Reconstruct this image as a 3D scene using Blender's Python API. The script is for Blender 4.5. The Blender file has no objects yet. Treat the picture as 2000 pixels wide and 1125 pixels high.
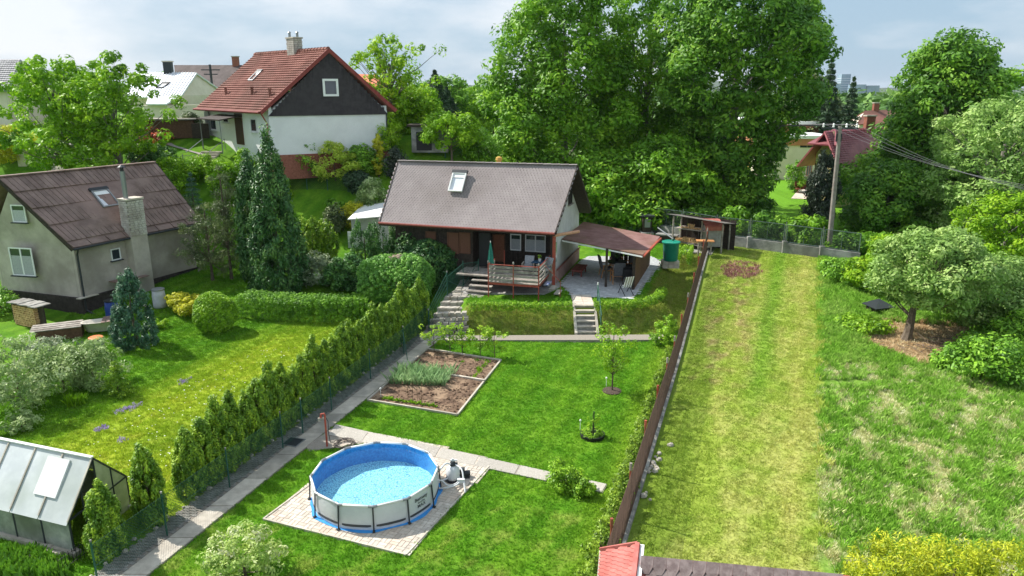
import bpy, math, random
import numpy as np
from mathutils import Vector, Matrix, noise
rnd = random.Random(7)
RNG = np.random.default_rng(11)
C = bpy.context.scene.collection
scene = bpy.context.scene
R = math.radians
# ------------------------------------------------------------------ camera
PITCH = R(15.6); CZ = 11.55; FPX = 1400.0
cam_d = bpy.data.cameras.new('camera'); cam = bpy.data.objects.new('camera', cam_d); C.objects.link(cam)
cam_d.lens = 25.2; cam_d.sensor_width = 36; cam_d.clip_start = .5; cam_d.clip_end = 12000
cam.location = (0, 0, CZ); cam.rotation_euler = (R(90) - PITCH, 0, 0)
scene.camera = cam
scene.view_settings.view_transform = 'Standard'; scene.view_settings.look = 'None'
scene.view_settings.gamma = 1; scene.view_settings.use_curve_mapping = False
scene.view_settings.exposure = 0.8
# ------------------------------------------------------------------ sun and sky
SUNV = Vector((-.888, .46, .985)).normalized()        # towards the sun
sun_d = bpy.data.lights.new('sun', 'SUN'); sun = bpy.data.objects.new('sun', sun_d); C.objects.link(sun)
sun_d.energy = 4.1; sun_d.angle = R(.6); sun_d.color = (1, .955, .88)
sun.rotation_euler = (-SUNV).to_track_quat('-Z', 'Y').to_euler()
W = bpy.data.worlds.new('World'); scene.world = W; W.use_nodes = True
wn = W.node_tree.nodes; wl = W.node_tree.links; wn.clear()
def N(t, nodes, **k):
    n = nodes.new(t)
    for a, b in k.items(): setattr(n, a, b)
    return n
sky = N('ShaderNodeTexSky', wn, sky_type='NISHITA', sun_disc=False)
sky.sun_elevation = math.asin(SUNV.z); sky.sun_rotation = math.atan2(SUNV.x, SUNV.y)
b1 = N('ShaderNodeBackground', wn); b1.inputs[1].default_value = .075
wl.new(sky.outputs[0], b1.inputs[0])
tc = N('ShaderNodeTexCoord', wn); mp = N('ShaderNodeMapping', wn); mp.inputs['Scale'].default_value = (1, 1, 2.9); mp.inputs['Location'].default_value = (.3, .1, .2)
wl.new(tc.outputs['Generated'], mp.inputs[0])
nz = N('ShaderNodeTexNoise', wn); nz.inputs['Scale'].default_value = 2.1; nz.inputs['Detail'].default_value = 7; nz.inputs['Roughness'].default_value = .55
wl.new(mp.outputs[0], nz.inputs[0])
cr = N('ShaderNodeValToRGB', wn); wl.new(nz.outputs[0], cr.inputs[0])
cr.color_ramp.elements[0].position = .42; cr.color_ramp.elements[0].color = (.22, .31, .395, 1)
cr.color_ramp.elements[1].position = .60; cr.color_ramp.elements[1].color = (.47, .495, .53, 1)
e = cr.color_ramp.elements.new(.5); e.color = (.325, .39, .455, 1)
b2 = N('ShaderNodeBackground', wn); b2.inputs[1].default_value = 1.12; wl.new(cr.outputs[0], b2.inputs[0])
mx = N('ShaderNodeMixShader', wn); mx.inputs[0].default_value = .88
wl.new(b1.outputs[0], mx.inputs[1]); wl.new(b2.outputs[0], mx.inputs[2])
wo = N('ShaderNodeOutputWorld', wn); wl.new(mx.outputs[0], wo.inputs[0])

# ------------------------------------------------------------------ ray helpers: survey points read from the photograph
def ray(px, py):
    dx = (px - 1000) / FPX; dy = (562.5 - py) / FPX
    return np.array((dx, math.cos(PITCH) + dy * math.sin(PITCH), -math.sin(PITCH) + dy * math.cos(PITCH)))
def G(px, py, z=0.):
    d = ray(px, py); t = (z - CZ) / d[2]; return np.array((d[0] * t, d[1] * t, z))
def D(px, py, Y):
    d = ray(px, py); t = Y / d[1]; return np.array((d[0] * t, Y, CZ + d[2] * t))
def S(t):
    t = np.clip(t, 0, 1); return t * t * (3 - 2 * t)
def fx(y): return 2.9 + .335 * (y - 16.35)      # the red fence
def lx(y): return -9.22 + .321 * (y - 16.69)    # the green fence
def zfield(y): return 1.25 * S((y - 26) / 22)
def H(x, y):
    x = np.asarray(x, float); y = np.asarray(y, float)
    zf = zfield(y); zt = 1.1 + .25 * S((y - 42) / 9)
    zb = zf * S((x - (fx(y) - 3)) / 3) * S((y - 24) / 8)
    rb = 2.3 - .9 * S((y - 42) / 6)
    t = S(np.minimum((y - 32.75) / (1.6 + 2.7 * S((-2.2 - x) / .6)), (fx(y) - .45 - x) / rb))
    prop = zb + (zt - zb) * t
    left = .9 * S((y - 33.5) / 9)
    h = np.where(x > fx(y) - .05, zf, prop)
    k = S((x - (lx(y) - .9)) / .5)
    h = left + (h - left) * k
    h = np.where(y > 49, zf + (h - zf) * S((52 - y) / 3), h)
    hill = 6.9 * S((y - 42) / 15) * S((4 - x) / 9) * S((420 - y) / 250)
    h = h + hill
    h = h - 4 * S((y - 160) / 300)
    return h
def H1(x, y): return float(H(x, y))
def at(px, py, dz=0.):
    d = ray(px, py); t = 12.
    while t < 400:
        p = d * t
        if CZ + p[2] < H1(p[0], p[1]) + dz: break
        t += .25
    lo, hi = t - .25, t
    for _ in range(12):
        m = (lo + hi) / 2; p = d * m
        if CZ + p[2] < H1(p[0], p[1]) + dz: hi = m
        else: lo = m
    p = d * hi
    return np.array((p[0], p[1], CZ + p[2]))
def onG(px, Y):
    d = ray(px, 400); x = d[0] * Y / d[1]   # approx, x nearly independent of row
    for _ in range(4):
        z = H1(x, Y); c = Y * math.cos(PITCH) - (z - CZ) * math.sin(PITCH); x = (px - 1000) / FPX * c
    return np.array((x, Y, H1(x, Y)))
def proj(p):
    x, y, z = p; z = z - CZ; c = y * math.cos(PITCH) - z * math.sin(PITCH); u = y * math.sin(PITCH) + z * math.cos(PITCH)
    return 1000 + FPX * x / c, 562.5 - FPX * u / c

# ------------------------------------------------------------------ objects
def tag(o, label=None, cat=None, group=None, kind=None):
    if label: o['label'] = label
    if cat: o['category'] = cat
    if group: o['group'] = group
    if kind: o['kind'] = kind
    return o
ORG = {}
def thing(name, loc, label, cat, group=None, rz=0):
    o = bpy.data.objects.new(name, None); C.objects.link(o); o.location = loc; o.rotation_euler = (0, 0, rz)
    o.empty_display_size = .2; ORG[o.name] = np.array(loc, float); return tag(o, label, cat, group)
def link(name, me, parent=None, org=None):
    o = bpy.data.objects.new(name, me); C.objects.link(o)
    if parent is not None:
        o.parent = parent; ORG[o.name] = ORG[parent.name]
    else: ORG[o.name] = np.array(org if org is not None else (0, 0, 0), float); o.location = ORG[o.name]
    return o
def npmesh(name, v, f, mat, tint=None, smooth=False):
    """v (n,3); f (m,k) array with constant k"""
    me = bpy.data.meshes.new(name); v = np.asarray(v, np.float32); f = np.asarray(f, np.int32)
    m, k = f.shape
    me.vertices.add(len(v)); me.vertices.foreach_set('co', v.ravel())
    me.loops.add(m * k); me.loops.foreach_set('vertex_index', f.ravel())
    me.polygons.add(m); me.polygons.foreach_set('loop_start', np.arange(0, m * k, k, dtype=np.int32))
    me.update(calc_edges=True)
    if smooth: me.polygons.foreach_set('use_smooth', np.ones(m, bool))
    if tint is not None:
        a = me.attributes.new('tint', 'FLOAT', 'FACE'); a.data.foreach_set('value', np.asarray(tint, np.float32))
    me.materials.append(mat); return me
class MB:
    def __init__(s): s.v = []; s.f = []
    def add(s, vs, fs):
        b = len(s.v); s.v += [tuple(map(float, p)) for p in vs]; s.f += [tuple(b + i for i in f) for f in fs]; return s
    def hexa(s, p):   # 8 points: bottom loop 0-3, top loop 4-7
        return s.add(p, [(3, 2, 1, 0), (4, 5, 6, 7), (0, 1, 5, 4), (1, 2, 6, 5), (2, 3, 7, 6), (3, 0, 4, 7)])
    def box(s, c, d, rz=0.):
        cx, cy, cz = c; a, b, h = d[0] / 2, d[1] / 2, d[2] / 2; co, si = math.cos(rz), math.sin(rz)
        q = [(-a, -b), (a, -b), (a, b), (-a, b)]
        return s.hexa([(cx + x * co - y * si, cy + x * si + y * co, cz + z) for z in (-h, h) for x, y in q])
    def beam(s, p0, p1, w, h, up=(0, 0, 1)):
        p0 = Vector(p0); p1 = Vector(p1); d = (p1 - p0).normalized(); sx = d.cross(Vector(up))
        if sx.length < 1e-4: sx = d.cross(Vector((1, 0, 0)))
        sx.normalize(); u = sx.cross(d); sx *= w / 2; u *= h / 2
        return s.hexa([p0 - sx - u, p0 + sx - u, p1 + sx - u, p1 - sx - u, p0 - sx + u, p0 + sx + u, p1 + sx + u, p1 - sx + u])
    def tube(s, pts, rs, n=8, cap=True):
        pts = [Vector(p) for p in pts]
        if not hasattr(rs, '__len__'): rs = [rs] * len(pts)
        b = len(s.v); last = None
        for i, p in enumerate(pts):
            d = (pts[min(i + 1, len(pts) - 1)] - pts[max(i - 1, 0)]).normalized()
            if last is None:
                x = d.orthogonal().normalized()
            else:
                x = (last - d * last.dot(d)).normalized()
            last = x; y = d.cross(x)
            for k in range(n):
                a = 2 * math.pi * k / n; s.v.append(tuple(p + (x * math.cos(a) + y * math.sin(a)) * rs[i]))
        for i in range(len(pts) - 1):
            for k in range(n):
                k2 = (k + 1) % n; s.f.append((b + i * n + k, b + i * n + k2, b + (i + 1) * n + k2, b + (i + 1) * n + k))
        if cap:
            s.f.append(tuple(b + k for k in range(n))[::-1]); s.f.append(tuple(b + (len(pts) - 1) * n + k for k in range(n)))
        return s
    def lathe(s, c, prof, n=16):
        b = len(s.v)
        for r, z in prof:
            for k in range(n):
                a = 2 * math.pi * k / n; s.v.append((c[0] + r * math.cos(a), c[1] + r * math.sin(a), c[2] + z))
        for i in range(len(prof) - 1):
            for k in range(n):
                k2 = (k + 1) % n; s.f.append((b + i * n + k, b + i * n + k2, b + (i + 1) * n + k2, b + (i + 1) * n + k))
        s.f.append(tuple(b + k for k in range(n))[::-1]); s.f.append(tuple(b + (len(prof) - 1) * n + k for k in range(n)))
        return s
    def prism(s, poly, ext):
        n = len(poly); poly = [np.array(p, float) for p in poly]; ext = np.array(ext, float)
        b = [p for p in poly] + [p + ext for p in poly]
        return s.add(b, [tuple(range(n))[::-1], tuple(range(n, 2 * n))] + [(i, (i + 1) % n, n + (i + 1) % n, n + i) for i in range(n)])
    def slab(s, q, th):   # quad given by 4 points, thickened downwards along its normal
        a, b_, c, d = [Vector(p) for p in q]; n = (c - a).cross(d - b_).normalized()
        if n.z < 0: n = -n
        n *= th; return s.hexa([a - n, b_ - n, c - n, d - n, a, b_, c, d])
    def mesh(s, name, mat, o=(0, 0, 0), smooth=False):
        me = bpy.data.meshes.new(name); me.from_pydata([(v[0] - o[0], v[1] - o[1], v[2] - o[2]) for v in s.v], [], s.f)
        me.materials.append(mat)
        if smooth: me.polygons.foreach_set('use_smooth', [True] * len(me.polygons))
        me.update(); return me
    def build(s, name, mat, parent=None, smooth=False, org=None):
        o = ORG[parent.name] if parent is not None else np.array(org if org is not None else (0, 0, 0), float)
        return link(name, s.mesh(name, mat, o, smooth), parent, o)
def dup(o, loc=None, rz=None, scale=None, label=None, parent=None):
    c = o.copy(); C.objects.link(c)
    if parent is not None: c.parent = parent
    for ch in list(o.children): dup(ch, parent=c)
    if loc is not None: c.location = loc
    if rz is not None: c.rotation_euler = (0, 0, rz)
    if scale is not None: c.scale = scale if hasattr(scale, '__len__') else (scale,) * 3
    if label: c['label'] = label
    return c
def piece(name, me, loc, parent, rz=0., scale=None, rot=None):
    """a part sharing mesh data; loc in world coordinates"""
    o = bpy.data.objects.new(name, me); C.objects.link(o); o.parent = parent
    o.location = np.array(loc, float) - ORG[parent.name]; o.rotation_euler = rot if rot is not None else (0, 0, rz)
    if scale is not None: o.scale = scale
    return o

# ------------------------------------------------------------------ materials
MATS = {}
def col(c): return tuple(c) + (1,)
def mat(name, c1, c2=None, sc=3., rough=.8, bump=0., bsc=40., spec=.3, c3=None, metal=0., obj=False, stretch=None, det=5, rr=(.38, .62)):
    if name in MATS: return MATS[name]
    m = bpy.data.materials.new(name); m.use_nodes = True; n = m.node_tree.nodes; l = m.node_tree.links; n.clear()
    o = N('ShaderNodeOutputMaterial', n); p = N('ShaderNodeBsdfPrincipled', n); l.new(p.outputs[0], o.inputs[0])
    p.inputs['Roughness'].default_value = rough; p.inputs['Specular IOR Level'].default_value = spec; p.inputs['Metallic'].default_value = metal
    p.inputs['Base Color'].default_value = col(c1)
    if obj: t = N('ShaderNodeTexCoord', n).outputs['Object']
    else: t = N('ShaderNodeNewGeometry', n).outputs['Position']
    if stretch:
        q = N('ShaderNodeMapping', n); q.inputs['Scale'].default_value = stretch; l.new(t, q.inputs[0]); t = q.outputs[0]
    if c2:
        z = N('ShaderNodeTexNoise', n); z.inputs['Scale'].default_value = sc; z.inputs['Detail'].default_value = det; z.inputs['Roughness'].default_value = .65; l.new(t, z.inputs[0])
        r = N('ShaderNodeValToRGB', n); l.new(z.outputs[0], r.inputs[0])
        r.color_ramp.elements[0].position = rr[0]; r.color_ramp.elements[0].color = col(c1)
        r.color_ramp.elements[1].position = rr[1]; r.color_ramp.elements[1].color = col(c2)
        last = r.outputs[0]
        if c3:
            z2 = N('ShaderNodeTexNoise', n); z2.inputs['Scale'].default_value = sc * .23; z2.inputs['Detail'].default_value = 6; l.new(t, z2.inputs[0])
            r2 = N('ShaderNodeValToRGB', n); l.new(z2.outputs[0], r2.inputs[0]); r2.color_ramp.elements[0].position = .48; r2.color_ramp.elements[1].position = .66
            r2.color_ramp.elements[1].color = (.8, .8, .8, 1)
            k = N('ShaderNodeMix', n, data_type='RGBA'); l.new(r2.outputs[0], k.inputs[0]); l.new(last, k.inputs[6]); k.inputs[7].default_value = col(c3); last = k.outputs[2]
        # each piece its own slight shade
        oi = N('ShaderNodeObjectInfo', n); hs = N('ShaderNodeHueSaturation', n)
        mr = N('ShaderNodeMapRange', n); mr.inputs[3].default_value = .86; mr.inputs[4].default_value = 1.12; l.new(oi.outputs['Random'], mr.inputs[0])
        l.new(mr.outputs[0], hs.inputs['Value']); l.new(last, hs.inputs['Color']); l.new(hs.outputs[0], p.inputs['Base Color'])
    if bump:
        z3 = N('ShaderNodeTexNoise', n); z3.inputs['Scale'].default_value = bsc; z3.inputs['Detail'].default_value = 4; l.new(t, z3.inputs[0])
        bp = N('ShaderNodeBump', n); bp.inputs['Strength'].default_value = min(1, bump); bp.inputs['Distance'].default_value = .02; l.new(z3.outputs[0], bp.inputs['Height']); l.new(bp.outputs[0], p.inputs['Normal'])
    MATS[name] = m; return m
def leafmat(name, dark, light, hi=None, trans=.35, rough=.5, sc=.6, amp=1.0):
    """green leaf: tint attribute and position noise choose between two or three natural leaf colours"""
    m = bpy.data.materials.new(name); m.use_nodes = True; n = m.node_tree.nodes; l = m.node_tree.links; n.clear()
    dark, light, hi = [tuple(min(.72, q * 1.45) for q in k_) if k_ else k_ for k_ in (dark, light, hi)]
    o = N('ShaderNodeOutputMaterial', n); p = N('ShaderNodeBsdfPrincipled', n); tr = N('ShaderNodeBsdfTranslucent', n); k = N('ShaderNodeMixShader', n); k.inputs[0].default_value = trans
    l.new(p.outputs[0], k.inputs[1]); l.new(tr.outputs[0], k.inputs[2]); l.new(k.outputs[0], o.inputs[0])
    p.inputs['Roughness'].default_value = rough; p.inputs['Specular IOR Level'].default_value = .3
    a = N('ShaderNodeAttribute', n, attribute_name='tint'); oi = N('ShaderNodeObjectInfo', n)
    g = N('ShaderNodeNewGeometry', n); z = N('ShaderNodeTexNoise', n); z.inputs['Scale'].default_value = sc; z.inputs['Detail'].default_value = 3; l.new(g.outputs['Position'], z.inputs[0])
    m1 = N('ShaderNodeMath', n, operation='MULTIPLY_ADD'); l.new(z.outputs[0], m1.inputs[0]); m1.inputs[1].default_value = amp; m1.inputs[2].default_value = -.5 * amp
    m2 = N('ShaderNodeMath', n, operation='ADD'); l.new(m1.outputs[0], m2.inputs[0]); l.new(a.outputs['Fac'], m2.inputs[1])
    r = N('ShaderNodeValToRGB', n); l.new(m2.outputs[0], r.inputs[0])
    r.color_ramp.elements[0].position = .04; r.color_ramp.elements[0].color = col(dark)
    r.color_ramp.elements[1].position = .52; r.color_ramp.elements[1].color = col(light)
    if hi: e = r.color_ramp.elements.new(.88); e.color = col(hi)
    l.new(r.outputs[0], p.inputs['Base Color']); l.new(r.outputs[0], tr.inputs[0])
    return m
def glassmat(name, c=(.03, .035, .04), rough=.06, spec=1.):
    m = mat(name, c, rough=rough, spec=spec); return m
# ------------------------------------------------------------------ foliage
def nrm(a): return a / (np.linalg.norm(a, axis=1, keepdims=True) + 1e-9)
def leaves(ce, rad, nper, size, nb=.85, ub=.55, jit=.4, tb=0., asp=.55, shell=.6, rng=None, fold=False, lift=0.):
    """leaf sized rhombs spread through clumps; returns v, f, tint"""
    rng = rng or RNG; ce = np.asarray(ce, float); n = len(ce); rad = np.broadcast_to(np.asarray(rad, float), (n, 3)); M = n * nper
    idx = np.repeat(np.arange(n), nper)
    d = nrm(rng.normal(size=(M, 3))); r = shell + (1 - shell) * rng.random((M, 1)) ** .7
    p = ce[idx] + d * rad[idx] * r
    p[:, 2] += lift * rng.random(M)
    nn = nrm(d * nb + np.array((0, 0, ub)) + rng.normal(size=(M, 3)) * jit)
    t0 = rng.normal(size=(M, 3)) + np.array((0, 0, tb)) + d * abs(tb) * .25
    t = nrm(t0 - nn * np.sum(t0 * nn, 1, keepdims=True)); b = np.cross(nn, t)
    L = size * 1.12 * (.65 + .7 * rng.random((M, 1))); w = L * asp
    v = np.stack([p - t * L, p + b * w * .8 - t * L * .1, p + t * L, p - b * w * .8 - t * L * .1], 1).reshape(-1, 3)
    f = np.arange(M * 4).reshape(M, 4)
    ct = rng.random(n) * .55 + .2
    ti = ct[idx] + (rng.random(M) - .5) * .35
    return v, f, ti
def cat3(parts):
    vs, fs, ts = [], [], []; b = 0
    for v, f, t in parts: vs.append(v); fs.append(f + b); ts.append(t); b += len(v)
    return np.concatenate(vs), np.concatenate(fs), np.concatenate(ts)
def envelope(n, h0, h1, prof, rng, inner=.6, bump=.16, sx=1., sy=1., back=1.):
    """clump centres filling a crown: prof = [(height fraction, radius)...]"""
    zs = np.array([a for a, _ in prof]); rs = np.array([b for _, b in prof]); out = []
    ph = rng.random(6) * 6.28
    while len(out) < n:
        k = n * 3; t = rng.random(k); r = np.interp(t, zs, rs)
        t = t[rng.random(k) < r / rs.max()]; r = np.interp(t, zs, rs); k = len(t)
        a = rng.random(k) * 6.2832
        r = r * (1 + bump * (np.sin(2 * a + 5 * t + ph[3]) * .7 + np.sin(3 * a + 9 * t + ph[0]) + .8 * np.sin(5 * a - 11 * t + ph[1]) + .6 * np.sin(9 * a + 17 * t + ph[2])))
        q = inner + (1 - inner) * rng.random(k) ** .6
        x = np.cos(a) * r * q * sx; y = np.sin(a) * r * q * sy; z = h0 + (h1 - h0) * t
        keep = (y < 0) | (rng.random(k) < back)
        out += list(np.stack([x, y, z], 1)[keep])
    return np.array(out[:n])
BARK = mat('bark', (.10, .075, .055), (.17, .135, .10), sc=9, rough=.95, bump=.9, bsc=25)
BARKG = mat('bark_grey', (.14, .13, .11), (.24, .22, .19), sc=9, rough=.95, bump=.9, bsc=25)
LM = dict(
    linden=leafmat('linden_leaf', (.045, .12, .008), (.12, .27, .014), (.24, .40, .025), trans=.34, sc=.35),
    maple=leafmat('maple_leaf', (.034, .10, .014), (.10, .23, .022), (.22, .38, .035), trans=.36, sc=.35),
    bright=leafmat('bright_leaf', (.075, .18, .008), (.20, .36, .012), (.33, .46, .03), trans=.4, sc=.6),
    cherry=leafmat('cherry_leaf', (.065, .16, .008), (.175, .34, .012), (.30, .46, .025), trans=.4, sc=.5),
    apple=leafmat('apple_leaf', (.075, .15, .03), (.21, .34, .075), (.38, .48, .17), trans=.35, sc=.9),
    pale=leafmat('pale_leaf', (.10, .17, .05), (.25, .34, .12), (.42, .48, .26), trans=.35, sc=1.2),
    yellow=leafmat('yellow_leaf', (.17, .2, .012), (.42, .42, .02), (.6, .56, .05), trans=.35, sc=1.2),
    willow=leafmat('willow_leaf', (.17, .26, .02), (.36, .47, .05), (.5, .58, .10), trans=.4, sc=1.2),
    thuja=leafmat('thuja_leaf', (.045, .11, .010), (.14, .25, .018), (.32, .44, .03), trans=.18, sc=2.2),
    thujad=leafmat('dark_thuja_leaf', (.02, .065, .018), (.055, .14, .03), (.12, .25, .045), trans=.12, sc=1.5),
    cypress=leafmat('cypress_leaf', (.016, .056, .018), (.046, .12, .03), (.12, .22, .05), trans=.1, sc=1.2),
    blue=leafmat('blue_conifer_leaf', (.018, .055, .032), (.055, .13, .07), (.09, .17, .09), trans=.1, sc=3),
    pine=leafmat('pine_needle', (.035, .055, .022), (.09, .13, .045), (.17, .20, .07), trans=.15, sc=1.2),
    spruce=leafmat('spruce_needle', (.018, .04, .022), (.045, .085, .04), (.08, .13, .06), trans=.1, sc=.6),
    darkcy=leafmat('dark_cypress_leaf', (.016, .026, .018), (.035, .05, .032), (.06, .075, .045), trans=.1, sc=1),
    box=leafmat('box_leaf', (.06, .14, .01), (.17, .32, .015), (.30, .46, .03), trans=.25, sc=3),
    clipped=leafmat('clipped_leaf', (.045, .12, .012), (.12, .26, .02), (.22, .4, .03), trans=.2, sc=2),
    grey=leafmat('grey_leaf', (.10, .14, .07), (.2, .25, .14), (.34, .38, .24), trans=.25, sc=1.5),
    red=leafmat('azalea_flower', (.55, .05, .02), (.8, .13, .05), (.85, .35, .25), trans=.3, sc=2),
    violet=leafmat('violet_flower', (.16, .12, .30), (.35, .28, .5), (.6, .55, .7), trans=.3, sc=2),
    leek=leafmat('leek_leaf', (.10, .19, .08), (.2, .32, .14), (.34, .44, .22), trans=.3, sc=2),
    copper=leafmat('reddish_heather', (.16, .07, .06), (.28, .14, .12), (.38, .22, .18), trans=.2, sc=2),
)
def trunk_mesh(base_r, h, ends, rng, lean=(0, 0), n=7, rr=.35):
    mb = MB(); L = []
    k = 7; pts = []
    for i in range(k + 1):
        t = i / k; pts.append((lean[0] * t + .12 * base_r * math.sin(5 * t + 1) * 2, lean[1] * t + .1 * base_r * math.cos(4 * t), -.15 + (h + .15) * t))
    mb.tube(pts, [base_r * (1.35 if i == 0 else 1 - .62 * i / k) for i in range(k + 1)], n)
    for e_ in ends:
        e_ = np.array(e_); t = min(.95, max(.3, (e_[2] * .62) / h)) if h > 0 else .5
        i = min(k - 1, int(t * k)); f = t * k - i; p0 = np.array(pts[i]) * (1 - f) + np.array(pts[i + 1]) * f
        m = p0 * .45 + e_ * .55 + np.array((0, 0, -.06 * np.linalg.norm(e_ - p0)))
        m2 = p0 * .2 + e_ * .8 + np.array((0, 0, rng.uniform(-.1, .1)))
        r = base_r * rr * (1 - .5 * t); mb.tube([p0, m, m2, e_], [r, r * .6, r * .4, r * .18], 5, cap=False)
    return mb
def tree(name, base, h, prof, mt, label, cat='tree', group=None, nc=120, cr=(.8, .8, .55), nper=120, size=.14, c0=.2, tr=.2, bark=None, sx=1., sy=1.,
         inner=.55, bump=.14, seed=1, nl=14, lean=(0, 0), back=.7, crown='crown', trunk='trunk', th=.7, off=(0, 0), **kw):
    rng = np.random.default_rng(seed); base = np.array(base, float)
    o = thing(name, base, label, cat, group)
    ce = envelope(nc, h * c0, h - cr[2] * .6, prof, rng, inner, bump, sx, sy, back) + np.array((off[0], off[1], 0))
    sc = rng.uniform(.6, 1.35, (nc, 1)); rad = np.array(cr)[None] * sc
    v, f, t = leaves(ce, rad, nper, size, rng=rng, **kw)
    link(crown, npmesh(crown, v, f, mt, t), o)
    if tr: trunk_mesh(tr, h * th, ce[rng.permutation(nc)[:nl]], rng, lean).build(trunk, bark or BARK, o, org=None) if False else link(trunk, trunk_mesh(tr, h * th, ce[rng.permutation(nc)[:nl]], rng, lean).mesh(trunk, bark or BARK), o)
    return o
UP = dict(tb=2.2, nb=1., ub=.25, jit=.4, asp=.5, shell=.35)     # upright sprays of thuja and cypress
ROUND = [(0, .55), (.15, .85), (.4, 1), (.65, .92), (.85, .65), (1, .2)]
CONE = [(0, .8), (.12, 1), (.35, .85), (.6, .6), (.85, .28), (1, .06)]
def P_(prof, r): return [(a, b * r) for a, b in prof]
def spruce(base, h, r, mt, label, seed=1, n=16, per=13, nper=40, size=.12, bark=None, cat='spruce', group=None, name='spruce_tree'):
    rng = np.random.default_rng(seed); o = thing(name, base, label, cat, group); ce = []; rad = []
    for i in range(n):
        t = i / (n - 1); z = h * (.07 + .91 * t); R_ = r * (1 - t) ** .85 + .05
        m = max(3, int(per * (1 - .6 * t))); a0 = rng.random() * 6.28
        for k in range(m):
            a = a0 + k * 6.283 / m + rng.uniform(-.15, .15); Rk = R_ * rng.uniform(.75, 1.1)
            for q in (.35, .65, .95):
                ce.append((math.cos(a) * Rk * q, math.sin(a) * Rk * q, z - .28 * Rk * q)); rad.append((.2 * R_ + .1, .2 * R_ + .1, h / n * .42))
    v, f, t = leaves(ce, np.array(rad), nper, size, rng=rng, nb=.5, ub=.4, jit=.5, tb=-.3, asp=.3, shell=.2)
    link('crown', npmesh('crown', v, f, mt, t), o)
    link('trunk', MB().tube([(0, 0, -.2), (0, 0, h * .5), (0, 0, h * .96)], [.035 * h * .6, .02 * h * .6, .01], 7).mesh('trunk', bark or BARK), o)
    return o
def hedge_centres(poly, w, h, step, rng, jit=.05):
    """clump centres over the sides and top of a hedge following a polyline of (x, y, z)"""
    out = []; poly = [np.array(p, float) for p in poly]
    for a, b in zip(poly[:-1], poly[1:]):
        L = np.linalg.norm(b - a); d = (b - a) / L; s = np.array((d[1], -d[0], 0)); n = max(1, int(L / step))
        for i in range(n):
            p = a + d * (i + .5) * L / n
            for u in np.arange(-w / 2, w / 2 + 1e-3, max(step, w / max(1, round(w / step)))):
                out.append(p + s * u + np.array((0, 0, h)))
            for z in np.arange(step * .4, h, step):
                for u in (-w / 2, w / 2): out.append(p + s * u + np.array((0, 0, z)))
    out = np.array(out); return out + rng.normal(size=out.shape) * jit
def hedge(name, poly, w, h, mt, label, step=.22, nper=52, size=.038, cat='hedge', seed=3, jit=.03, group=None, kr=.6, **kw):
    rng = np.random.default_rng(seed); org = np.array(poly[0], float)
    ce = hedge_centres(poly, w, h, step, rng, jit) - org
    v, f, t = leaves(ce, np.array((step * kr,) * 3), nper, size, rng=rng, **kw)
    o = link(name, npmesh(name, v, f, mt, t), None, org); return tag(o, label, cat, group)
def shrub(name, base, r, h, mt, label, nc=40, cr=.3, nper=70, size=.07, cat='shrub', seed=5, group=None, prof=None, stem=True, inner=.4, bump=.15, c0=.08, tr=.05, nl=10, **kw):
    return tree(name, base, h, P_(prof or ROUND, r), mt, label, cat, group, nc=nc, cr=(cr, cr, cr * .85), nper=nper, size=size, c0=c0, tr=tr if stem else 0,
                seed=seed, inner=inner, bump=bump, nl=nl, crown='foliage', trunk='stem', th=.55, back=.85, **kw)
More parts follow.
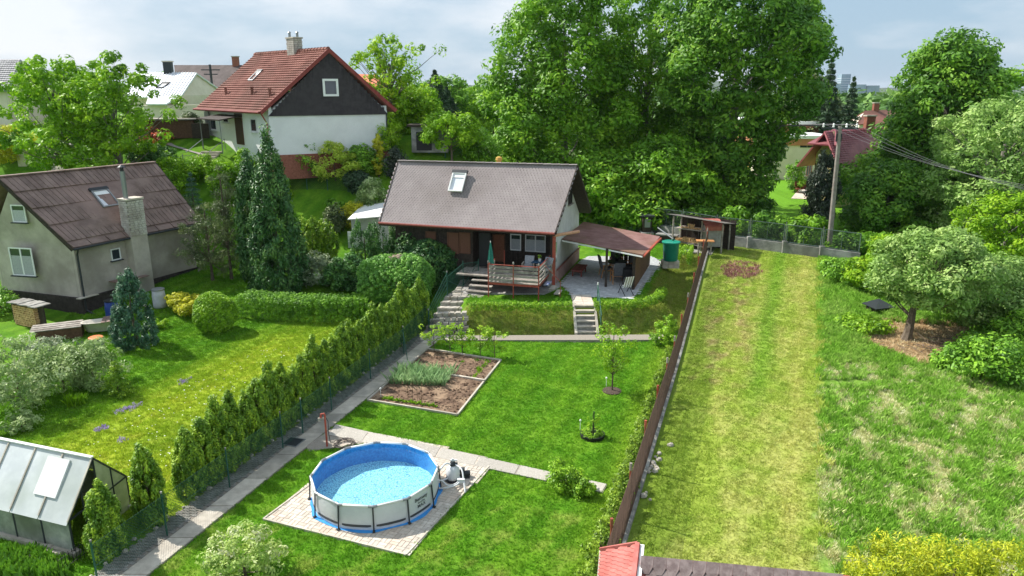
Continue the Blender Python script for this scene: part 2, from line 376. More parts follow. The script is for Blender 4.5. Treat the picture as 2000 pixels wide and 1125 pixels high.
# ------------------------------------------------------------------ scattered grass
def tuft_mesh(name, n, h, w, spread, mt, rng, seg=1):
    v = []; f = []; t = []
    for i in range(n):
        a = rng.random() * 6.283; r = spread * rng.random() ** .5; x, y = r * math.cos(a), r * math.sin(a); b = rng.random() * 6.283
        hh = h * rng.uniform(.6, 1.15); l = hh * rng.uniform(.15, .75); dx, dy = math.cos(b) * l, math.sin(b) * l; wx, wy = -math.sin(b) * w, math.cos(b) * w; k = len(v)
        v += [(x - wx, y - wy, -.01), (x + wx, y + wy, -.01), (x + wx * .6 + dx * .4, y + wy * .6 + dy * .4, hh * .62), (x + dx, y + dy, hh)]
        f.append((k, k + 1, k + 2, k + 3)); t.append(rng.random() * .6 + .1)
    return npmesh(name, v, f, mt, t)
def scatter(name, pts, scl, me, label=None, cat=None, kind='stuff', parent=None, zone=False):
    """one object: instances of a tuft on given points (geometry nodes)"""
    pts = np.asarray(pts, np.float32); n = len(pts); m = bpy.data.meshes.new(name); m.vertices.add(n); m.vertices.foreach_set('co', pts.ravel())
    a = m.attributes.new('s', 'FLOAT', 'POINT'); a.data.foreach_set('value', np.asarray(scl, np.float32))
    r = m.attributes.new('r', 'FLOAT_VECTOR', 'POINT'); rv = np.zeros((n, 3), np.float32); rv[:, 2] = RNG.random(n) * 6.283; rv[:, :2] = RNG.normal(size=(n, 2)) * .12
    r.data.foreach_set('vector', rv.ravel())
    if zone:
        zc_ = np.ones((n, 4), np.float32); zc_[:, :3] = zones(pts[:, 0] + RNG.normal(size=n) * .09, pts[:, 1] + RNG.normal(size=n) * .09); za = m.attributes.new('zone', 'FLOAT_COLOR', 'POINT'); za.data.foreach_set('color', zc_.ravel())
    src = bpy.data.objects.new(name + '_source', me)
    g = bpy.data.node_groups.new(name, 'GeometryNodeTree'); g.interface.new_socket('Geometry', in_out='INPUT', socket_type='NodeSocketGeometry'); g.interface.new_socket('Geometry', in_out='OUTPUT', socket_type='NodeSocketGeometry')
    nd = g.nodes; l = g.links; i = nd.new('NodeGroupInput'); o = nd.new('NodeGroupOutput'); ip = nd.new('GeometryNodeInstanceOnPoints'); oi = nd.new('GeometryNodeObjectInfo'); oi.inputs[0].default_value = src
    na = nd.new('GeometryNodeInputNamedAttribute'); na.data_type = 'FLOAT'; na.inputs[0].default_value = 's'
    nr = nd.new('GeometryNodeInputNamedAttribute'); nr.data_type = 'FLOAT_VECTOR'; nr.inputs[0].default_value = 'r'
    l.new(i.outputs[0], ip.inputs['Points']); l.new(oi.outputs['Geometry'], ip.inputs['Instance']); l.new(nr.outputs[0], ip.inputs['Rotation']); l.new(na.outputs[0], ip.inputs['Scale']); l.new(ip.outputs[0], o.inputs[0])
    ob = bpy.data.objects.new(name, m); C.objects.link(ob); md = ob.modifiers.new('scatter', 'NODES'); md.node_group = g
    if parent is not None: ob.parent = parent
    return tag(ob, label, cat, kind=kind)
def inpoly(x, y, poly):
    r = np.zeros(len(x), bool); n = len(poly); j = n - 1
    for i in range(n):
        xi, yi = poly[i][:2]; xj, yj = poly[j][:2]
        c = ((yi > y) != (yj > y)) & (x < (xj - xi) * (y - yi) / (yj - yi + 1e-12) + xi); r ^= c; j = i
    return r
def fnoise(x, y, s, o=(0, 0), oct=3):
    """cheap smooth 2-d noise from rotated sines"""
    r = np.zeros(len(x)); a = 1.; tot = 0
    for k in range(oct):
        f = s * 1.9 ** k; r += a * (np.sin(x * f * 1.3 + y * f * .7 + o[0] + k) * np.sin(y * f * 1.1 - x * f * .5 + o[1] + 2 * k) + .5 * np.sin(x * f * 2.3 - y * f * 1.9 + o[0] * 2)); tot += a * 1.5; a *= .6
    return r / tot * .5 + .5
# ------------------------------------------------------------------ ground survey (world metres)
PAT = [(-6.9, 17.44), (-2.72, 15.86), (-.73, 20.32), (-4.91, 21.9)]          # pool paving
PEXT = [tuple(G(603, 881)[:2]), (-4.91, 21.9), (-.73, 20.32), tuple(G(952, 893)[:2]), tuple(G(655, 832)[:2]), tuple(G(598, 872)[:2])]
SLABROW = [tuple(G(655, 830)[:2]), tuple(G(1186, 947)[:2]), tuple(G(1177, 963)[:2]), tuple(G(640, 850)[:2])]
BED = [(-5.53, 25.29), (-2.0, 23.99), (-.49, 29.45), (-3.87, 30.86)]
BACKPATH = [(-4.35, 32.1), (7.1, 31.75), (7.3, 32.4), (-4.5, 32.75)]
T = 1.1
TERR = [G(1097, 556, T)[:2], G(1118, 578, T)[:2], G(1236, 584, T)[:2], G(1293, 513, T)[:2], G(1262, 492, T)[:2], G(1149, 497, T)[:2]]
STX0, STX1 = 3.07, 4.1
STRIP_R = (20.48, 46.81, 8.76, 17.82)
def stripx(y): return 8.76 + (20.48 - 8.76) / (46.81 - 17.82) * (y - 17.82)
WALLX = np.array([(6.4, 56.2), (13.4, 48.6), (19.6, 44.4), (21.5, 43.2)])
def walldist(x, y):   # positive in front of the back wall
    yy = np.interp(x, WALLX[:, 0], WALLX[:, 1]); return yy - y
def pathmask(x, y):
    l_ = lx(y); left = (x > l_ - .52) & (x < l_ + .8) & (y < 33)
    m = left | inpoly(x, y, PAT) | inpoly(x, y, PEXT) | inpoly(x, y, SLABROW) | inpoly(x, y, BED) | inpoly(x, y, BACKPATH) | inpoly(x, y, TERR)
    m |= (x > STX0 - .1) & (x < STX1 + .1) & (y > 32) & (y < 36.5)
    m |= (np.abs(x - fx(y) - .1) < .28) & (y < 48)
    m |= (x > lx(y)) & (x < -2.3) & (y > 32.3) & (y < 38)
    m |= (x > -2.4) & (x < 2.4) & (y > 35.9) & (y < 39)
    return m
HOLE = [G(1690, 648, .2)[:2], G(1740, 630, .3)[:2], G(1900, 640, .3)[:2], G(1890, 700, .2)[:2], G(1800, 710, .1)[:2], G(1700, 672, .2)[:2]]
def zones(x, y):
    """ground colours by place, shade beside the red fence painted in"""
    n = len(x); c = np.zeros((n, 3))
    def blend(c, k, rgb): return c * (1 - k[:, None]) + np.array(rgb) * k[:, None]
    n1 = fnoise(x, y, .9, (1, 2)); n2 = fnoise(x, y, .35, (4, 1)); n3 = fnoise(x, y, 2.2, (2, 5)); n4 = fnoise(x, y, 4.6, (7, 3))
    c = blend(np.tile((.078, .205, .010), (n, 1)), S((n1 * .5 + n3 * .5 - .38) * 3.5) * .75, (.15, .29, .018))
    c = blend(c, S((n4 * .6 + n3 * .4 - .52) * 5) * .45, (.17, .33, .03))
    c = c * (1 + .07 * np.sin((x * .94 - y * .33) * 6.5))[:, None]
    inp = (x < fx(y)) & (x > lx(y))
    bank = inp & (y > 32.7) & ((y < 34.4) | (x > fx(y) - 2.5))
    c = blend(c, bank * (.35 + .5 * n3), (.23, .24, .05)); c = blend(c, bank * S((n4 - .45) * 4) * .5, (.28, .25, .08))
    c = blend(c, inp * (y < 31) * S((x - (fx(y) - 1.7)) / 1.2) * .45, (.26, .33, .03))
    pd = np.abs((x - pool_xy[0]) * .39 + (y - pool_xy[1]) * .92 + 3.1); c = blend(c, inp * (y < 18) * S((n3 - .5) * 4) * .4, (.30, .29, .08))
    nb = x < lx(y)
    k = nb * S((y - 16) / 3) * S((37 - y) / 6) * S((x - (lx(y) - 10.)) / 4); c = blend(c, k * (.5 + .5 * n1), (.31, .39, .025)); c = blend(c, k * S((n3 * .5 + n4 * .5 - .5) * 5) * .45, (.44, .42, .06)); c = blend(c, nb * S((n2 - .6) * 4) * .5, (.09, .21, .012))
    fd = (x > fx(y)) & (y < 60); e_ = stripx(y) + .16 * np.sin(y * 3.1) + .1 * np.sin(y * 7.7 + 1) + .25 * (n4 - .5); mown = fd & (x < e_)
    s = x - stripx(y)
    c = blend(c, mown * 1., (.27, .355, .05)); c = blend(c, mown * S((n2 * .5 + n3 * .5 - .38) * 3.5) * .6, (.44, .42, .14)); c = blend(c, mown * S((n4 * .5 + n1 * .5 - .52) * 5) * .5, (.17, .29, .03))
    c = blend(c, mown * S(1 - np.abs(s + 2.5) / .8) * S((y - 22) / 6) * .75, (.15, .30, .02)); c = blend(c, mown * S(1 - np.abs(s + .9) / .5) * .35, (.46, .43, .13)); c = blend(c, mown * S(1 - np.abs(s + 4.6) / .6) * .35, (.18, .29, .03))
    c = blend(c, mown * S(1 - (x - fx(y)) / 2.0) * .75, (.15, .24, .025))  # greener grass along the red fence, with the fence's shade painted into it
    c = blend(c, mown * S(1.5 - np.abs(x - fx(y) - 1.9) / 1.1) * S((y - 25) / 3) * S((45 - y) / 3) * S((n3 * .6 + n1 * .4 - .48) * 6) * .55, (.30, .19, .12))
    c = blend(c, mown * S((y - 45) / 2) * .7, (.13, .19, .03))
    tall = fd & ~mown; c = blend(c, tall * 1., (.15, .29, .032)); q_ = RNG.normal(size=n) * .5; c = blend(c, tall * S((n1 - .42) * 3 + q_ * .5) * .6, (.25, .36, .08)); c = blend(c, tall * S((n3 * .35 + n1 * .25 + n4 * .4 - .5) * 7 + q_ * .6) * S((31 - y) / 9) * .7, (.50, .46, .25))
    hole = inpoly(x, y, HOLE); c = blend(c, hole * .9, (.36, .23, .14))
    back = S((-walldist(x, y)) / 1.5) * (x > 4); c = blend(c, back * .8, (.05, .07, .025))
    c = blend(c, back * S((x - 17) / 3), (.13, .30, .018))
    far = S((y - 95) / 60); c = blend(c, far * .9, (.07, .12, .04))
    return np.clip(c, 0, 1)
pool_xy = (-3.9, 19.6)
def ax(lo, hi, st, ext, gr=1.13):
    a = list(np.arange(lo, hi + 1e-6, st)); s = st; p = hi; r = []
    while p < ext[1]: s *= gr; p += s; r.append(p)
    s = st; p = lo; l = []
    while p > ext[0]: s *= gr; p -= s; l.append(p)
    return np.array(l[::-1] + a + r)
gxs = ax(-24, 24, .2, (-6000, 6000)); gys = ax(12, 52, .2, (-60, 9000))
X, Y = np.meshgrid(gxs, gys); Z = H(X, Y)
xf, yf = X.ravel(), Y.ravel()
zz = Z.ravel() + (fnoise(xf, yf, 1.6, oct=2) - .5) * .05 * (~pathmask(xf, yf)) - .012 - .03 * pathmask(xf, yf)
nx_, ny_ = len(gxs), len(gys); ii = np.arange(nx_ * ny_).reshape(ny_, nx_)
gf = np.stack([ii[:-1, :-1], ii[:-1, 1:], ii[1:, 1:], ii[1:, :-1]], -1).reshape(-1, 4)
GM = bpy.data.materials.new('ground'); GM.use_nodes = True
def ground_nodes(m):
    n = m.node_tree.nodes; l = m.node_tree.links; p = n['Principled BSDF']; p.inputs['Roughness'].default_value = .95; p.inputs['Specular IOR Level'].default_value = .1
    a = N('ShaderNodeAttribute', n, attribute_name='zone'); g = N('ShaderNodeNewGeometry', n)
    z = N('ShaderNodeTexNoise', n); z.inputs['Scale'].default_value = 7; z.inputs['Detail'].default_value = 8; z.inputs['Roughness'].default_value = .75; l.new(g.outputs['Position'], z.inputs[0])
    r = N('ShaderNodeMapRange', n); r.inputs[1].default_value = .3; r.inputs[2].default_value = .7; r.inputs[3].default_value = .62; r.inputs[4].default_value = 1.32; l.new(z.outputs[0], r.inputs[0])
    h = N('ShaderNodeHueSaturation', n); l.new(r.outputs[0], h.inputs['Value']); l.new(a.outputs['Color'], h.inputs['Color']); l.new(h.outputs[0], p.inputs['Base Color'])
    b = N('ShaderNodeBump', n); b.inputs['Strength'].default_value = .7; b.inputs['Distance'].default_value = .05; l.new(z.outputs[0], b.inputs['Height']); l.new(b.outputs[0], p.inputs['Normal'])
ground_nodes(GM)
gme = npmesh('ground', np.stack([xf, yf, zz], 1), gf, GM, smooth=True)
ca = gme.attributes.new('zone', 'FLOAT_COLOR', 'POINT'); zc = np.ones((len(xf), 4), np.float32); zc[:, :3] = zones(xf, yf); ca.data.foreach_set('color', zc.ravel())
tag(link('ground', gme), 'grassy ground with lawns, mown strip and meadow rising to the back', kind='structure')
# grass
def pts_in(x0, x1, y0, y1, dens, f):
    n = int((x1 - x0) * (y1 - y0) * dens); x = RNG.uniform(x0, x1, n); y = RNG.uniform(y0, y1, n); k = f(x, y) & ~pathmask(x, y); x, y = x[k], y[k]
    return np.stack([x, y, H(x, y) - .005], 1)
def blademat(name, k=1.35, trans=.3):
    m = bpy.data.materials.new(name); m.use_nodes = True; n = m.node_tree.nodes; l = m.node_tree.links; n.clear()
    o = N('ShaderNodeOutputMaterial', n); p = N('ShaderNodeBsdfPrincipled', n); tr = N('ShaderNodeBsdfTranslucent', n); x = N('ShaderNodeMixShader', n); x.inputs[0].default_value = trans
    l.new(p.outputs[0], x.inputs[1]); l.new(tr.outputs[0], x.inputs[2]); l.new(x.outputs[0], o.inputs[0]); p.inputs['Roughness'].default_value = .6; p.inputs['Specular IOR Level'].default_value = .2
    a = N('ShaderNodeAttribute', n, attribute_name='zone'); a.attribute_type = 'INSTANCER'; t = N('ShaderNodeAttribute', n, attribute_name='tint'); oi = N('ShaderNodeObjectInfo', n)
    ad = N('ShaderNodeMath', n, operation='ADD'); l.new(t.outputs['Fac'], ad.inputs[0]); l.new(oi.outputs['Random'], ad.inputs[1])
    r = N('ShaderNodeMapRange', n); r.inputs[1].default_value = .1; r.inputs[2].default_value = 1.7; r.inputs[3].default_value = k * .72; r.inputs[4].default_value = k * 1.45; l.new(ad.outputs[0], r.inputs[0])
    h = N('ShaderNodeHueSaturation', n); l.new(r.outputs[0], h.inputs['Value']); l.new(a.outputs['Color'], h.inputs['Color']); l.new(h.outputs[0], p.inputs['Base Color']); l.new(h.outputs[0], tr.inputs[0]); return m
LG = blademat('lawn_blade', 1.5); NG = blademat('mossy_blade', 1.3); BG = blademat('bank_blade', 1.45); MG = blademat('mown_blade', 1.25); TG = blademat('meadow_blade', 1.45, .35)
SG = leafmat('straw_blade', (.36, .33, .14), (.55, .50, .28), (.7, .65, .42), trans=.3, sc=1.5)
own = lambda x, y: (x > lx(y)) & (x < fx(y)) & ~((x > -8) & (x < 5.5) & (y > 37))
p = pts_in(-10, 15, 14, 48, 210, lambda x, y: own(x, y) & ~(((y > 32.7) & (y < 34.4)) | ((y > 32.7) & (x > fx(y) - 2.5))))
scatter('lawn_grass', p, RNG.uniform(.7, 1.3, len(p)), tuft_mesh('lawn_tuft', 9, .05, .0055, .07, LG, RNG), zone=True)
p = pts_in(-5, 14, 32, 48, 150, lambda x, y: own(x, y) & (((y > 32.7) & (y < 34.4)) | ((y > 32.7) & (x > fx(y) - 2.5))))
scatter('bank_grass', p, RNG.uniform(.7, 1.5, len(p)), tuft_mesh('bank_tuft', 10, .07, .009, .09, BG, RNG), zone=True)
p = pts_in(-24, -4, 14, 44, 130, lambda x, y: (x < lx(y) - .5) & (x > -20 - (y - 20) * .2))
scatter('neighbour_lawn_grass', p, RNG.uniform(.7, 1.4, len(p)), tuft_mesh('mossy_tuft', 9, .06, .008, .09, NG, RNG), zone=True)
p = pts_in(2, 22, 14, 49, 130, lambda x, y: (x > fx(y)) & (x < stripx(y)) & (walldist(x, y) > .2))
scatter('mown_grass', p, RNG.uniform(.7, 1.3, len(p)), tuft_mesh('mown_tuft', 9, .05, .008, .09, MG, RNG), zone=True)
p = pts_in(8, 34, 14, 50, 90, lambda x, y: (x > stripx(y) - .05) & (x < .72 * y + 3) & ~inpoly(x, y, HOLE) & (walldist(x, y) > 0) & ~((y > fnoise(x, y, 2.) * .6 + 26.3) & (y < 27.3) & (x < 14.5)))
k = (fnoise(p[:, 0], p[:, 1], 2.2, (2, 5)) * .5 + fnoise(p[:, 0], p[:, 1], .9, (1, 2)) * .6 + RNG.normal(size=len(p)) * .11 > .565) & (p[:, 1] < 29)
q = p[~k]; scatter('meadow_grass', q, RNG.uniform(.6, 1.35, len(q)), tuft_mesh('meadow_tuft', 12, .24, .010, .10, TG, RNG), zone=True)
q = p[k]; scatter('straw_grass', q, RNG.uniform(.5, 1.1, len(q)), tuft_mesh('straw_tuft', 12, .13, .010, .13, SG, RNG))
# ------------------------------------------------------------------ surfaces
CONC = mat('concrete', (.46, .41, .34), (.62, .56, .47), sc=2.5, rough=.9, bump=.5, bsc=60, c3=(.30, .28, .24))
EXPO = mat('exposed_aggregate', (.34, .31, .27), (.60, .56, .50), sc=38, rough=.9, bump=.9, bsc=60, c3=(.42, .39, .34), det=3)
PAVER = mat('paver_sand', (.50, .44, .37), (.64, .58, .50), sc=5, rough=.85, bump=.3, bsc=90, c3=(.60, .48, .38))
PAVEG = mat('paver_grey', (.40, .41, .42), (.55, .56, .57), sc=5, rough=.85, bump=.3, bsc=90)
SAND = mat('joint_sand', (.26, .23, .19), (.36, .32, .27), sc=30, rough=.95)
CONCD = mat('weathered_concrete', (.22, .21, .19), (.38, .37, .34), sc=4, rough=.95, bump=.6, bsc=30, c3=(.17, .16, .14))
STONE = mat('field_stone', (.33, .30, .25), (.52, .48, .42), sc=4, rough=.9, bump=.7, bsc=25, c3=(.24, .22, .18))
SOIL = mat('garden_soil', (.085, .052, .034), (.20, .13, .085), sc=7, rough=1, bump=1., bsc=22, c3=(.33, .23, .15))
GRAV = mat('gravel', (.22, .21, .20), (.52, .50, .47), sc=45, rough=.95, bump=1, bsc=70, det=2)
STEEL = mat('grey_steel', (.30, .31, .32), rough=.45, metal=.6)
DSTEEL = mat('dark_post', (.035, .04, .045), rough=.5)
GREENP = mat('green_paint', (.02, .085, .06), (.035, .12, .085), sc=8, rough=.5)
GREENW = mat('green_wire', (.022, .095, .065), rough=.5)
REDP = mat('red_paint', (.30, .055, .035), (.40, .09, .06), sc=6, rough=.6, c3=(.30, .10, .06))
BROWNW = mat('rusty_brown_wire', (.10, .062, .05), (.15, .09, .07), sc=4, rough=.8)
WHITE = mat('white_paint', (.78, .78, .77), (.84, .84, .83), sc=5, rough=.5)
WOODG = mat('grey_wood', (.26, .23, .20), (.44, .40, .35), sc=6, rough=.9, bump=.5, bsc=30, stretch=(1, 1, 1), c3=(.20, .17, .14))
WOODD = mat('dark_wood', (.030, .022, .018), (.062, .045, .035), sc=8, rough=.7, bump=.4, bsc=30)
WOODB = mat('brown_wood', (.10, .05, .03), (.17, .085, .05), sc=8, rough=.7, bump=.3, bsc=30)
WOODO = mat('orange_wood', (.42, .19, .07), (.55, .27, .11), sc=9, rough=.55)
BLACK = mat('black_plastic', (.018, .018, .02), rough=.5)
GLASS = mat('window_glass', (.035, .045, .055), rough=.05, spec=1.)
LACE = mat('lace_curtain', (.36, .38, .40), (.55, .56, .56), sc=26, rough=.9, det=2, rr=(.3, .7))
TEALP = mat('teal_plastic', (.012, .21, .145), (.02, .26, .18), sc=3, rough=.4)
# ------------------------------------------------------------------ kerbs and slabs
def lerp(a, b, t): return np.array(a, float) * (1 - t) + np.array(b, float) * t
def P3(p, dz=0.): return np.array((p[0], p[1], (p[2] if len(p) > 2 else H1(p[0], p[1])) + dz))
def block_mesh(name, a, b, h, mt):     # chamfered block centred on top face
    mb = MB(); e_ = .006; mb.hexa([(-a / 2, -b / 2, -h), (a / 2, -b / 2, -h), (a / 2, b / 2, -h), (-a / 2, b / 2, -h), (-a / 2, -b / 2, -e_), (a / 2, -b / 2, -e_), (a / 2, b / 2, -e_), (-a / 2, b / 2, -e_)])
    mb.hexa([(-a / 2, -b / 2, -e_), (a / 2, -b / 2, -e_), (a / 2, b / 2, -e_), (-a / 2, b / 2, -e_), (-a / 2 + e_, -b / 2 + e_, 0), (a / 2 - e_, -b / 2 + e_, 0), (a / 2 - e_, b / 2 - e_, 0), (-a / 2 + e_, b / 2 - e_, 0)])
    return mb.mesh(name, mt)
# pool patio: sand bed, kerb, basket weave of paving blocks
U = np.array((.936, -.353)); V_ = np.array((.390, .921)); U3 = np.array((.936, -.353, 0)); ang = math.atan2(-.353, .936)
pool_c = (G(738, 868, .76) + G(726, 984, .76)) / 2; pool_c[2] = 0; 
patio = MB().prism([(x, y, -.06) for x, y in PAT], (0, 0, .072)).prism([(x, y, -.06) for x, y in PEXT], (0, 0, .070)).build('patio', SAND)
tag(patio, 'sandy paving under and around the round pool', kind='structure')
k_ = MB(); q = [(x, y) for x, y in PAT]
for a, b in ((0, 1), (1, 2), (3, 0)): k_.beam((*q[a], .0), (*q[b], .0), .05, .09)
link('kerb', k_.mesh('kerb', CONC), patio)
PB = [block_mesh('paver', .245, .118, .03, PAVER), block_mesh('paver', .118, .245, .03, PAVER)]
cells = []
og = np.array(PAT[0])
for i in range(-2, 24):
    for j in range(0, 40):
        u, w = (i + .5) * .254, (j + .5) * .254
        c = og + U * u + np.array((.353, .936)) * w
        if inpoly(c[:1], c[1:], PAT)[0] or inpoly(c[:1], c[1:], PEXT)[0]:
            if np.linalg.norm(c - pool_c[:2]) < 1.65: continue
            for s in (-.5, .5):
                o2 = (U * s * .127 if (i + j) % 2 else np.array((.353, .936)) * s * .127)
                cells.append((c + o2, (i + j) % 2))
cells.sort(key=lambda t: t[0][1])
rest = MB()
for n, (c, v) in enumerate(cells):
    z = .021 + rnd.uniform(0, .003)
    if n < 300: piece('paver', PB[v], (c[0], c[1], z), patio, rz=ang)
    else: rest.box((c[0], c[1], z - .015), (.118 if v else .245, .245 if v else .118, .03), ang)
tag(rest.build('paver_field', PAVER, patio), kind='stuff')
# long garden path between hedge and lawn: block strip and cast slabs
gpath = MB()
ys = np.arange(13.5, 33.1, .5)
for a, b in zip(ys[:-1], ys[1:]):
    gpath.add([(lx(a) - .55, a, -.05), (lx(a) + .8, a, -.05), (lx(b) + .8, b, -.05), (lx(b) - .55, b, -.05), (lx(a) - .55, a, .008), (lx(a) + .8, a, .008), (lx(b) + .8, b, .008), (lx(b) - .55, b, .008)],
              [(4, 5, 6, 7), (1, 2, 6, 5), (0, 1, 5, 4), (3, 0, 4, 7)])
gpath = gpath.build('garden_path', SAND); tag(gpath, 'long straight garden path of blocks and concrete slabs beside the green fence', kind='structure')
pa = math.atan2(1, .321) - math.pi / 2
for i in range(13):
    a = 13.6 + i * 1.5; b = a + 1.47; z = .03 + rnd.uniform(-.004, .004)
    MB().hexa([(lx(a) + .13, a, -.02), (lx(a) + .78, a, -.02), (lx(b) + .78, b, -.02), (lx(b) + .13, b, -.02), (lx(a) + .13, a, z), (lx(a) + .78, a, z), (lx(b) + .78, b, z), (lx(b) + .13, b, z)]).build('paving_slab', CONC, gpath)
pb = MB(); n = 0
for j in range(0, 150):
    y = 13.6 + j * .13
    for i in range(3):
        x = lx(y) - .44 + i * .2 + (.1 if j % 2 else 0) - .05; pb.box((x, y, .012), (.19, .122, .03), pa)
tag(pb.build('block_strip', CONCD, gpath), kind='stuff')
# slab walk behind the pool
wk = MB().prism([(x, y, -.06) for x, y in SLABROW], (0, 0, .074)).build('slab_walk', SAND); tag(wk, 'pebbly slab walk crossing the lawn behind the pool', kind='structure')
a0, a1, b1_, b0 = [np.array(p) for p in SLABROW]
for i in range(7):
    t0, t1 = i / 7 + .003, (i + 1) / 7 - .003
    q = [a0 * (1 - t0) + a1 * t0, a0 * (1 - t1) + a1 * t1, b0 * (1 - t1) + b1_ * t1, b0 * (1 - t0) + b1_ * t0]; z = .024 + rnd.uniform(0, .012)
    MB().prism([(*p, z - .05) for p in q], (0, 0, .05)).build('paving_slab', EXPO, wk)
# slab path at the foot of the bank
bp_ = MB().prism([(x, y, H1(x, y - .4) - .06) for x, y in BACKPATH], (0, 0, .075)).build('bank_path', SAND); tag(bp_, 'narrow concrete path along the foot of the grass bank', kind='structure')
for i in range(9):
    t0, t1 = i / 9 + .002, (i + 1) / 9 - .002
    q = [lerp(BACKPATH[0], BACKPATH[1], t0), lerp(BACKPATH[0], BACKPATH[1], t1), lerp(BACKPATH[3], BACKPATH[2], t1), lerp(BACKPATH[3], BACKPATH[2], t0)]
    MB().hexa([(p[0], p[1], H1(p[0], p[1] - .3) - .05) for p in q] + [(p[0], p[1], max(0, H1(p[0], 31.9)) + .035 + rnd.uniform(0, .004)) for p in q]).build('paving_slab', CONC if i != 3 else EXPO, bp_)
# manhole cover
mhc = G(573, 865); t = thing('manhole_cover', mhc, 'dark square metal manhole cover set in the garden path', 'manhole cover')
MB().box((*mhc[:2], .036), (.52, .5, .012), pa).build('plate', DSTEEL, t)
fr_ = MB()
for s in (-1, 1): fr_.box((mhc[0] + s * .28 * math.cos(pa), mhc[1] + s * .28 * math.sin(pa), .036), (.04, .6, .022), pa); fr_.box((mhc[0] - s * .27 * math.sin(pa), mhc[1] + s * .27 * math.cos(pa), .0362), (.5, .04, .020), pa)
fr_.build('frame', STEEL, t)
# ------------------------------------------------------------------ terrace paving on the upper level
terr = MB().prism([(x, y, T - .1) for x, y in TERR], (0, 0, .112)).build('terrace', SAND); tag(terr, 'grey block paved terrace beside the chalet', kind='structure')
ta = R(-17.2); tu = np.array((math.cos(ta), math.sin(ta))); tv = np.array((-math.sin(ta), math.cos(ta)))
blk = block_mesh('paver', .39, .19, .03, PAVEG); n = 0; rest = MB(); cells = []
o_ = np.array(TERR[0])
for j in range(-20, 60):
    for i in range(-12, 24):
        c = o_ + tu * ((i + (.5 if j % 2 else 0)) * .4) + tv * (j * .2)
        if inpoly(c[:1], c[1:], TERR)[0]: cells.append(c)
cells.sort(key=lambda c: c[1])
for n, c in enumerate(cells):
    z = T + .021 + rnd.uniform(0, .003)
    if n < 300: piece('paver', blk, (c[0], c[1], z), terr, rz=ta)
    else: rest.box((c[0], c[1], z - .015), (.39, .19, .03), ta)
tag(rest.build('paver_field', PAVEG, terr), kind='stuff')
tw = MB().box(((STX0 + STX1) / 2, 35.15, T - .02), (1.02, 1.75, .07)).build('landing', SAND); tag(tw, 'short slab landing at the head of the stairs', kind='structure')
for i in range(2):
    for j in range(4): MB().box((STX0 + .27 + i * .51, 34.52 + j * .43, T + .02), (.49, .41, .03)).build('paving_slab', PAVER, tw)
# gravel under the deck
gv = MB().prism([(*G(x, y, T)[:2], T - .1) for x, y in ((905, 574), (1064, 574), (1095, 560), (1080, 520), (905, 520))], (0, 0, .125)).build('gravel_bed', GRAV); tag(gv, 'gravel bed under and beside the raised deck', kind='stuff')
# ------------------------------------------------------------------ stairs with handrail
st = thing('garden_stairs', (3.58, 32.7, 0), 'pale concrete garden stairs with low side walls up the grass bank', 'stairs')
for i in range(6):
    z = T * (i + 1) / 6; y = 32.75 + i * .28
    MB().box((3.585, y + .14, z / 2 - .06), (.94, .279, z + .08 - .0)).build('step', CONCD, st)
    MB().box((3.585, y + .125, z + .002), (.95, .3, .045)).build('tread', CONC, st)
for x in (STX0 + .02, STX1 + .03):
    MB().hexa([(x - .06, 32.6, -.1), (x + .06, 32.6, -.1), (x + .06, 34.5, .6), (x - .06, 34.5, .6), (x - .06, 32.6, .22), (x + .06, 32.6, .22), (x + .06, 34.5, T + .12), (x - .06, 34.5, T + .12)]).build('side_wall', CONC, st)
hr = thing('handrail', (STX1 + .22, 32.9, 0), 'green painted handrail standing on the right side of the concrete stairs', 'handrail')
hx = STX1 + .2
for y, z in ((32.9, .1), (34.6, T)): MB().tube([(hx, y, z - .1), (hx, y, z + .95)], .025, 6).build('post', GREENP, hr)
MB().tube([(hx, 32.8, 1.02), (hx, 34.7, T + .97)], .028, 6).build('rail', GREENP, hr)
MB().tube([(hx, 32.9, .55), (hx, 34.6, T + .5)], .02, 6).build('mid_rail', GREENP, hr)
MB().lathe((hx, 34.6, T + .95), [(.035, 0), (.035, .12), (.02, .14)], 8).build('post_cap', WHITE, hr)
# ------------------------------------------------------------------ wire fences
def wire_mesh(poly, h, cell, r, z0=.05):
    """diamond netting, two sets of slanted wires along a ground line"""
    mb = MB(); poly = [np.array(p, float) for p in poly]; seg = [np.linalg.norm((b - a)[:2]) for a, b in zip(poly[:-1], poly[1:])]; cum = np.concatenate([[0], np.cumsum(seg)])
    def pt(s, z):
        s = min(max(s, 0), cum[-1]); i = min(len(seg) - 1, int(np.searchsorted(cum, s, 'right') - 1)); t = (s - cum[i]) / seg[i]; p = poly[i] * (1 - t) + poly[i + 1] * t; return (p[0], p[1], p[2] + z0 + z)
    L = cum[-1]
    for sgn in (1, -1):
        s = -h
        while s < L + h:
            a, b = (s, 0.), (s + sgn * h, h)
            (s0, zz0), (s1, zz1) = a, b
            if s0 < 0: t = -s0 / (s1 - s0) if s1 != s0 else 0; s0, zz0 = 0, h * t
            if s0 > L: t = (s0 - L) / (s0 - s1) if s1 != s0 else 0; s0, zz0 = L, h * t
            if s1 < 0: t = s0 / (s0 - s1); s1, zz1 = 0, zz0 + (h - zz0) * t
            if s1 > L: t = (L - s0) / (s1 - s0); s1, zz1 = L, zz0 + (h - zz0) * t
            if abs(s1 - s0) > 1e-3 and 0 <= s0 <= L and 0 <= s1 <= L:
                p, q = np.array(pt(s0, zz0)), np.array(pt(s1, zz1)); o = np.array((0, 0, r)); w = np.array((r, 0, 0)); mb.add([p - o - w, p - o + w, p + o, q - o - w, q - o + w, q + o], [(0, 1, 4, 3), (1, 2, 5, 4), (2, 0, 3, 5)])
            s += cell * 1.42
    return mb, pt
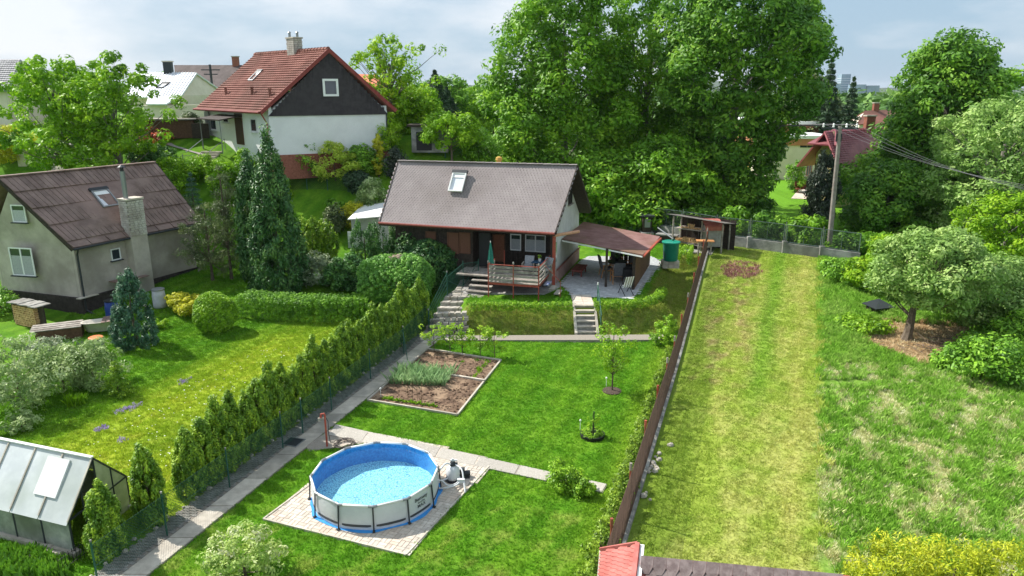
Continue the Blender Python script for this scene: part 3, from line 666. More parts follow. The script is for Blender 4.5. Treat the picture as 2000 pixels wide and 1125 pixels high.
# green fence
fp = [(lx(y), y, 0) for y in (14.2, 16.69)]
gposts = [(150, 1120), (327, 1047), (449, 953), (553, 876), (592, 847), (648, 802), (724, 741), (789, 692), (836, 640)]
gp = [G(*p) for p in gposts]; gp[0] = np.array((lx(14.6), 14.6, 0.))
f1 = thing('wire_fence', gp[1], 'green diamond wire fence on thin green posts between thuja row and path', 'fence')
wm, _ = wire_mesh([p for p in gp], 1.15, .06, .0032)
tag(wm.build('netting', GREENW, f1), kind=None)
for i, p in enumerate(gp):
    o = MB().tube([(p[0], p[1], -.1), (p[0], p[1], 1.3)], .024, 6).build('post', GREENP, f1)
    MB().tube([(p[0], p[1], 1.29), (p[0], p[1], 1.34)], .028, 6).build('post_cap', CONCD, o)
for z in (1.19, .62): MB().tube([p + np.array((0, 0, z)) for p in gp], .004, 4).build('tension_wire', GREENW, f1)
MB().tube([G(789, 692) + np.array((0, 0, 1.1)), G(765, 705) + np.array((.7, 0, 0))], .018, 5).build('brace', GREENP, f1)
# sloping railings that climb beside the stone steps
sA, sB, sC, sD = G(838, 650), G(874, 588, .8), G(905, 560, 1.1), G(935, 556, 1.1)
f2 = thing('sloping_railing', sA, 'green tube railing with slanting bars climbing beside the stone steps', 'railing')
tops = [1.15, 1.45, 1.1]
for p, h in zip((sA, sB), (1.15, 1.55)):
    o = MB().tube([p - np.array((0, 0, .2)), p + np.array((0, 0, h))], .026, 6).build('post', GREENP, f2); MB().tube([p + np.array((0, 0, h)), p + np.array((0, 0, h + .08))], .035, 6).build('post_cap', CONCD, o)
for k in range(6):
    t = .15 + k * .17; MB().tube([sA + np.array((0, 0, t * 1.15)), sB + np.array((0, 0, t * 1.5))], .013, 5).build('rail', GREENP, f2)
f3 = thing('garden_gate', sB, 'open green mesh gate panel at the top of the stone steps', 'gate')
gm_, _ = wire_mesh([sB, sC, sD], 1.25, .06, .003); gm_.build('netting', GREENW, f3)
for p in (sC, sD): MB().tube([p - np.array((0, 0, .1)), p + np.array((0, 0, 1.45))], .026, 6).build('post', GREENP, f3)
MB().tube([sB + (0, 0, 1.3), sC + (0, 0, 1.3), sD + (0, 0, 1.3)], .016, 5).build('top_rail', GREENP, f3)
MB().tube([sB + (0, 0, 1.1), sC], .016, 5).build('brace', GREENP, f3); MB().tube([sC + (0, 0, .05), sD + (0, 0, 1.3)], .016, 5).build('brace', GREENP, f3)
# red fence on its concrete kerb
ftops = [(1188, 1022), (1225, 912), (1252, 826), (1275, 754), (1300, 700), (1317, 661), (1334, 624), (1347, 589), (1357.5, 559), (1367, 535.6), (1377, 510.7), (1386, 492)]
ry = [14.9, 17.5, 20.1, 22.8, 25.4, 27.8, 30.4, 33.2, 36.2, 38.9, 42.2, 45.2, 48.2]
rp = [np.array((fx(y), y, H1(fx(y) + .06, y))) for y in ry]
f4 = thing('wire_fence', rp[3], 'long brown diamond wire fence with rusty red posts along the mown strip', 'fence')
rl = [np.array((fx(13.6), 13.6, 0.))] + rp
wm, _ = wire_mesh(rl, 1.42, .05, .0034, .08); wm.build('netting', BROWNW, f4)
for p in rp:
    o = MB().tube([p + np.array((-.05, 0, -.2)), p + np.array((-.05, 0, 1.52))], .03, 7).build('post', REDP, f4)
    MB().tube([p + np.array((-.05, 0, 1.51)), p + np.array((-.05, 0, 1.72))], .042, 7).build('post_sleeve', WOODG if int(p[1]) % 2 else REDP, o)
for z in (1.5, .8): MB().tube([p + np.array((0, 0, z)) for p in rl], .006, 4).build('tension_wire', BROWNW, f4)
for a, b in zip(rl[:-1], rl[1:]):
    e_ = np.array((.065, 0, 0)); MB().hexa([a + e_ * .1 - (0, 0, .2), a + e_ * 1.6 - (0, 0, .2), b + e_ * 1.6 - (0, 0, .2), b + e_ * .1 - (0, 0, .2), a + e_ * .1 + (0, 0, .1), a + e_ * 1.6 + (0, 0, .08), b + e_ * 1.6 + (0, .02, .08), b + e_ * .1 + (0, .02, .1)]).build('kerb_panel', CONCD, f4)
# ------------------------------------------------------------------ pool
def poolmat():
    m = bpy.data.materials.new('pool_liner'); m.use_nodes = True; n = m.node_tree.nodes; l = m.node_tree.links; p = n['Principled BSDF']; p.inputs['Roughness'].default_value = .4
    g = N('ShaderNodeNewGeometry', n); v = N('ShaderNodeTexVoronoi', n); v.feature = 'DISTANCE_TO_EDGE'; v.inputs['Scale'].default_value = 13; l.new(g.outputs['Position'], v.inputs[0])
    v2 = N('ShaderNodeTexVoronoi', n); v2.inputs['Scale'].default_value = 13; l.new(g.outputs['Position'], v2.inputs[0])
    r = N('ShaderNodeValToRGB', n); l.new(v.outputs['Distance'], r.inputs[0]); r.color_ramp.elements[0].position = .02; r.color_ramp.elements[0].color = (.035, .20, .42, 1); r.color_ramp.elements[1].position = .12; r.color_ramp.elements[1].color = (.40, .84, .92, 1)
    s = N('ShaderNodeSeparateColor', n); l.new(v2.outputs['Color'], s.inputs[0]); mm = N('ShaderNodeMath', n, operation='MULTIPLY'); mm.inputs[1].default_value = .35; l.new(s.outputs[0], mm.inputs[0])
    k = N('ShaderNodeMix', n, data_type='RGBA'); l.new(mm.outputs[0], k.inputs[0]); l.new(r.outputs[0], k.inputs[6]); k.inputs[7].default_value = (.55, .86, .93, 1); l.new(k.outputs[2], p.inputs['Base Color']); return m
def watermat():
    m = bpy.data.materials.new('pool_water'); m.use_nodes = True; n = m.node_tree.nodes; l = m.node_tree.links; n.clear(); o = N('ShaderNodeOutputMaterial', n)
    t = N('ShaderNodeBsdfTransparent', n); t.inputs[0].default_value = (.90, .98, 1, 1); g = N('ShaderNodeBsdfGlossy', n); g.inputs['Roughness'].default_value = .03
    f = N('ShaderNodeFresnel', n); f.inputs[0].default_value = 1.33; x = N('ShaderNodeMixShader', n); l.new(f.outputs[0], x.inputs[0]); l.new(t.outputs[0], x.inputs[1]); l.new(g.outputs[0], x.inputs[2]); l.new(x.outputs[0], o.inputs[0])
    q = N('ShaderNodeNewGeometry', n); z = N('ShaderNodeTexNoise', n); z.inputs['Scale'].default_value = 5; l.new(q.outputs['Position'], z.inputs[0]); b = N('ShaderNodeBump', n); b.inputs['Strength'].default_value = .25; b.inputs['Distance'].default_value = .02
    l.new(z.outputs[0], b.inputs['Height']); l.new(b.outputs[0], g.inputs['Normal']); l.new(b.outputs[0], f.inputs['Normal']); return m
LINER = poolmat(); WATER = watermat()
LINERW = mat('blue_liner_wall', (.03, .22, .56), (.07, .34, .70), sc=14, rough=.4, det=2)
VINYL = mat('pale_grey_vinyl', (.62, .64, .67), (.70, .72, .74), sc=2, rough=.5, bump=.25, bsc=6)
CLOTHB = mat('blue_ground_cloth', (.03, .24, .60), (.05, .30, .68), sc=4, rough=.6, bump=.5, bsc=8)
pc = pool_c; PR = 1.83; px_ = thing('swimming_pool', pc, 'round frame pool with pale grey walls and clear blue water on the pavers', 'pool')
A0 = R(-90) + R(-21.5) ; NS = 12
def prad(a):
    k = (a - A0) % (2 * math.pi / NS) - math.pi / NS; return PR * math.cos(math.pi / NS) / math.cos(k) * .45 + PR * .985 * .55
rings = [A0 + 2 * math.pi * i / 96 for i in range(96)]
def ringwall(r_off, z0, z1, nz=3, sag=0.):
    v = []; f = []; n = 96
    for j in range(nz + 1):
        z = z0 + (z1 - z0) * j / nz; bul = sag * math.sin(math.pi * j / nz)
        for a in rings: rr = prad(a) + r_off + bul; v.append((rr * math.cos(a), rr * math.sin(a), z))
    for j in range(nz):
        for i in range(n): f.append((j * n + i, j * n + (i + 1) % n, (j + 1) * n + (i + 1) % n, (j + 1) * n + i))
    return v, f
mb = MB(); mb.add(*ringwall(0, .03, .73, 4, .03)); link('wall', mb.mesh('wall', VINYL, smooth=True), px_)
mb = MB(); v, f = ringwall(-.02, .03, .735, 2); mb.add(v, [q[::-1] for q in f]); link('liner_wall', mb.mesh('liner_wall', LINERW, smooth=True), px_)
mb = MB(); v = [(0, 0, .13)] + [((prad(a) - .02) * math.cos(a), (prad(a) - .02) * math.sin(a), .13) for a in rings]; mb.add(v, [(0, i + 1, (i + 1) % 96 + 1) for i in range(96)]); link('liner_floor', mb.mesh('liner_floor', LINER), px_)
mb = MB(); v = [((prad(a) - .025) * math.cos(a), (prad(a) - .025) * math.sin(a), .675) for a in rings]; mb.add(v, [tuple(range(96))]); link('water', mb.mesh('water', WATER), px_)
mb = MB(); v = [((prad(a) + .10 + .035 * math.sin(a * 7) + .02 * math.sin(a * 17)) * math.cos(a), (prad(a) + .10 + .035 * math.sin(a * 7)) * math.sin(a), .029) for a in rings]; w = [(x, y, .034) for x, y, z in v]
mb.add(v + w, [tuple(range(96, 192))] + [(i, (i + 1) % 96, 96 + (i + 1) % 96, 96 + i) for i in range(96)]); link('ground_cloth', mb.mesh('ground_cloth', CLOTHB), px_)
for i in range(NS):
    a = A0 + i * 2 * math.pi / NS; b = a + 2 * math.pi / NS; ca_, sa = math.cos(a), math.sin(a)
    pa_ = np.array((PR * ca_, PR * sa, .76)); pb_ = np.array((PR * math.cos(b), PR * math.sin(b), .76))
    mb = MB().tube([pa_, pb_], .033, 8); link('top_rail', mb.mesh('top_rail', WHITE, smooth=True), px_)
    mb = MB(); mb.tube([((PR + .02) * ca_, (PR + .02) * sa, .75), ((PR + .075) * ca_, (PR + .075) * sa, .03)], .021, 8); l_ = link('leg', mb.mesh('leg', DSTEEL), px_)
    mb = MB(); mb.box(((PR + .08) * ca_, (PR + .08) * sa, .05), (.09, .07, .03), a); link('foot', mb.mesh('foot', DSTEEL), l_)
    tdir = (pb_ - pa_) / np.linalg.norm(pb_ - pa_); pdir = np.array((PR * math.cos(a - 2 * math.pi / NS), PR * math.sin(a - 2 * math.pi / NS), .76)) - pa_; pdir /= np.linalg.norm(pdir)
    mb = MB().tube([pa_ + pdir * .12, pa_, pa_ + tdir * .12], .04, 8); link('rail_joint', mb.mesh('rail_joint', STEEL), px_)
    # printed dark band low on each wall panel
    am = A0 + (i + .5) * 2 * math.pi / NS; mb = MB(); vv = []
    for k in range(9):
        aa = a + R(2.2) + (2 * math.pi / NS - R(4.4)) * k / 8
        for z in (.13, .205): rr = prad(aa) + .028; vv.append((rr * math.cos(aa), rr * math.sin(aa), z if not (k in (0, 8) and z < .15) else .15))
    mb.add(vv, [(2 * k, 2 * k + 2, 2 * k + 3, 2 * k + 1) for k in range(8)]); link('printed_band', mb.mesh('printed_band', mat('dark_print', (.06, .065, .07), rough=.5)), px_)
# lettering on the right wall panel
def text_mesh(s, size, mt, bold=True):
    cu = bpy.data.curves.new('lettering', 'FONT'); cu.body = s; cu.size = size; cu.align_x = 'CENTER'; cu.extrude = .001; cu.offset = .002 if bold else 0
    ob = bpy.data.objects.new('lettering', cu); C.objects.link(ob); bpy.context.view_layer.update()
    me = bpy.data.meshes.new_from_object(ob.evaluated_get(bpy.context.evaluated_depsgraph_get())); bpy.data.objects.remove(ob); me.materials.clear(); me.materials.append(mt); return me
for s, sz, z in (('Bestway', .15, .53), ('Steel Pro', .075, .44), ('MAX', .15, .31)):
    am = A0 + 2 * math.pi / NS * 2.52; me = text_mesh(s, sz, mat('dark_print', (.06, .065, .07)))
    co = np.zeros(len(me.vertices) * 3); me.vertices.foreach_get('co', co); co = co.reshape(-1, 3); aa = am + co[:, 0] / PR
    rr = np.array([prad(q) for q in aa]) + .036 + co[:, 2]; me.vertices.foreach_set('co', np.stack([rr * np.cos(aa), rr * np.sin(aa), co[:, 1] + z], 1).ravel()); me.update()
    link('lettering', me, px_)
# filter pump
fc = G(885, 938); fo = thing('filter_pump', fc, 'white sand filter with pump and dark valve head beside the pool', 'filter pump'); PLW = mat('white_plastic', (.68, .69, .70), rough=.35)
mb = MB().lathe((0, 0, .05), [(.17, 0), (.2, .06), (.215, .2), (.2, .34), (.14, .43), (.09, .46)], 20); link('tank', mb.mesh('tank', PLW, smooth=True), fo)
link('base', MB().lathe((0, 0, 0), [(.24, 0), (.25, .05), (.2, .07)], 16).mesh('base', BLACK), fo)
vh = link('valve_head', MB().lathe((0, 0, .5), [(.09, 0), (.1, .07), (.07, .13), (.05, .15)], 12).box((.09, 0, .57), (.12, .06, .06)).mesh('valve_head', DSTEEL), fo)
link('handle', MB().box((.03, 0, .68), (.2, .05, .04)).tube([(0, 0, .62), (0, 0, .74)], .03, 8).mesh('handle', PLW), vh)
link('motor', MB().tube([(.22, .12, .15), (.5, .2, .15)], .085, 10).box((.35, .16, .04), (.3, .2, .06)).box((.28, .14, .27), (.14, .14, .12)).mesh('motor', DSTEEL), fo)
link('strainer', MB().tube([(.18, .05, .12), (.18, .05, .3)], .07, 10).mesh('strainer', BLACK), fo)
pe = pc + np.array((PR * math.cos(.12), PR * math.sin(.12), 0)) - fc
for nm_, pts in (('hose', [(.0, -.05, .55), (-.2, -.1, .62), tuple(pe + (0, .1, .58))]), ('hose', [tuple(pe + (-.02, -.25, .5)), (-.3, -.45, .25), (-.1, -.5, .12), (.15, -.35, .12), (.2, -.05, .15)]),
                 ('hose', [(.05, 0, .56), (.28, -.25, .52), (.36, -.5, .3), (.42, -.8, .06)]), ('hose', [(-.1, -.1, .15), (-.45, -.35, .1), (-.35, -.62, .1), (.1, -.65, .2), (.28, -.5, .28)])):
    pts = [Vector(p) for p in pts]; sm = []
    for i in range(len(pts) - 1):
        p0, p1, p2, p3 = pts[max(i - 1, 0)], pts[i], pts[i + 1], pts[min(i + 2, len(pts) - 1)]
        for k in range(6):
            t = k / 6; sm.append(.5 * ((2 * p1) + (p2 - p0) * t + (2 * p0 - 5 * p1 + 4 * p2 - p3) * t * t + (3 * p1 - p0 - 3 * p2 + p3) * t ** 3))
    sm.append(pts[-1]); link(nm_, MB().tube(sm, .026, 8).mesh(nm_, PLW, smooth=True), fo)
link('connector', MB().box((.28, -.5, .28), (.22, .09, .12)).mesh('connector', PLW), fo)
# water pump pipe and hose
pp = G(639, 872); t = thing('standpipe', pp, 'slim red garden standpipe with tap beside the hose coil', 'standpipe')
link('pipe', MB().tube([(0, 0, 0), (0, 0, 1.15)], .032, 8).tube([(0, 0, 1.1), (-.02, 0, 1.2), (-.12, 0, 1.18), (-.14, 0, 1.05)], .035, 8).mesh('pipe', REDP), t)
link('tap', MB().box((-.08, 0, 1.02), (.22, .04, .05)).box((-.2, 0, .98), (.07, .07, .12)).mesh('tap', CONC), t)
link('riser_hose', MB().tube([(.03, 0, 1.05), (.09, .02, .9), (.08, 0, .5), (.12, .0, .15), (.3, .1, .05)], .012, 6).mesh('riser_hose', DSTEEL), t)
hc = G(673, 871); mb = MB(); pts = []
for k in range(140):
    a = k * 2 * math.pi / 22; rr = .30 + .05 * math.sin(k * .37) + .03 * math.cos(k * 1.1); pts.append((hc[0] + rr * math.cos(a), hc[1] + rr * 1.0 * math.sin(a), .055 + .02 * math.sin(k * .9) + k * .0006))
o = mb.tube(pts, .013, 5).build('hose_coil', mat('grey_brown_hose', (.11, .09, .08), rough=.6), None, org=hc); tag(o, 'coiled brown garden hose lying on the slabs behind the pool', 'hose')
# ------------------------------------------------------------------ garden bed
B3 = [np.array((*p, 0)) for p in BED]; n = 40; v = []; 
for j in range(n + 1):
    for i in range(n + 1):
        p = lerp(lerp(B3[0], B3[1], i / n), lerp(B3[3], B3[2], i / n), j / n); e_ = min(i, n - i, j, n - j) / 3
        v.append((p[0], p[1], .02 + min(1, e_) * (.035 + .035 * math.sin(j * 1.25) * .5 + .03 * noise.noise(Vector((p[0] * 5, p[1] * 5, 0))) + .02 * noise.noise(Vector((p[0] * 14, p[1] * 14, 3))))))
bed = MB().add(v, [(j * (n + 1) + i, j * (n + 1) + i + 1, (j + 1) * (n + 1) + i + 1, (j + 1) * (n + 1) + i) for j in range(n) for i in range(n)]).build('garden_bed', SOIL); tag(bed, 'bare brown soil of the vegetable bed', kind='structure')
def edging(a, b, w=.07, h=.09): return MB().beam((*a[:2], h / 2 - .01), (*b[:2], h / 2 - .01), w, h)
for a, b in ((0, 1), (1, 2), (3, 2), (0, 3)): edging(B3[a] - (B3[b] - B3[a]) * .0, B3[b]).build('edging_strip', CONC, bed)
edging(G(800, 724), G(947, 747), .1, .14).build('divider_board', CONC, bed)
clod = MB().lathe((0, 0, 0), [(.03, -.02), (.045, .01), (.02, .03)], 5).mesh('clod', SOIL)
def bedpt(i, j): return lerp(lerp(B3[0], B3[1], i), lerp(B3[3], B3[2], i), j)
pts = [bedpt(rnd.uniform(.03, .97), rnd.uniform(.03, .97)) + (0, 0, .06) for _ in range(900)]; scatter('soil_clods', pts, RNG.uniform(.3, 1.2, 900), clod, kind='stuff')
lk = tuft_mesh('leek_tuft', 11, .5, .014, .05, LM['leek'], RNG)
pts = []
for r_ in range(4):
    a, b = G(762 + r_ * 6, 752 - r_ * 8), G(872 + r_ * 6, 756 - r_ * 7)
    for k in range(26): pts.append(lerp(a, b, (k + rnd.random() * .6) / 26) + (0, 0, .04))
o = scatter('leeks', pts, RNG.uniform(.7, 1.1, len(pts)), lk, 'four close rows of grey green leeks in the vegetable bed', 'leeks')
ltc = tuft_mesh('lettuce_tuft', 14, .14, .035, .06, LM['box'], RNG)
pts = [lerp(G(748, 781), G(828, 793), (k + rnd.random() * .5) / 26) + (0, rnd.uniform(-.07, .07), .03) for k in range(34)]
scatter('lettuce_row', pts, RNG.uniform(.7, 1.1, len(pts)), ltc, 'low row of bright green seedlings at the front of the bed', 'seedlings')
pts = [lerp(G(924, 740), G(952, 708), k / 11) + (rnd.uniform(-.1, .1), 0, .03) for k in range(12)] + [G(928, 704), G(933, 706), G(902, 708)]
scatter('strawberry_row', pts, RNG.uniform(.8, 1.4, len(pts)), tuft_mesh('strawberry_tuft', 14, .14, .03, .09, LM['bright'], RNG), 'short slanting row of strawberry plants at the back right of the bed', 'strawberries')
for k, x_ in enumerate((797, 806, 815, 824)):
    a = G(x_, 786 + k * 1.5); tag(MB().tube([a, a + np.array((.02, 0, .95))], .008, 4).build('bean_stake', WOODB, None, org=a), '%s thin wooden stake from the left in the front part of the vegetable bed' % ('first', 'second', 'third', 'fourth')[k], 'stake', 'thin stakes in the vegetable bed')
for k, (x_, y_, s_) in enumerate(((848, 690, 'first apple seedling from the path, at the back edge of the vegetable bed'), (879, 688, 'second apple seedling from the path, behind the bed'), (903, 693, 'middle apple seedling of the row behind the bed'), (938, 697, 'fourth apple seedling from the path, behind the bed'), (966, 700, 'apple seedling furthest from the path, at the right corner of the bed'))):
    rng = np.random.default_rng(50 + k); p = G(x_, y_); o = thing('apple_seedling', p, s_, 'young tree', 'apple seedlings behind the vegetable bed')
    ce = np.array([(rng.uniform(-.55, .55), rng.uniform(-.25, .25), rng.uniform(.45, 1.35)) for _ in range(26)])
    v, f, t_ = leaves(ce, np.array((.13, .13, .1)), 22, .05, rng=rng, nb=.3, ub=.9); link('foliage', npmesh('foliage', v, f, LM['bright'], t_), o)
    link('stem', trunk_mesh(.022, 1.2, ce[:14], rng, n=6, rr=.5).mesh('stem', BARK), o)
for x_, y_, s_ in ((1184, 755, 'white label stake beside the young tree'), (1133, 840, 'white label stake at the black planter ring'), (744, 776, 'small stake at the front left of the vegetable bed')):
    p = G(x_, y_); t = thing('label_stake', p, s_, 'plant label'); link('stick', MB().tube([(0, 0, 0), (0, 0, .35)], .009, 5).mesh('stick', WHITE), t); link('disc', MB().lathe((0, 0, .35), [(.035, 0), (.04, .03), (.02, .06)], 8).mesh('disc', WHITE), t)
# young tree with soil ring, little tree in black ring
p = G(1195, 764); t = tree('young_tree', p, 2.9, [(0, .35), (.3, .75), (.6, .95), (.85, .75), (1, .25)], LM['bright'], 'slender young fruit tree with upright branches in a soil ring on the lawn', cat='young tree', nc=120, cr=(.13, .13, .16), nper=16, size=.045, c0=.3, tr=.035, nl=46, inner=.2, seed=8, th=.9)
o = MB().lathe((*p[:2], 0), [(.36, -.02), (.38, .03), (.3, .05), (.05, .06)], 20).build('soil_ring', mat('dark_mulch', (.05, .035, .03), (.11, .08, .06), sc=20, rough=1, bump=1, bsc=40), None); tag(o, 'dark mulch ring round the foot of the young tree', kind='structure')
p = G(1157, 853); t = thing('ring_planter', p, 'low black ring planter filled with clover and a tiny sapling', 'planter')
link('ring', MB().lathe((0, 0, 0), [(.40, -.02), (.42, .13), (.39, .135), (.37, .1)], 24).mesh('ring', BLACK), t)
rng = np.random.default_rng(4); ce = [(r * math.cos(a), r * math.sin(a), .17 - r * .1) for r, a in zip(.36 * rng.random(50) ** .5, rng.random(50) * 6.28)]
v, f, t_ = leaves(ce, np.array((.07, .07, .06)), 30, .03, rng=rng, ub=1.); link('clover', npmesh('clover', v, f, LM['box'], t_), t)
s_ = thing('sapling', p, 'tiny sapling tied to a dark stake inside the black ring planter', 'young tree'); ce = np.array([(rng.uniform(-.22, .22), rng.uniform(-.1, .1), rng.uniform(.3, .95)) for _ in range(16)])
v, f, t_ = leaves(ce, np.array((.06, .06, .05)), 12, .04, rng=rng, ub=.9); link('foliage', npmesh('foliage', v, f, LM['bright'], t_), s_); link('stem', trunk_mesh(.015, .9, ce[:10], rng, n=5).mesh('stem', BARK), s_)
link('stake', MB().tube([(.03, 0, .1), (.03, 0, .95)], .018, 5).mesh('stake', DSTEEL), s_)
# ------------------------------------------------------------------ building helpers
ROOFSH = mat('bitumen_shingle', (.28, .24, .235), (.35, .305, .295), sc=1.2, rough=.9, bump=.3, bsc=120, c3=(.23, .195, .185), rr=(.3, .7))
RENDER = mat('grey_render', (.42, .37, .32), (.53, .475, .415), sc=1.4, rough=.95, bump=.8, bsc=35, c3=(.25, .22, .185))
RENDERL = mat('light_render', (.52, .52, .48), (.62, .62, .57), sc=1.1, rough=.95, bump=.4, bsc=50, c3=(.46, .46, .42))
PLINTH = mat('reddish_plinth', (.32, .20, .17), (.42, .28, .25), sc=2, rough=.9, bump=.5, bsc=50)
REDROOF = mat('red_gutter', (.24, .06, .045), (.32, .09, .07), sc=5, rough=.55)
FELT = mat('blotchy_red_felt', (.23, .115, .10), (.32, .18, .16), sc=1.5, rough=.95, bump=.5, bsc=90, c3=(.16, .10, .05))  # brownish red with random darker brown blotches
def V3(*a): return np.array(a, float)
def bil(q, s, t):
    a, b, c, d = q; return (np.array(a) * (1 - s) + np.array(b) * s) * (1 - t) + (np.array(d) * (1 - s) + np.array(c) * s) * t   # a,b bottom; d,c top
def wall_quad(mb, p0, p1, z0, z1, th=.2):
    p0 = V3(*p0); p1 = V3(*p1); return mb.beam((p0[0], p0[1], (z0 + z1) / 2), (p1[0], p1[1], (z0 + z1) / 2), th, z1 - z0)
def window(parent, p, d, n, w, h, frame=WHITE, pane=GLASS, sill=None, mull=1, name='window', fw=.06, curtain=None, depth=.05):
    """window centred at p in a wall running along unit d with outward normal n"""
    p = V3(*p); d = V3(*d, 0) if len(d) == 2 else V3(*d); n = V3(*n, 0) if len(n) == 2 else V3(*n); up = V3(0, 0, 1)
    if abs(n[2]) > 1e-3: up = np.cross(n, d); up = up if up[2] > 0 else -up
    def bx(mb, cu, cv, cw, su, sv, sw):
        q = [p + d * (cu + a * su / 2) + up * (cv + b * sv / 2) + n * (cw + c * sw / 2) for c in (-1, 1) for a, b in ((-1, -1), (1, -1), (1, 1), (-1, 1))]; mb.hexa(q)
    mb = MB()
    for s in (-1, 1): bx(mb, s * (w / 2 - fw / 2), 0, depth / 2, fw, h, depth); bx(mb, 0, s * (h / 2 - fw / 2), depth / 2, w - 2 * fw, fw, depth)
    for k in range(mull): bx(mb, -w / 2 + w * (k + 1) / (mull + 1), 0, depth / 2, fw * 1.2, h - 2 * fw, depth * .9)
    o = mb.build(name, frame, parent)
    mb = MB(); bx(mb, 0, 0, .012, w - 2 * fw, h - 2 * fw, .01); mb.build('pane', pane, o)
    if curtain: mb = MB(); bx(mb, 0, -h * .12, .02, w - 2 * fw - .02, (h - 2 * fw) * .72, .004); mb.build('curtain', curtain, o)
    if sill: mb = MB(); bx(mb, 0, -h / 2 - .03, .06, w + .16, .05, .16); mb.build('sill', sill, o)
    return o
# ------------------------------------------------------------------ chalet
cFL, cFR, cRL, cRR = G(741, 434, 4.28), G(1084, 454, 4.28), G(778, 314, 7.44), G(1127.6, 322.8, 7.44)
cu_ = (cFR - cFL); cu_[2] = 0; cL = np.linalg.norm(cu_); cu_ /= cL; cv_ = V3(-cu_[1], cu_[0], 0)
cBR = cRR + cv_ * 4.4 - (0, 0, 3.2); cBL = cRL + cv_ * 4.4 - (0, 0, 3.2)
ch = thing('chalet', (cFL + cFR) / 2 * (1, 1, 0) + (0, 0, T), 'garden chalet with steep grey shingle roof, dark boarded front and veranda deck', 'chalet')
q = (cFL, cFR, cRR, cRL); nrmF = np.cross(q[1] - q[0], q[3] - q[0]); nrmF /= np.linalg.norm(nrmF)
roof = MB().slab((cFL, cFR, cRR, cRL), .12).slab((cRL, cRR, cBR, cBL), .12).build('roof', ROOFSH, ch)
mb = MB(); NR, NC = 27, 58; dn = (q[0] - q[3]); dn /= np.linalg.norm(dn); sx = (q[1] - q[0]) / np.linalg.norm(q[1] - q[0])
for r in range(NR):
    t = (r + .9) / NR
    for c in range(-1, NC + 1):
        s = (c + (.5 if r % 2 else 0) + .5) / NC
        if not -.001 < s < 1.001: continue
        p = bil(q, s, t) + nrmF * (.034 + rnd.uniform(-.001, .002)); w = cL / NC * .475; L = .22; top = p + nrmF * -.012
        a = [top - sx * w, top + sx * w, p + dn * L * .55 + sx * w, p + dn * L * .9 + sx * w * .6, p + dn * L * 1.05, p + dn * L * .9 - sx * w * .6, p + dn * L * .55 - sx * w]
        th = nrmF * .032; k = len(mb.v); mb.add(a + [x - th for x in a[2:]], [(0, 1, 2, 3, 4, 5, 6), (2, 7, 8, 3), (3, 8, 9, 4), (4, 9, 10, 5), (5, 10, 11, 6)])
so = mb.build('shingles', ROOFSH, roof); so.data.materials.append(mat('shingle_edge_shadow', (.085, .07, .07), (.12, .10, .10), sc=8, rough=.95)); so.data.polygons.foreach_set('material_index', [0 if i % 5 == 0 else 1 for i in range(len(so.data.polygons))]); tag(so, kind='stuff')  # dark edge faces paint in the shadow below each shingle
MB().slab([p - (0, 0, .17) for p in (cFL, cFR, cRR, cRL)], .02).slab([p - (0, 0, .17) for p in (cRL, cRR, cBR, cBL)], .02).build('underside_shade', WOODD, roof)  # added dark slab: shade under the roof is put into its colour
for k in range(22):
    a = lerp(cRL, cRR, k / 22), lerp(cRL, cRR, (k + .97) / 22); MB().beam(a[0] + (0, 0, .02), a[1] + (0, 0, .035), .34, .03).build('ridge_cap', ROOFSH, roof)
# skylight
def skylight(parent, quad, c, w, h, frame, blind, lip=True):
    a, b, c_, d = quad; u = (b - a) / np.linalg.norm(b - a); m = np.array(c, float); up = (d - a); up = up - u * up.dot(u); up /= np.linalg.norm(up); n = np.cross(u, up); n = n if n[2] > 0 else -n
    o = window(parent, m + n * .02, u, n, w, h, frame, blind, mull=0, name='roof_window', fw=.07, depth=.11)
    MB().hexa([m + u * s * (w / 2 + .04) + up * t + n * z for z in (0, .15) for s, t in ((-1, h / 2 - .02), (1, h / 2 - .02), (1, h / 2 + .16), (-1, h / 2 + .16))]).build('hood', DSTEEL, o)
    MB().hexa([m + u * s * (w / 2 - .03) + up * t + n * z for z in (.06, .075) for s, t in ((-1, h / 2 - .32), (1, h / 2 - .32), (1, h / 2 - .05), (-1, h / 2 - .05))]).build('blind_rail', WHITE, o)
    return o
BLINDP = mat('bright_blind_behind_glass', (.72, .75, .80), (.80, .82, .86), sc=2, rough=.12, spec=.8)
def on_plane(px, py, quad):
    a, b, c, d = quad; n = np.cross(b - a, d - a); r = ray(px, py); t = n.dot(a - V3(0, 0, CZ)) / n.dot(r); return V3(0, 0, CZ) + r * t
skylight(ch, q, on_plane(894, 357, q), .84, 1.25, WHITE, BLINDP)
# eaves: fascia, gutter
MB().beam(cFL - cv_ * .03 - (0, 0, .09), cFR - cv_ * .03 - (0, 0, .09), .03, .18).build('fascia_board', WOODD, ch)
MB().tube([cFL - cv_ * .12 - (0, 0, .02), cFR - cv_ * .12 - (0, 0, .05)], .065, 8).build('gutter', REDROOF, ch)
for a, b in ((cFR, cRR), (cRR, cBR), (cFL, cRL)): MB().beam(a + cu_ * .02 - (0, 0, .06), b + cu_ * .02 - (0, 0, .06), .04, .2).build('verge_board', WOODD, ch)
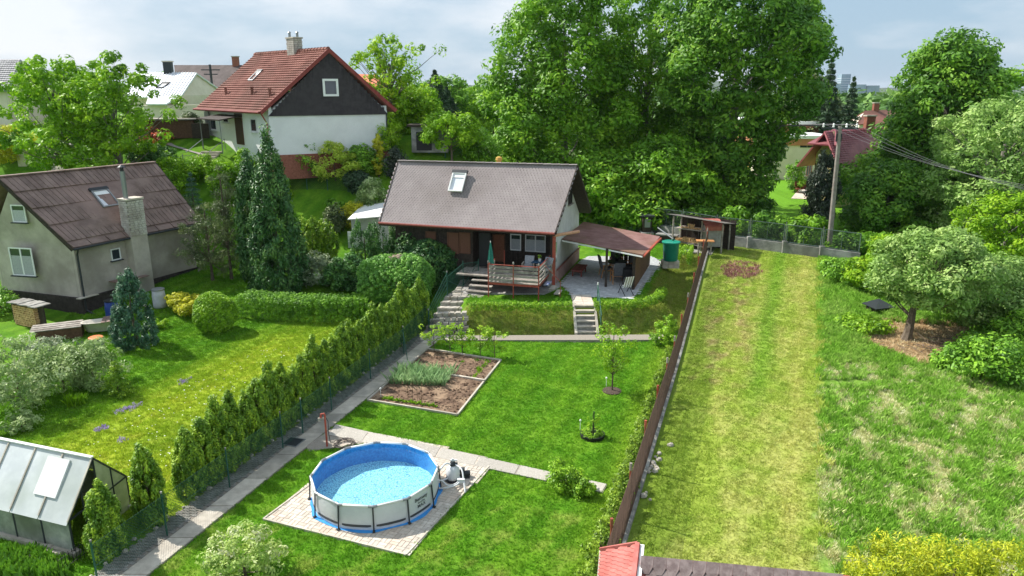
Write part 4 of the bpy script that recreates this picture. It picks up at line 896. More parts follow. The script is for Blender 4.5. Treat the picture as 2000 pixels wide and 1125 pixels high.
# frame in house coordinates: origin wall corner front right
def hc_(u, v, z): return cFR * (1, 1, 0) + cu_ * u + cv_ * v + (0, 0, z)   # u from right eave corner (negative to left), v back
WB = 8.0
RH = lambda v: 4.28 + (7.44 - 4.28) * v / np.linalg.norm((cRR - cFR)[:2]) if v < np.linalg.norm((cRR - cFR)[:2]) else 7.44 - 3.2 * (v - np.linalg.norm((cRR - cFR)[:2])) / 4.4
vr = float(np.dot((cRR - cFR), cv_)); ur = float(np.dot((cRR - cFR), cu_))
gw = [(1.55, T), (1.55, 4.28 + 3.16 * 1.55 / vr - .15), (vr, 7.3), (WB - .35, 7.44 - 3.2 * (WB - .35 - vr) / 4.4 - .15), (WB - .35, T)]
MB().prism([hc_(-.32, v, z) for v, z in gw], -cu_ * .25).build('gable_wall', RENDERL, ch)
MB().prism([hc_(-cL + .35, v, z) for v, z in gw], cu_ * .25).build('gable_wall', RENDERL, ch)
MB().prism([hc_(-.30, v, z) for v, z in ((1.5, T), (1.5, T + .75), (WB - .33, T + .75), (WB - .33, T))], cu_ * .07).build('plinth', PLINTH, ch)
MB().prism([hc_(-.22, v, z) for v, z in ((1.5, T + .75), (1.5, T + .81), (WB - .33, T + .81), (WB - .33, T + .75))], cu_ * .04).build('plinth_cap', REDROOF, ch)
wv, ft = 2.55, T + .95      # veranda front wall position and floor
wall_quad(MB(), hc_(-cL + .6, WB - .5, 0), hc_(-.57, WB - .5, 0), T, 4.3).build('back_wall', RENDERL, ch)
MB().prism([hc_(-cL + .6, wv, T), hc_(-.57, wv, T), hc_(-.57, wv, 4.95), hc_(-cL + .6, wv, 4.95)], cv_ * .2).build('front_wall', WOODD, ch)
nb_ = 60
for k in range(nb_):
    u = -cL + .6 + (cL - 1.2) * (k + .5) / nb_; w = (cL - 1.2) / nb_
    MB().hexa([hc_(u + a * w * .46, wv - b, z) for z in (T + .3, 4.9) for a, b in ((-1, .022), (1, .022), (1, 0), (-1, 0))]).build('wall_board', WOODD, ch)
# part of front flush with eave on the left (dark box wall with shutters)
MB().hexa([hc_(u, v, z) for z in (T, 4.2) for u, v in ((-cL + .6, .75), (-4.85, .75), (-4.85, 2.5), (-cL + .6, 2.5))]).build('boarded_room', WOODD, ch)
for k in range(30):
    u = -cL + .62 + (cL - 5.5) * (k + .5) / 30; w = (cL - 5.5) / 30
    MB().hexa([hc_(u + a * w * .45, .75 - b, z) for z in (T + .2, 4.15) for a, b in ((-1, .02), (1, .02), (1, 0), (-1, 0))]).build('wall_board', WOODD, ch)
up_ = V3(0, 0, 1)
def frontwin(px0, px1, py0, py1, v, frame, mull, curtain=None, pane=GLASS, **k):
    n = cv_; o0 = hc_(0, v, 0)
    def hit(px, py): r = ray(px, py); t = n.dot(o0 - V3(0, 0, CZ)) / n.dot(r); return V3(0, 0, CZ) + r * t
    a = hit(px0, (py0 + py1) / 2); b = hit(px1, (py0 + py1) / 2); m = (a + b) / 2; hh = hit((px0 + px1) / 2, py0)[2] - hit((px0 + px1) / 2, py1)[2]
    return window(ch, m, cu_, -cv_, abs((b - a).dot(cu_)), hh, frame, pane, mull=mull, curtain=curtain, **k)
frontwin(997, 1018, 457, 489, wv - .03, WHITE, 0, LACE)
frontwin(1026, 1066, 458, 492, wv - .03, WHITE, 1, LACE)
SHUT = mat('brown_shutter', (.13, .055, .035), (.19, .085, .05), sc=20, rough=.7, stretch=(1, 1, 6))
for x0, x1 in ((874, 896), (897, 919)):
    s_ = frontwin(x0, x1, 454, 495, .70, SHUT, 0, pane=SHUT, name='shutter'); m = s_
for x0, x1 in ((832, 852),): frontwin(x0, x1, 452, 490, .70, SHUT, 0, pane=SHUT, name='shutter')
d_ = frontwin(962, 987, 457, 512, wv - .03, WOODB, 0, pane=mat('door_red_brown', (.22, .08, .045), (.28, .11, .06), sc=10, rough=.5), name='door')
a = frontwin(936, 958, 455, 520, .72, BLACK, 0, pane=BLACK, name='entrance')  # black panel paints the darkness inside the open doorway
MB().beam(hc_(-.13, .38, T), hc_(-.13, .38, 4.12), .17, .17, up=(1, 0, 0)).build('corner_post', REDP, ch)
MB().beam(hc_(-4.8, .38, 4.1), hc_(0, .38, 4.1), .14, .16).build('eave_beam', WOODD, ch)
lg = MB().tube([hc_(-.1, .25, 4.06), D(1131, 452, hc_(.6, 1.3, 0)[1])], .085, 9).build('log_rafter', mat('bare_log', (.50, .25, .15), (.60, .33, .21), sc=8, rough=.7), ch)
# glass block panel beside the veranda
for i in range(3):
    for j in range(5): MB().hexa([hc_(-.31 + s, 1.0 + i * .2 + a, T + 1.25 + j * .22 + z) for z in (0, .2) for s, a in ((0, 0), (.05, 0), (.05, .18), (0, .18))]).build('glass_block', mat('glass_block', (.22, .30, .26), (.34, .42, .38), sc=6, rough=.15), ch)
MB().hexa([hc_(u, v, z) for z in (T, T + 1.2) for u, v in ((-.5, .5), (-.28, .5), (-.28, 1.55), (-.5, 1.55))]).build('side_wall', RENDERL, ch)
MB().hexa([hc_(u, v, z) for z in (T + 1.2, 4.3) for u, v in ((-.45, .75), (-.36, .75), (-.36, 1.6), (-.45, 1.6))]).build('side_panel', WOODD, ch)
# small gable window
gn = cu_; o0 = hc_(-.32, 0, 0)
def hitg(px, py): r = ray(px, py); t = gn.dot(o0 - V3(0, 0, CZ)) / gn.dot(r); return V3(0, 0, CZ) + r * t
a = hitg(1113, 382); window(ch, a + cu_ * .01, cv_, cu_, .95, .95, WOODD, GLASS, sill=WOODG, mull=1)
MB().lathe(tuple(lerp(cRL, cRR, .55) + cv_ * .9 + (0, 0, -.5)), [(.14, 0), (.14, .55), (.2, .6), (.17, .75), (.05, .8)], 10).build('chimney_pot', mat('ochre_clay', (.55, .33, .08), rough=.8), ch)
# ------------------------------------------------------------------ deck
dk_z = T + .82
dA, dB, dC = D(953, 557, 35.7), D(1053, 563, 35.2), 0
fl = G(954, 550, dk_z); fr = G(1052, 557, dk_z); 
du = (fr - fl); dw = np.linalg.norm(du); du /= dw; dv = V3(-du[1], du[0], 0); dd = 3.0
def dk(u, v, z): return fl * (1, 1, 0) + du * u + dv * v + V3(0, 0, z)
deck = thing('deck', dk(dw / 2, 0, T), 'raised veranda deck of grey planks on a red steel frame with board railing', 'deck')
MB().hexa([dk(u, v, z) for z in (dk_z - .14, dk_z - .025) for u, v in ((0, 0), (dw, 0), (dw, dd), (0, dd))]).build('deck_frame', REDP, deck)
for k in range(20):
    v0 = k * dd / 20; x1 = dw
    MB().hexa([dk(u, v, z) for z in (dk_z - .02, dk_z + .012) for u, v in ((.01, v0 + .01), (x1, v0 + .01), (x1, v0 + dd / 20 - .01), (.01, v0 + dd / 20 - .01))]).build('deck_board', WOODG, deck)
MB().hexa([dk(u, v, z) for z in (dk_z - .1, dk_z - .03) for u, v in ((-2.2, 1.2), (0, 1.2), (0, dd + .6), (-2.2, dd + .6))]).build('porch_floor', WOODG, deck)
for u, v in ((0, 0), (dw * .5, 0), (dw, 0), (0, dd), (dw, dd)):
    o = MB().tube([dk(u, v, T - .1), dk(u, v, dk_z + 1.0)], .032, 7).build('post', REDP, deck)
    if v == 0: MB().lathe(tuple(dk(u, v, dk_z + 1.0)), [(.03, 0), (.045, .02), (.045, .08), (.02, .13)], 8).build('post_finial', CONCD, o)
for a, b in (((0, 0), (dw, 0)), ((dw, 0), (dw, dd)), ((0, 0), (0, 1.2))):
    MB().tube([dk(*a, dk_z + .93), dk(*b, dk_z + .93)], .026, 6).build('hand_rail', REDP, deck)
    for z in (.14, .37, .60, .80): MB().beam(dk(*a, dk_z + z), dk(*b, dk_z + z), .03, .12).build('rail_board', WOODG, deck)
for k in range(3):
    MB().hexa([dk(u, v, z) for z in (dk_z - .30 - k * .22, dk_z - .24 - k * .22) for u, v in ((-1.25 - k * .05, .95 - k * .32), (-.03, .95 - k * .32), (-.03, 1.25 - k * .32), (-1.25 - k * .05, 1.25 - k * .32))]).build('step', WOODG, deck)
for k in range(3):
    MB().hexa([dk(dw + u, v, z) for z in (dk_z - .26 - k * .22, dk_z - .2 - k * .22) for u, v in ((.05 + k * .28, .9), (.33 + k * .28, .9), (.33 + k * .28, 1.7), (.05 + k * .28, 1.7))]).build('step', CONC if k else mat('blue_step', (.05, .10, .30), (.5, .5, .5), sc=4, rough=.6), deck)
MB().tube([dk(dw + .05, .85, dk_z + .9), dk(dw + .95, .85, T + .85), dk(dw + .95, .85, T)], .018, 6).build('stair_rail', REDP, deck)
# furniture on the deck
GCUSH = mat('charcoal_cushion', (.10, .10, .11), (.15, .15, .16), sc=12, rough=.95)
def make_chair(cush, woodm, label, group=None, hi=1.08):
    o = thing('garden_chair', (0, 0, 0), label, 'chair', group)
    link('seat', MB().box((0, 0, .43), (.52, .52, .09)).mesh('seat', cush), o)
    mb = MB().hexa([(x, y, z) for (z, yy) in ((.45, .22), (hi, .38)) for x, y in ((-.25, yy), (.25, yy), (.25, yy + .09), (-.25, yy + .09))]); link('backrest', mb.mesh('backrest', cush), o)
    for s in (-1, 1):
        link('armrest', MB().box((s * .3, 0, .64), (.06, .55, .035)).mesh('armrest', woodm), o)
        link('leg', MB().beam((s * .3, -.26, 0), (s * .3, -.22, .64), .04, .04).mesh('leg', woodm), o); link('leg', MB().beam((s * .3, .34, 0), (s * .3, .22, .64), .04, .04).mesh('leg', woodm), o)
    link('seat_frame', MB().box((0, -.02, .37), (.6, .5, .035)).mesh('seat_frame', woodm), o); return o
ch1 = make_chair(mat('grey_cushion', (.26, .27, .29), (.36, .37, .39), sc=14, rough=.95), WOODG, 'grey cushioned wooden chair left of the blue table on the deck', 'chairs on the deck', .95)
ch1.location = dk(dw * .62, 1.9, dk_z + .012); ch1.rotation_euler[2] = ta + .1
dup(ch1, dk(dw - .12, 1.75, dk_z + .012), ta - .5, label='grey cushioned wooden chair right of the blue table, by the red corner post')
tb = thing('small_table', dk(dw * .83, 2.15, dk_z + .012), 'small dark blue table with a potted plant on the deck', 'table', rz=ta)
BLU = mat('navy_cloth', (.02, .06, .12), (.03, .09, .16), sc=6, rough=.6)
link('table_top', MB().box((0, 0, .68), (.78, .6, .04)).mesh('table_top', BLU), tb)
for x in (-1, 1):
    for y in (-1, 1): link('leg', MB().box((x * .33, y * .24, .33), (.045, .045, .66)).mesh('leg', BLU), tb)
vs = thing('flower_pot', dk(dw * .83, 2.15, dk_z + .715), 'white pot with a small green plant on the blue deck table', 'flower pot')
link('pot', MB().lathe((0, 0, 0), [(.06, 0), (.085, .14), (.07, .15)], 10).mesh('pot', WHITE), vs)
v, f, t_ = leaves([(0, 0, .25)], np.array((.12, .12, .14)), 40, .035, ub=.6); link('plant', npmesh('plant', v, f, LM['box'], t_), vs)
pa2 = thing('parasol', dk(-.0, .42, dk_z), 'closed teal green parasol standing at the left end of the deck', 'parasol')
CAN = mat('teal_canvas', (.02, .16, .12), (.04, .24, .18), sc=10, rough=.85)
link('pole', MB().tube([(0, 0, -.1), (0, 0, 2.0)], .02, 6).mesh('pole', WHITE), pa2)
mb = MB(); n = 16
for z, r in ((.85, .19), (1.1, .16), (1.5, .11), (1.85, .05), (1.98, .02)):
    for k in range(n): rr = r * (1 if k % 2 else .68); a = k * 6.2832 / n; mb.v.append((rr * math.cos(a), rr * math.sin(a), z))
for i in range(4):
    for k in range(n): mb.f.append((i * n + k, i * n + (k + 1) % n, (i + 1) * n + (k + 1) % n, (i + 1) * n + k))
link('canopy', mb.mesh('canopy', CAN), pa2); link('finial', MB().lathe((0, 0, 1.97), [(.02, 0), (.03, .04), (.01, .09)], 8).mesh('finial', WHITE), pa2)
# ------------------------------------------------------------------ patio roof
rz_ = 3.3
qa, qb, qc, qd = G(1098, 466, rz_ + .1), G(1255, 497, rz_ - .1), G(1289, 462, rz_ - .1), G(1140, 433, rz_ + .35)
pr_ = thing('patio_roof', (qa + qb) / 2 * (1, 1, 0) + (0, 0, T), 'low lean-to patio roof of worn reddish felt on dark posts with a plank screen', 'patio roof')
mb = MB(); NN = 14; vs_ = []
for j in range(NN + 1):
    for i in range(NN + 1): p = bil((qa, qb, qc, qd), i / NN, j / NN); p[2] += -.10 * math.sin(math.pi * j / NN) * (i / NN) + .02 * noise.noise(Vector(p)); vs_.append(p)
m_ = (NN + 1); fs_ = [(j * m_ + i, j * m_ + i + 1, (j + 1) * m_ + i + 1, (j + 1) * m_ + i) for j in range(NN) for i in range(NN)]
vb = [p - (0, 0, .06) for p in vs_]; k0 = len(vs_); edge = [(i, i + 1) for i in range(NN)] + [(i * m_ + NN, (i + 1) * m_ + NN) for i in range(NN)] + [(i * m_, (i + 1) * m_) for i in range(NN)] + [(NN * m_ + i, NN * m_ + i + 1) for i in range(NN)]
mb.add(vs_ + vb, fs_ + [tuple(k0 + q_ for q_ in f)[::-1] for f in fs_] + [(a, b, b + k0, a + k0) for a, b in edge]); mb.build('felt_roof', FELT, pr_)
MB().beam(qa - (0, 0, .12) - cv_ * .03, qb - (0, 0, .12) - cv_ * .03, .03, .07).build('drip_edge', WHITE, pr_)
MB().beam(qb - (0, 0, .1) + du * .05, qc - (0, 0, .1) + du * .05, .12, .09).build('gutter', REDP, pr_)
def post(px, pyb, topz, m=WOODD, w=.12, par=pr_, nm='post'):
    p = G(px, pyb, T + .02); return MB().beam(p, (p[0], p[1], topz), w, w, up=(1, 0, 0)).build(nm, m, par)
post(1183, 560, rz_ - .05)
sp0, sp1 = G(1238, 566, T), G(1268, 518, T)
for k in range(12):
    a, b = lerp(sp0, sp1, k / 12), lerp(sp0, sp1, (k + .94) / 12); MB().hexa([p + V3(s, 0, z) for z in (.05, 2.0) for p, s in ((a, 0), (a, .035), (b, .035), (b, 0))]).build('plank', WOODB, pr_)
MB().beam(sp0 + (-.06, 0, 0), (sp0[0] - .06, sp0[1], rz_ - .25), .14, .14, up=(1, 0, 0)).build('post', WOODD, pr_)
MB().beam(sp1 + (-.06, 0, 0), (sp1[0] - .06, sp1[1], rz_ - .25), .12, .12, up=(1, 0, 0)).build('post', WOODD, pr_)
bp0 = G(1213, 520, T); 
for k in range(6):
    p = bp0 + tu_ if False else bp0 + V3(tu[0], tu[1], 0) * (k * .27); MB().box((p[0], p[1], T + 1.0), (.25, .03, 1.9), ta).build('back_plank', WOODD, pr_)
# furniture under the roof
bn = G(1131, 535, T + .02); t = thing('garden_bench', bn, 'low dark red bench top against the chalet plinth under the patio roof', 'bench', rz=R(73))
RB = mat('dark_red_bench', (.20, .055, .045), (.27, .08, .065), sc=8, rough=.7)
for k in range(5): link('slat', MB().box((0, -.28 + k * .14, .38), (1.5, .125, .05)).mesh('slat', RB), t)
for s in (-1, 1):
    for y in (-.25, .25): link('leg', MB().box((s * .6, y, .18), (.07, .07, .36)).mesh('leg', RB), t)
link('apron', MB().box((0, 0, .31), (1.35, .5, .08)).mesh('apron', RB), t)
tp = G(1204, 535, T + .02); t = thing('garden_table', tp, 'round dark garden table with a plant under the patio roof', 'table')
link('table_top', MB().lathe((0, 0, .72), [(.58, 0), (.6, .02), (.58, .04)], 24).mesh('table_top', DSTEEL), t); link('pedestal', MB().lathe((0, 0, 0), [(.3, 0), (.28, .04), (.05, .08), (.05, .7), (.2, .72)], 12).mesh('pedestal', DSTEEL), t)
t = thing('table_plant', tp + (0, 0, .765), 'dark leafy pot plant on the round garden table', 'pot plant'); link('pot', MB().lathe((0, 0, 0), [(.09, 0), (.13, .18), (.1, .18)], 10).mesh('pot', BLACK), t)
v, f, t_ = leaves([(0, 0, .32), (.1, .05, .38), (-.1, 0, .36)], np.array((.16, .16, .15)), 40, .05, ub=.6); link('foliage', npmesh('foliage', v, f, LM['thujad'], t_), t)
pch = make_chair(GCUSH, WOODO, 'orange wood armchair with tall charcoal cushion in front of the round table', 'armchairs at the round garden table')
pch.location = G(1206, 552, T + .02); pch.rotation_euler[2] = R(185); pch.scale = (1.15,) * 3
dup(pch, G(1185, 540, T + .02), R(95), label='orange wood armchair on the left of the round table by the dark post')
dup(pch, G(1222, 536, T + .02), R(-80), label='orange wood armchair on the right of the round table by the plank screen')
dup(pch, tp + (.1, .95, 0), R(0), label='orange wood armchair behind the round garden table')
fcx = thing('folding_chair', G(1222, 574, T + .02), 'striped folding deck chair on the paving in front of the plank screen', 'deck chair', rz=R(200))
for s in (-1, 1): link('frame_side', MB().beam((s * .26, -.35, 0), (s * .26, .35, 1.0), .03, .03).beam((s * .25, .4, 0), (s * .25, -.3, .5), .03, .03).mesh('frame_side', DSTEEL), fcx)
for k in range(7): x = -.21 + k * .07; link('slat', MB().beam((x, -.3, .42), (x, .12, .38), .045, .012).beam((x, .12, .38), (x, .4, 1.02), .045, .012).mesh('slat', WOODG if k % 2 else WHITE), fcx)
gr_ = thing('barbecue', G(1226, 556, T + .02), 'black covered barbecue trolley in the shade beside the plank screen', 'barbecue')
link('body', MB().box((0, 0, .62), (.6, .4, .3)).mesh('body', BLACK), gr_); link('lid', MB().tube([(-.3, 0, .8), (.3, 0, .8)], .19, 10).mesh('lid', BLACK), gr_)
for x in (-.26, .26): link('leg', MB().box((x, 0, .24), (.04, .34, .48)).mesh('leg', DSTEEL), gr_)
link('wheel', MB().tube([(-.33, -.18, .1), (-.29, -.18, .1)], .1, 12).mesh('wheel', BLACK), gr_)
# ------------------------------------------------------------------ water tank, wood shed, lantern, hut
tk = G(1309, 524, T + .05); t = thing('block_plinth', tk, 'stack of pale concrete blocks under the green water tank', 'plinth')
for i in range(3):
    for j in range(2):
        for k in range(2): link('concrete_block', MB().box((-.32 + i * .33, j * .35, .13 + k * .22), (.31, .33, .2)).mesh('concrete_block', CONC), t)
t = thing('water_tank', tk + (0, .15, .46), 'round teal green plastic rainwater tank standing on concrete blocks', 'water tank')
link('body', MB().lathe((0, 0, 0), [(.40, 0), (.42, .03), (.48, 1.05), (.5, 1.07)], 28).mesh('body', TEALP, smooth=True), t); link('lid', MB().lathe((0, 0, 1.07), [(.54, 0), (.55, .07), (.5, .09), (.1, .12)], 28).mesh('lid', TEALP), t)
link('inlet_pipe', MB().tube([(.1, 0, 1.3), (-.6, 1.2, 1.75)], .04, 8).mesh('inlet_pipe', STEEL), t); link('inlet_stub', MB().tube([(.1, 0, 1.15), (.1, 0, 1.32)], .045, 8).mesh('inlet_stub', GREENP), t)
t = thing('small_green_can', G(1295, 523, T + .02), 'small green watering can beside the tank blocks', 'watering can'); link('body', MB().lathe((0, 0, 0), [(.11, 0), (.12, .02), (.1, .28), (.06, .3)], 12).mesh('body', GREENP), t); link('spout', MB().tube([(-.1, 0, .1), (-.25, 0, .32)], .02, 6).mesh('spout', GREENP), t)
# back wall with panels of wire
wl_ = []
wpx = [(1150, 406), (1201, 416), (1258, 432), (1326, 445), (1392, 461), (1447, 474), (1508, 487), (1572, 497), (1632, 507)]
bw = thing('back_wall_fence', (13.4, 48.6, 1.2), 'grey concrete wall topped with framed wire panels behind the plots', 'wall')
WGR = mat('weathered_grey_concrete', (.20, .20, .19), (.40, .39, .37), sc=1.6, rough=.95, bump=.5, bsc=30, c3=(.13, .13, .11))
DKW = mat('dark_wire', (.028, .045, .036), rough=.7)
sgs = [np.array((x, np.interp(x, WALLX[:, 0], WALLX[:, 1]), 0)) for x in np.linspace(6.4, 21.5, 9)]
for p in sgs: p[2] = H1(p[0], p[1] - .3)
for i, (a, b) in enumerate(zip(sgs[:-1], sgs[1:])):
    MB().beam(a + (0, 0, .18), b + (0, 0, .18), .22, .95).build('concrete_panel', WGR, bw)
    MB().beam(a - (0, 0, .3), (a[0], a[1], a[2] + .78), .3, .3, up=(1, 0, 0)).build('pier', WGR, bw)
    a2, b2 = lerp(a, b, .04), lerp(a, b, .96); fm = MB(); up = V3(0, 0, 1)
    fm.beam(a2 + up * .72, b2 + up * .72, .04, .04).beam(a2 + up * 1.85, b2 + up * 1.85, .04, .04).beam(a2 + up * .72, a2 + up * 1.85, .04, .04, up=(1, 0, 0)).beam(b2 + up * .72, b2 + up * 1.85, .04, .04, up=(1, 0, 0)).beam(lerp(a2, b2, .5) + up * .72, lerp(a2, b2, .5) + up * 1.85, .02, .02, up=(1, 0, 0))
    o = fm.build('wire_panel', mat('dull_green_steel', (.10, .15, .13), (.16, .20, .18), sc=5, rough=.6), bw); w_, _ = wire_mesh([a2, b2], 1.1, .045, .0045, .74); w_.build('netting', DKW, o)
    MB().tube([a + (0, 0, .3), a + (0, 0, 2.0)], .03, 6).build('steel_post', STEEL, bw)
# wood shelter
WOODS = mat('silvered_wood', (.13, .12, .11), (.24, .22, .20), sc=6, rough=.95); s0 = at(1345, 492); t = thing('wood_shelter', s0, 'open lean-to firewood shelter with weathered plank roof by the back wall', 'shelter'); 
SG_ = V3(.80, -.60, 0); SN = V3(.60, .80, 0)
def sh(u, v, z): return s0 + SG_ * u + SN * v + V3(0, 0, z)
for u in (-1.2, .8, 2.2):
    for v in (0, 1.3): MB().beam(sh(u, v, -.1), sh(u, v, 2.2 - .16 * v - .05 * u), .09, .09, up=(1, 0, 0)).build('post', WOODG, t)
for k in range(11):
    MB().hexa([sh(u, v, 2.30 - .16 * v - .05 * u + e_) for e_ in (0, .03) for u, v in ((-1.5, -.45 + k * .21), (2.5, -.45 + k * .21), (2.5, -.26 + k * .21), (-1.5, -.26 + k * .21))]).build('roof_board', WOODS, t)
for k in range(9): MB().hexa([sh(u, 1.35 + v, z) for z in (.05, 2.2) for u, v in ((-1.2 + k * .42, 0), (-.8 + k * .42, 0), (-.8 + k * .42, .03), (-1.2 + k * .42, .03))]).build('back_plank', WOODD, t)
for z in (.55, 1.45): MB().hexa([sh(u, v, z + e_) for e_ in (0, .04) for u, v in ((-1.1, .1), (1.0, .1), (1.0, 1.2), (-1.1, 1.2))]).build('shelf', WOODG, t)
LOG = mat('split_log', (.52, .29, .12), (.78, .52, .28), sc=12, rough=.9, obj=True)
lgs = [MB().tube([(0, 0, 0), (0, .3, 0)], r, k).mesh('log', LOG) for r, k in ((.065, 5), (.05, 6), (.055, 4))]
def logs(base, du_, dvv, nx, nz, x0, sx_, z0, par=None, lab='split firewood log in the stack on the shelter shelf', grp='firewood on the shelter shelf', rzz=0., h=None):
    wpile = thing('firewood_stack', base + du_ * x0 + (0, 0, z0), lab, 'firewood')
    n = 0
    for i in range(nx):
        for k in range(nz if h is None else h(i)):
            o = piece('log', rnd.choice(lgs), base + du_ * (x0 + i * sx_ + rnd.uniform(-.02, .02)) + dvv + (0, 0, z0 + k * sx_ * .85), wpile, rot=(0, rnd.random() * 3, rzz)); n += 1
    return wpile
logs(s0, SG_, SN * .12, 15, 3, -1.0, .12, .66, lab='low stack of split logs on the lower shelf of the wood shelter', rzz=math.atan2(-.6, .8), h=lambda i: 3 if 3 < i < 11 else 2)
logs(s0, SG_, SN * .2, 12, 2, -.7, .12, 1.56, lab='small stack of brushwood and logs on the upper shelf of the wood shelter', rzz=math.atan2(-.6, .8) + .3, h=lambda i: 3 if 3 < i < 8 else 1)
hh = at(1388, 488); t = thing('garden_hut', hh, 'tiny corrugated grey hut with dark red roof next to the wood shelter', 'hut'); COR = mat('corrugated_sheet', (.30, .29, .27), (.42, .41, .39), sc=3, rough=.7)
for k in range(7): link('sheet', MB().box((-.42 + k * .14, -.45 + .012 * (k % 2), .95), (.13, .03, 1.3)).mesh('sheet', COR), t)
link('body', MB().box((0, 0, .95), (.96, .84, 1.28)).mesh('body', COR), t)
link('roof', MB().hexa([(x, y, z) for z in (0, .04) for x, y, z in ((-.6, -.62, 1.62 + z), (.6, -.62, 1.62 + z), (.6, .6, 1.95 + z), (-.6, .6, 1.95 + z))]).box((0, -.6, 1.55), (1.2, .03, .28)).mesh('roof', mat('dull_red_sheet', (.34, .10, .075), (.44, .15, .12), sc=4, rough=.7)), t)
wb = G(1377, 475, 2.0); t = thing('work_bench', (wb[0], wb[1], at(1377, 492)[2]), 'raised pale wooden work board in front of the tiny hut', 'work bench')
link('board', MB().box((0, 0, .95), (1.1, .6, .05), -.1).mesh('board', WOODO), t)
for x in (-.4, .4): link('leg', MB().box((x, 0, .46), (.07, .07, .93)).mesh('leg', WOODG), t)
link('rail', MB().box((0, .2, .5), (.8, .03, .1)).mesh('rail', WOODG), t)
t = thing('garden_fireplace', at(1262, 460), 'dark capped stone garden fireplace with pale door by the back wall', 'fireplace')
link('body', MB().box((0, 0, .7), (.62, .6, 1.4)).mesh('body', WOODD), t); link('cap', MB().box((0, 0, 1.46), (.95, .9, .1)).mesh('cap', DSTEEL), t); link('door', MB().box((0, -.31, .95), (.4, .03, .6)).mesh('door', STEEL), t); link('base', MB().box((0, -.1, .15), (.9, .9, .3)).mesh('base', WGR), t)
t = thing('garden_sideboard', at(1305, 478), 'low dark stone counter between the fireplace and the wood shelter', 'counter'); link('top', MB().box((0, .4, .62), (1.5, .6, .08), -.5).mesh('top', WGR), t); link('body', MB().box((0, .4, .29), (1.3, .5, .58), -.5).mesh('body', WOODD), t)
fp_ = MB().prism([(*at(a, b)[:2], at(a, b)[2] - .05) for a, b in ((1330, 490), (1390, 497), (1410, 470), (1340, 470))], (0, 0, .07)).build('shelter_floor', CONCD); tag(fp_, 'grey paved floor in front of the wood shelter', kind='structure')
# ------------------------------------------------------------------ generic gabled house from its front roof slope
def rect_house(name, label, FL, FR, RR, RL, gz, wallm, roofm, ov=.45, th=.14, ovu=None, drop=.1, BRp=None, cat='house', gablem=None, gsplit=None, panels=True):
    """FL, FR front eave, RL, RR ridge; builds both slopes and four walls"""
    FL, FR, RR, RL = [np.array(p, float) for p in (FL, FR, RR, RL)]
    u = (FR - FL); u[2] = 0; L = np.linalg.norm(u); u /= L; v = V3(-u[1], u[0], 0)
    if (RR - FR).dot(v) < 0: v = -v
    w = ((RR - FR).dot(v) + (RL - FL).dot(v)) / 2; he = (FL[2] + FR[2]) / 2; ovu = ov if ovu is None else ovu; hr_ = (RL[2] + RR[2]) / 2
    BR, BL = RR + v * w - (0, 0, hr_ - he), RL + v * w - (0, 0, hr_ - he)
    if BRp is not None: BR = np.array(BRp, float); BL = BL + v * ((BR - BL).dot(v))
    o = thing(name, (FL + FR) / 2 * (1, 1, 0) + (0, 0, gz), label, cat)
    rf = MB().slab((FL, FR, RR, RL), th).slab((RL, RR, BR, BL), th).build('roof', roofm, o)
    W_ = (BR - FL).dot(v)
    def hc2(a, b, z):   # plan follows the real corners, which are not quite square
        oL = np.interp(b, [0, w, W_], [0, (RL - FL).dot(u), (BL - FL).dot(u)]); oR = np.interp(b, [0, w, W_], [0, (RR - FR).dot(u), (BR - FR).dot(u)]); t = a / L
        return FL * (1, 1, 0) + u * (a + oL * (1 - t) + oR * t) + v * b + V3(0, 0, z)
    sl = (hr_ - he) / w
    prof = [(ov, gz - .5), (ov, he + sl * ov - drop), (w, hr_ - drop - .02), (W_ - ov, he + sl * ov - drop), (W_ - ov, gz - .5)]
    for a, s in ((ovu, .25), (L - ovu, -.25)): MB().prism([hc2(a, b, z) for b, z in prof], u * s).build('gable_wall', wallm, o)
    for b in (ov + .01, W_ - ov - .21): MB().hexa([hc2(a, bb, z) for z in (gz - .5, he + sl * ov - .12) for a, bb in ((ovu + .02, b), (L - ovu - .02, b), (L - ovu - .02, b + .2), (ovu + .02, b + .2))]).build('wall', wallm, o)
    return o, rf, dict(u=u, v=v, w=w, L=L, he=he, hr=hr_, sl=sl, hc=hc2, quad=(FL, FR, RR, RL), W=W_, ov=ov, ovu=ovu, gz=gz, prof=prof)
def win_px(o, I, side, px0, px1, py0, py1, frame=WHITE, mull=0, off=.0, **k):
    """side 'F' front wall, 'R' right gable, 'L' left gable; pixel bounds"""
    if side in 'RL':
        a_ = I['L'] - I['ovu'] if side == 'R' else I['ovu']; o0 = I['hc'](a_, I['w'] * .5, 0); d = I['hc'](a_, I['w'] * .95, 0) - o0; d /= np.linalg.norm(d); n = V3(d[1], -d[0], 0); n = n if n.dot(I['u']) * (1 if side == 'R' else -1) > 0 else -n
    elif side == 'F': n, o0, d = -I['v'], I['hc'](0, I['ov'], 0), I['u']
    def hit(px, py): r = ray(px, py); t = n.dot(o0 - V3(0, 0, CZ)) / n.dot(r); return V3(0, 0, CZ) + r * t
    my, mx_ = (py0 + py1) / 2, (px0 + px1) / 2; a, b = hit(px0, my), hit(px1, my); h = hit(mx_, py0)[2] - hit(mx_, py1)[2]
    return window(o, (a + b) / 2 + n * off, d, n, abs((b - a).dot(d)), h, frame, mull=mull, **k)
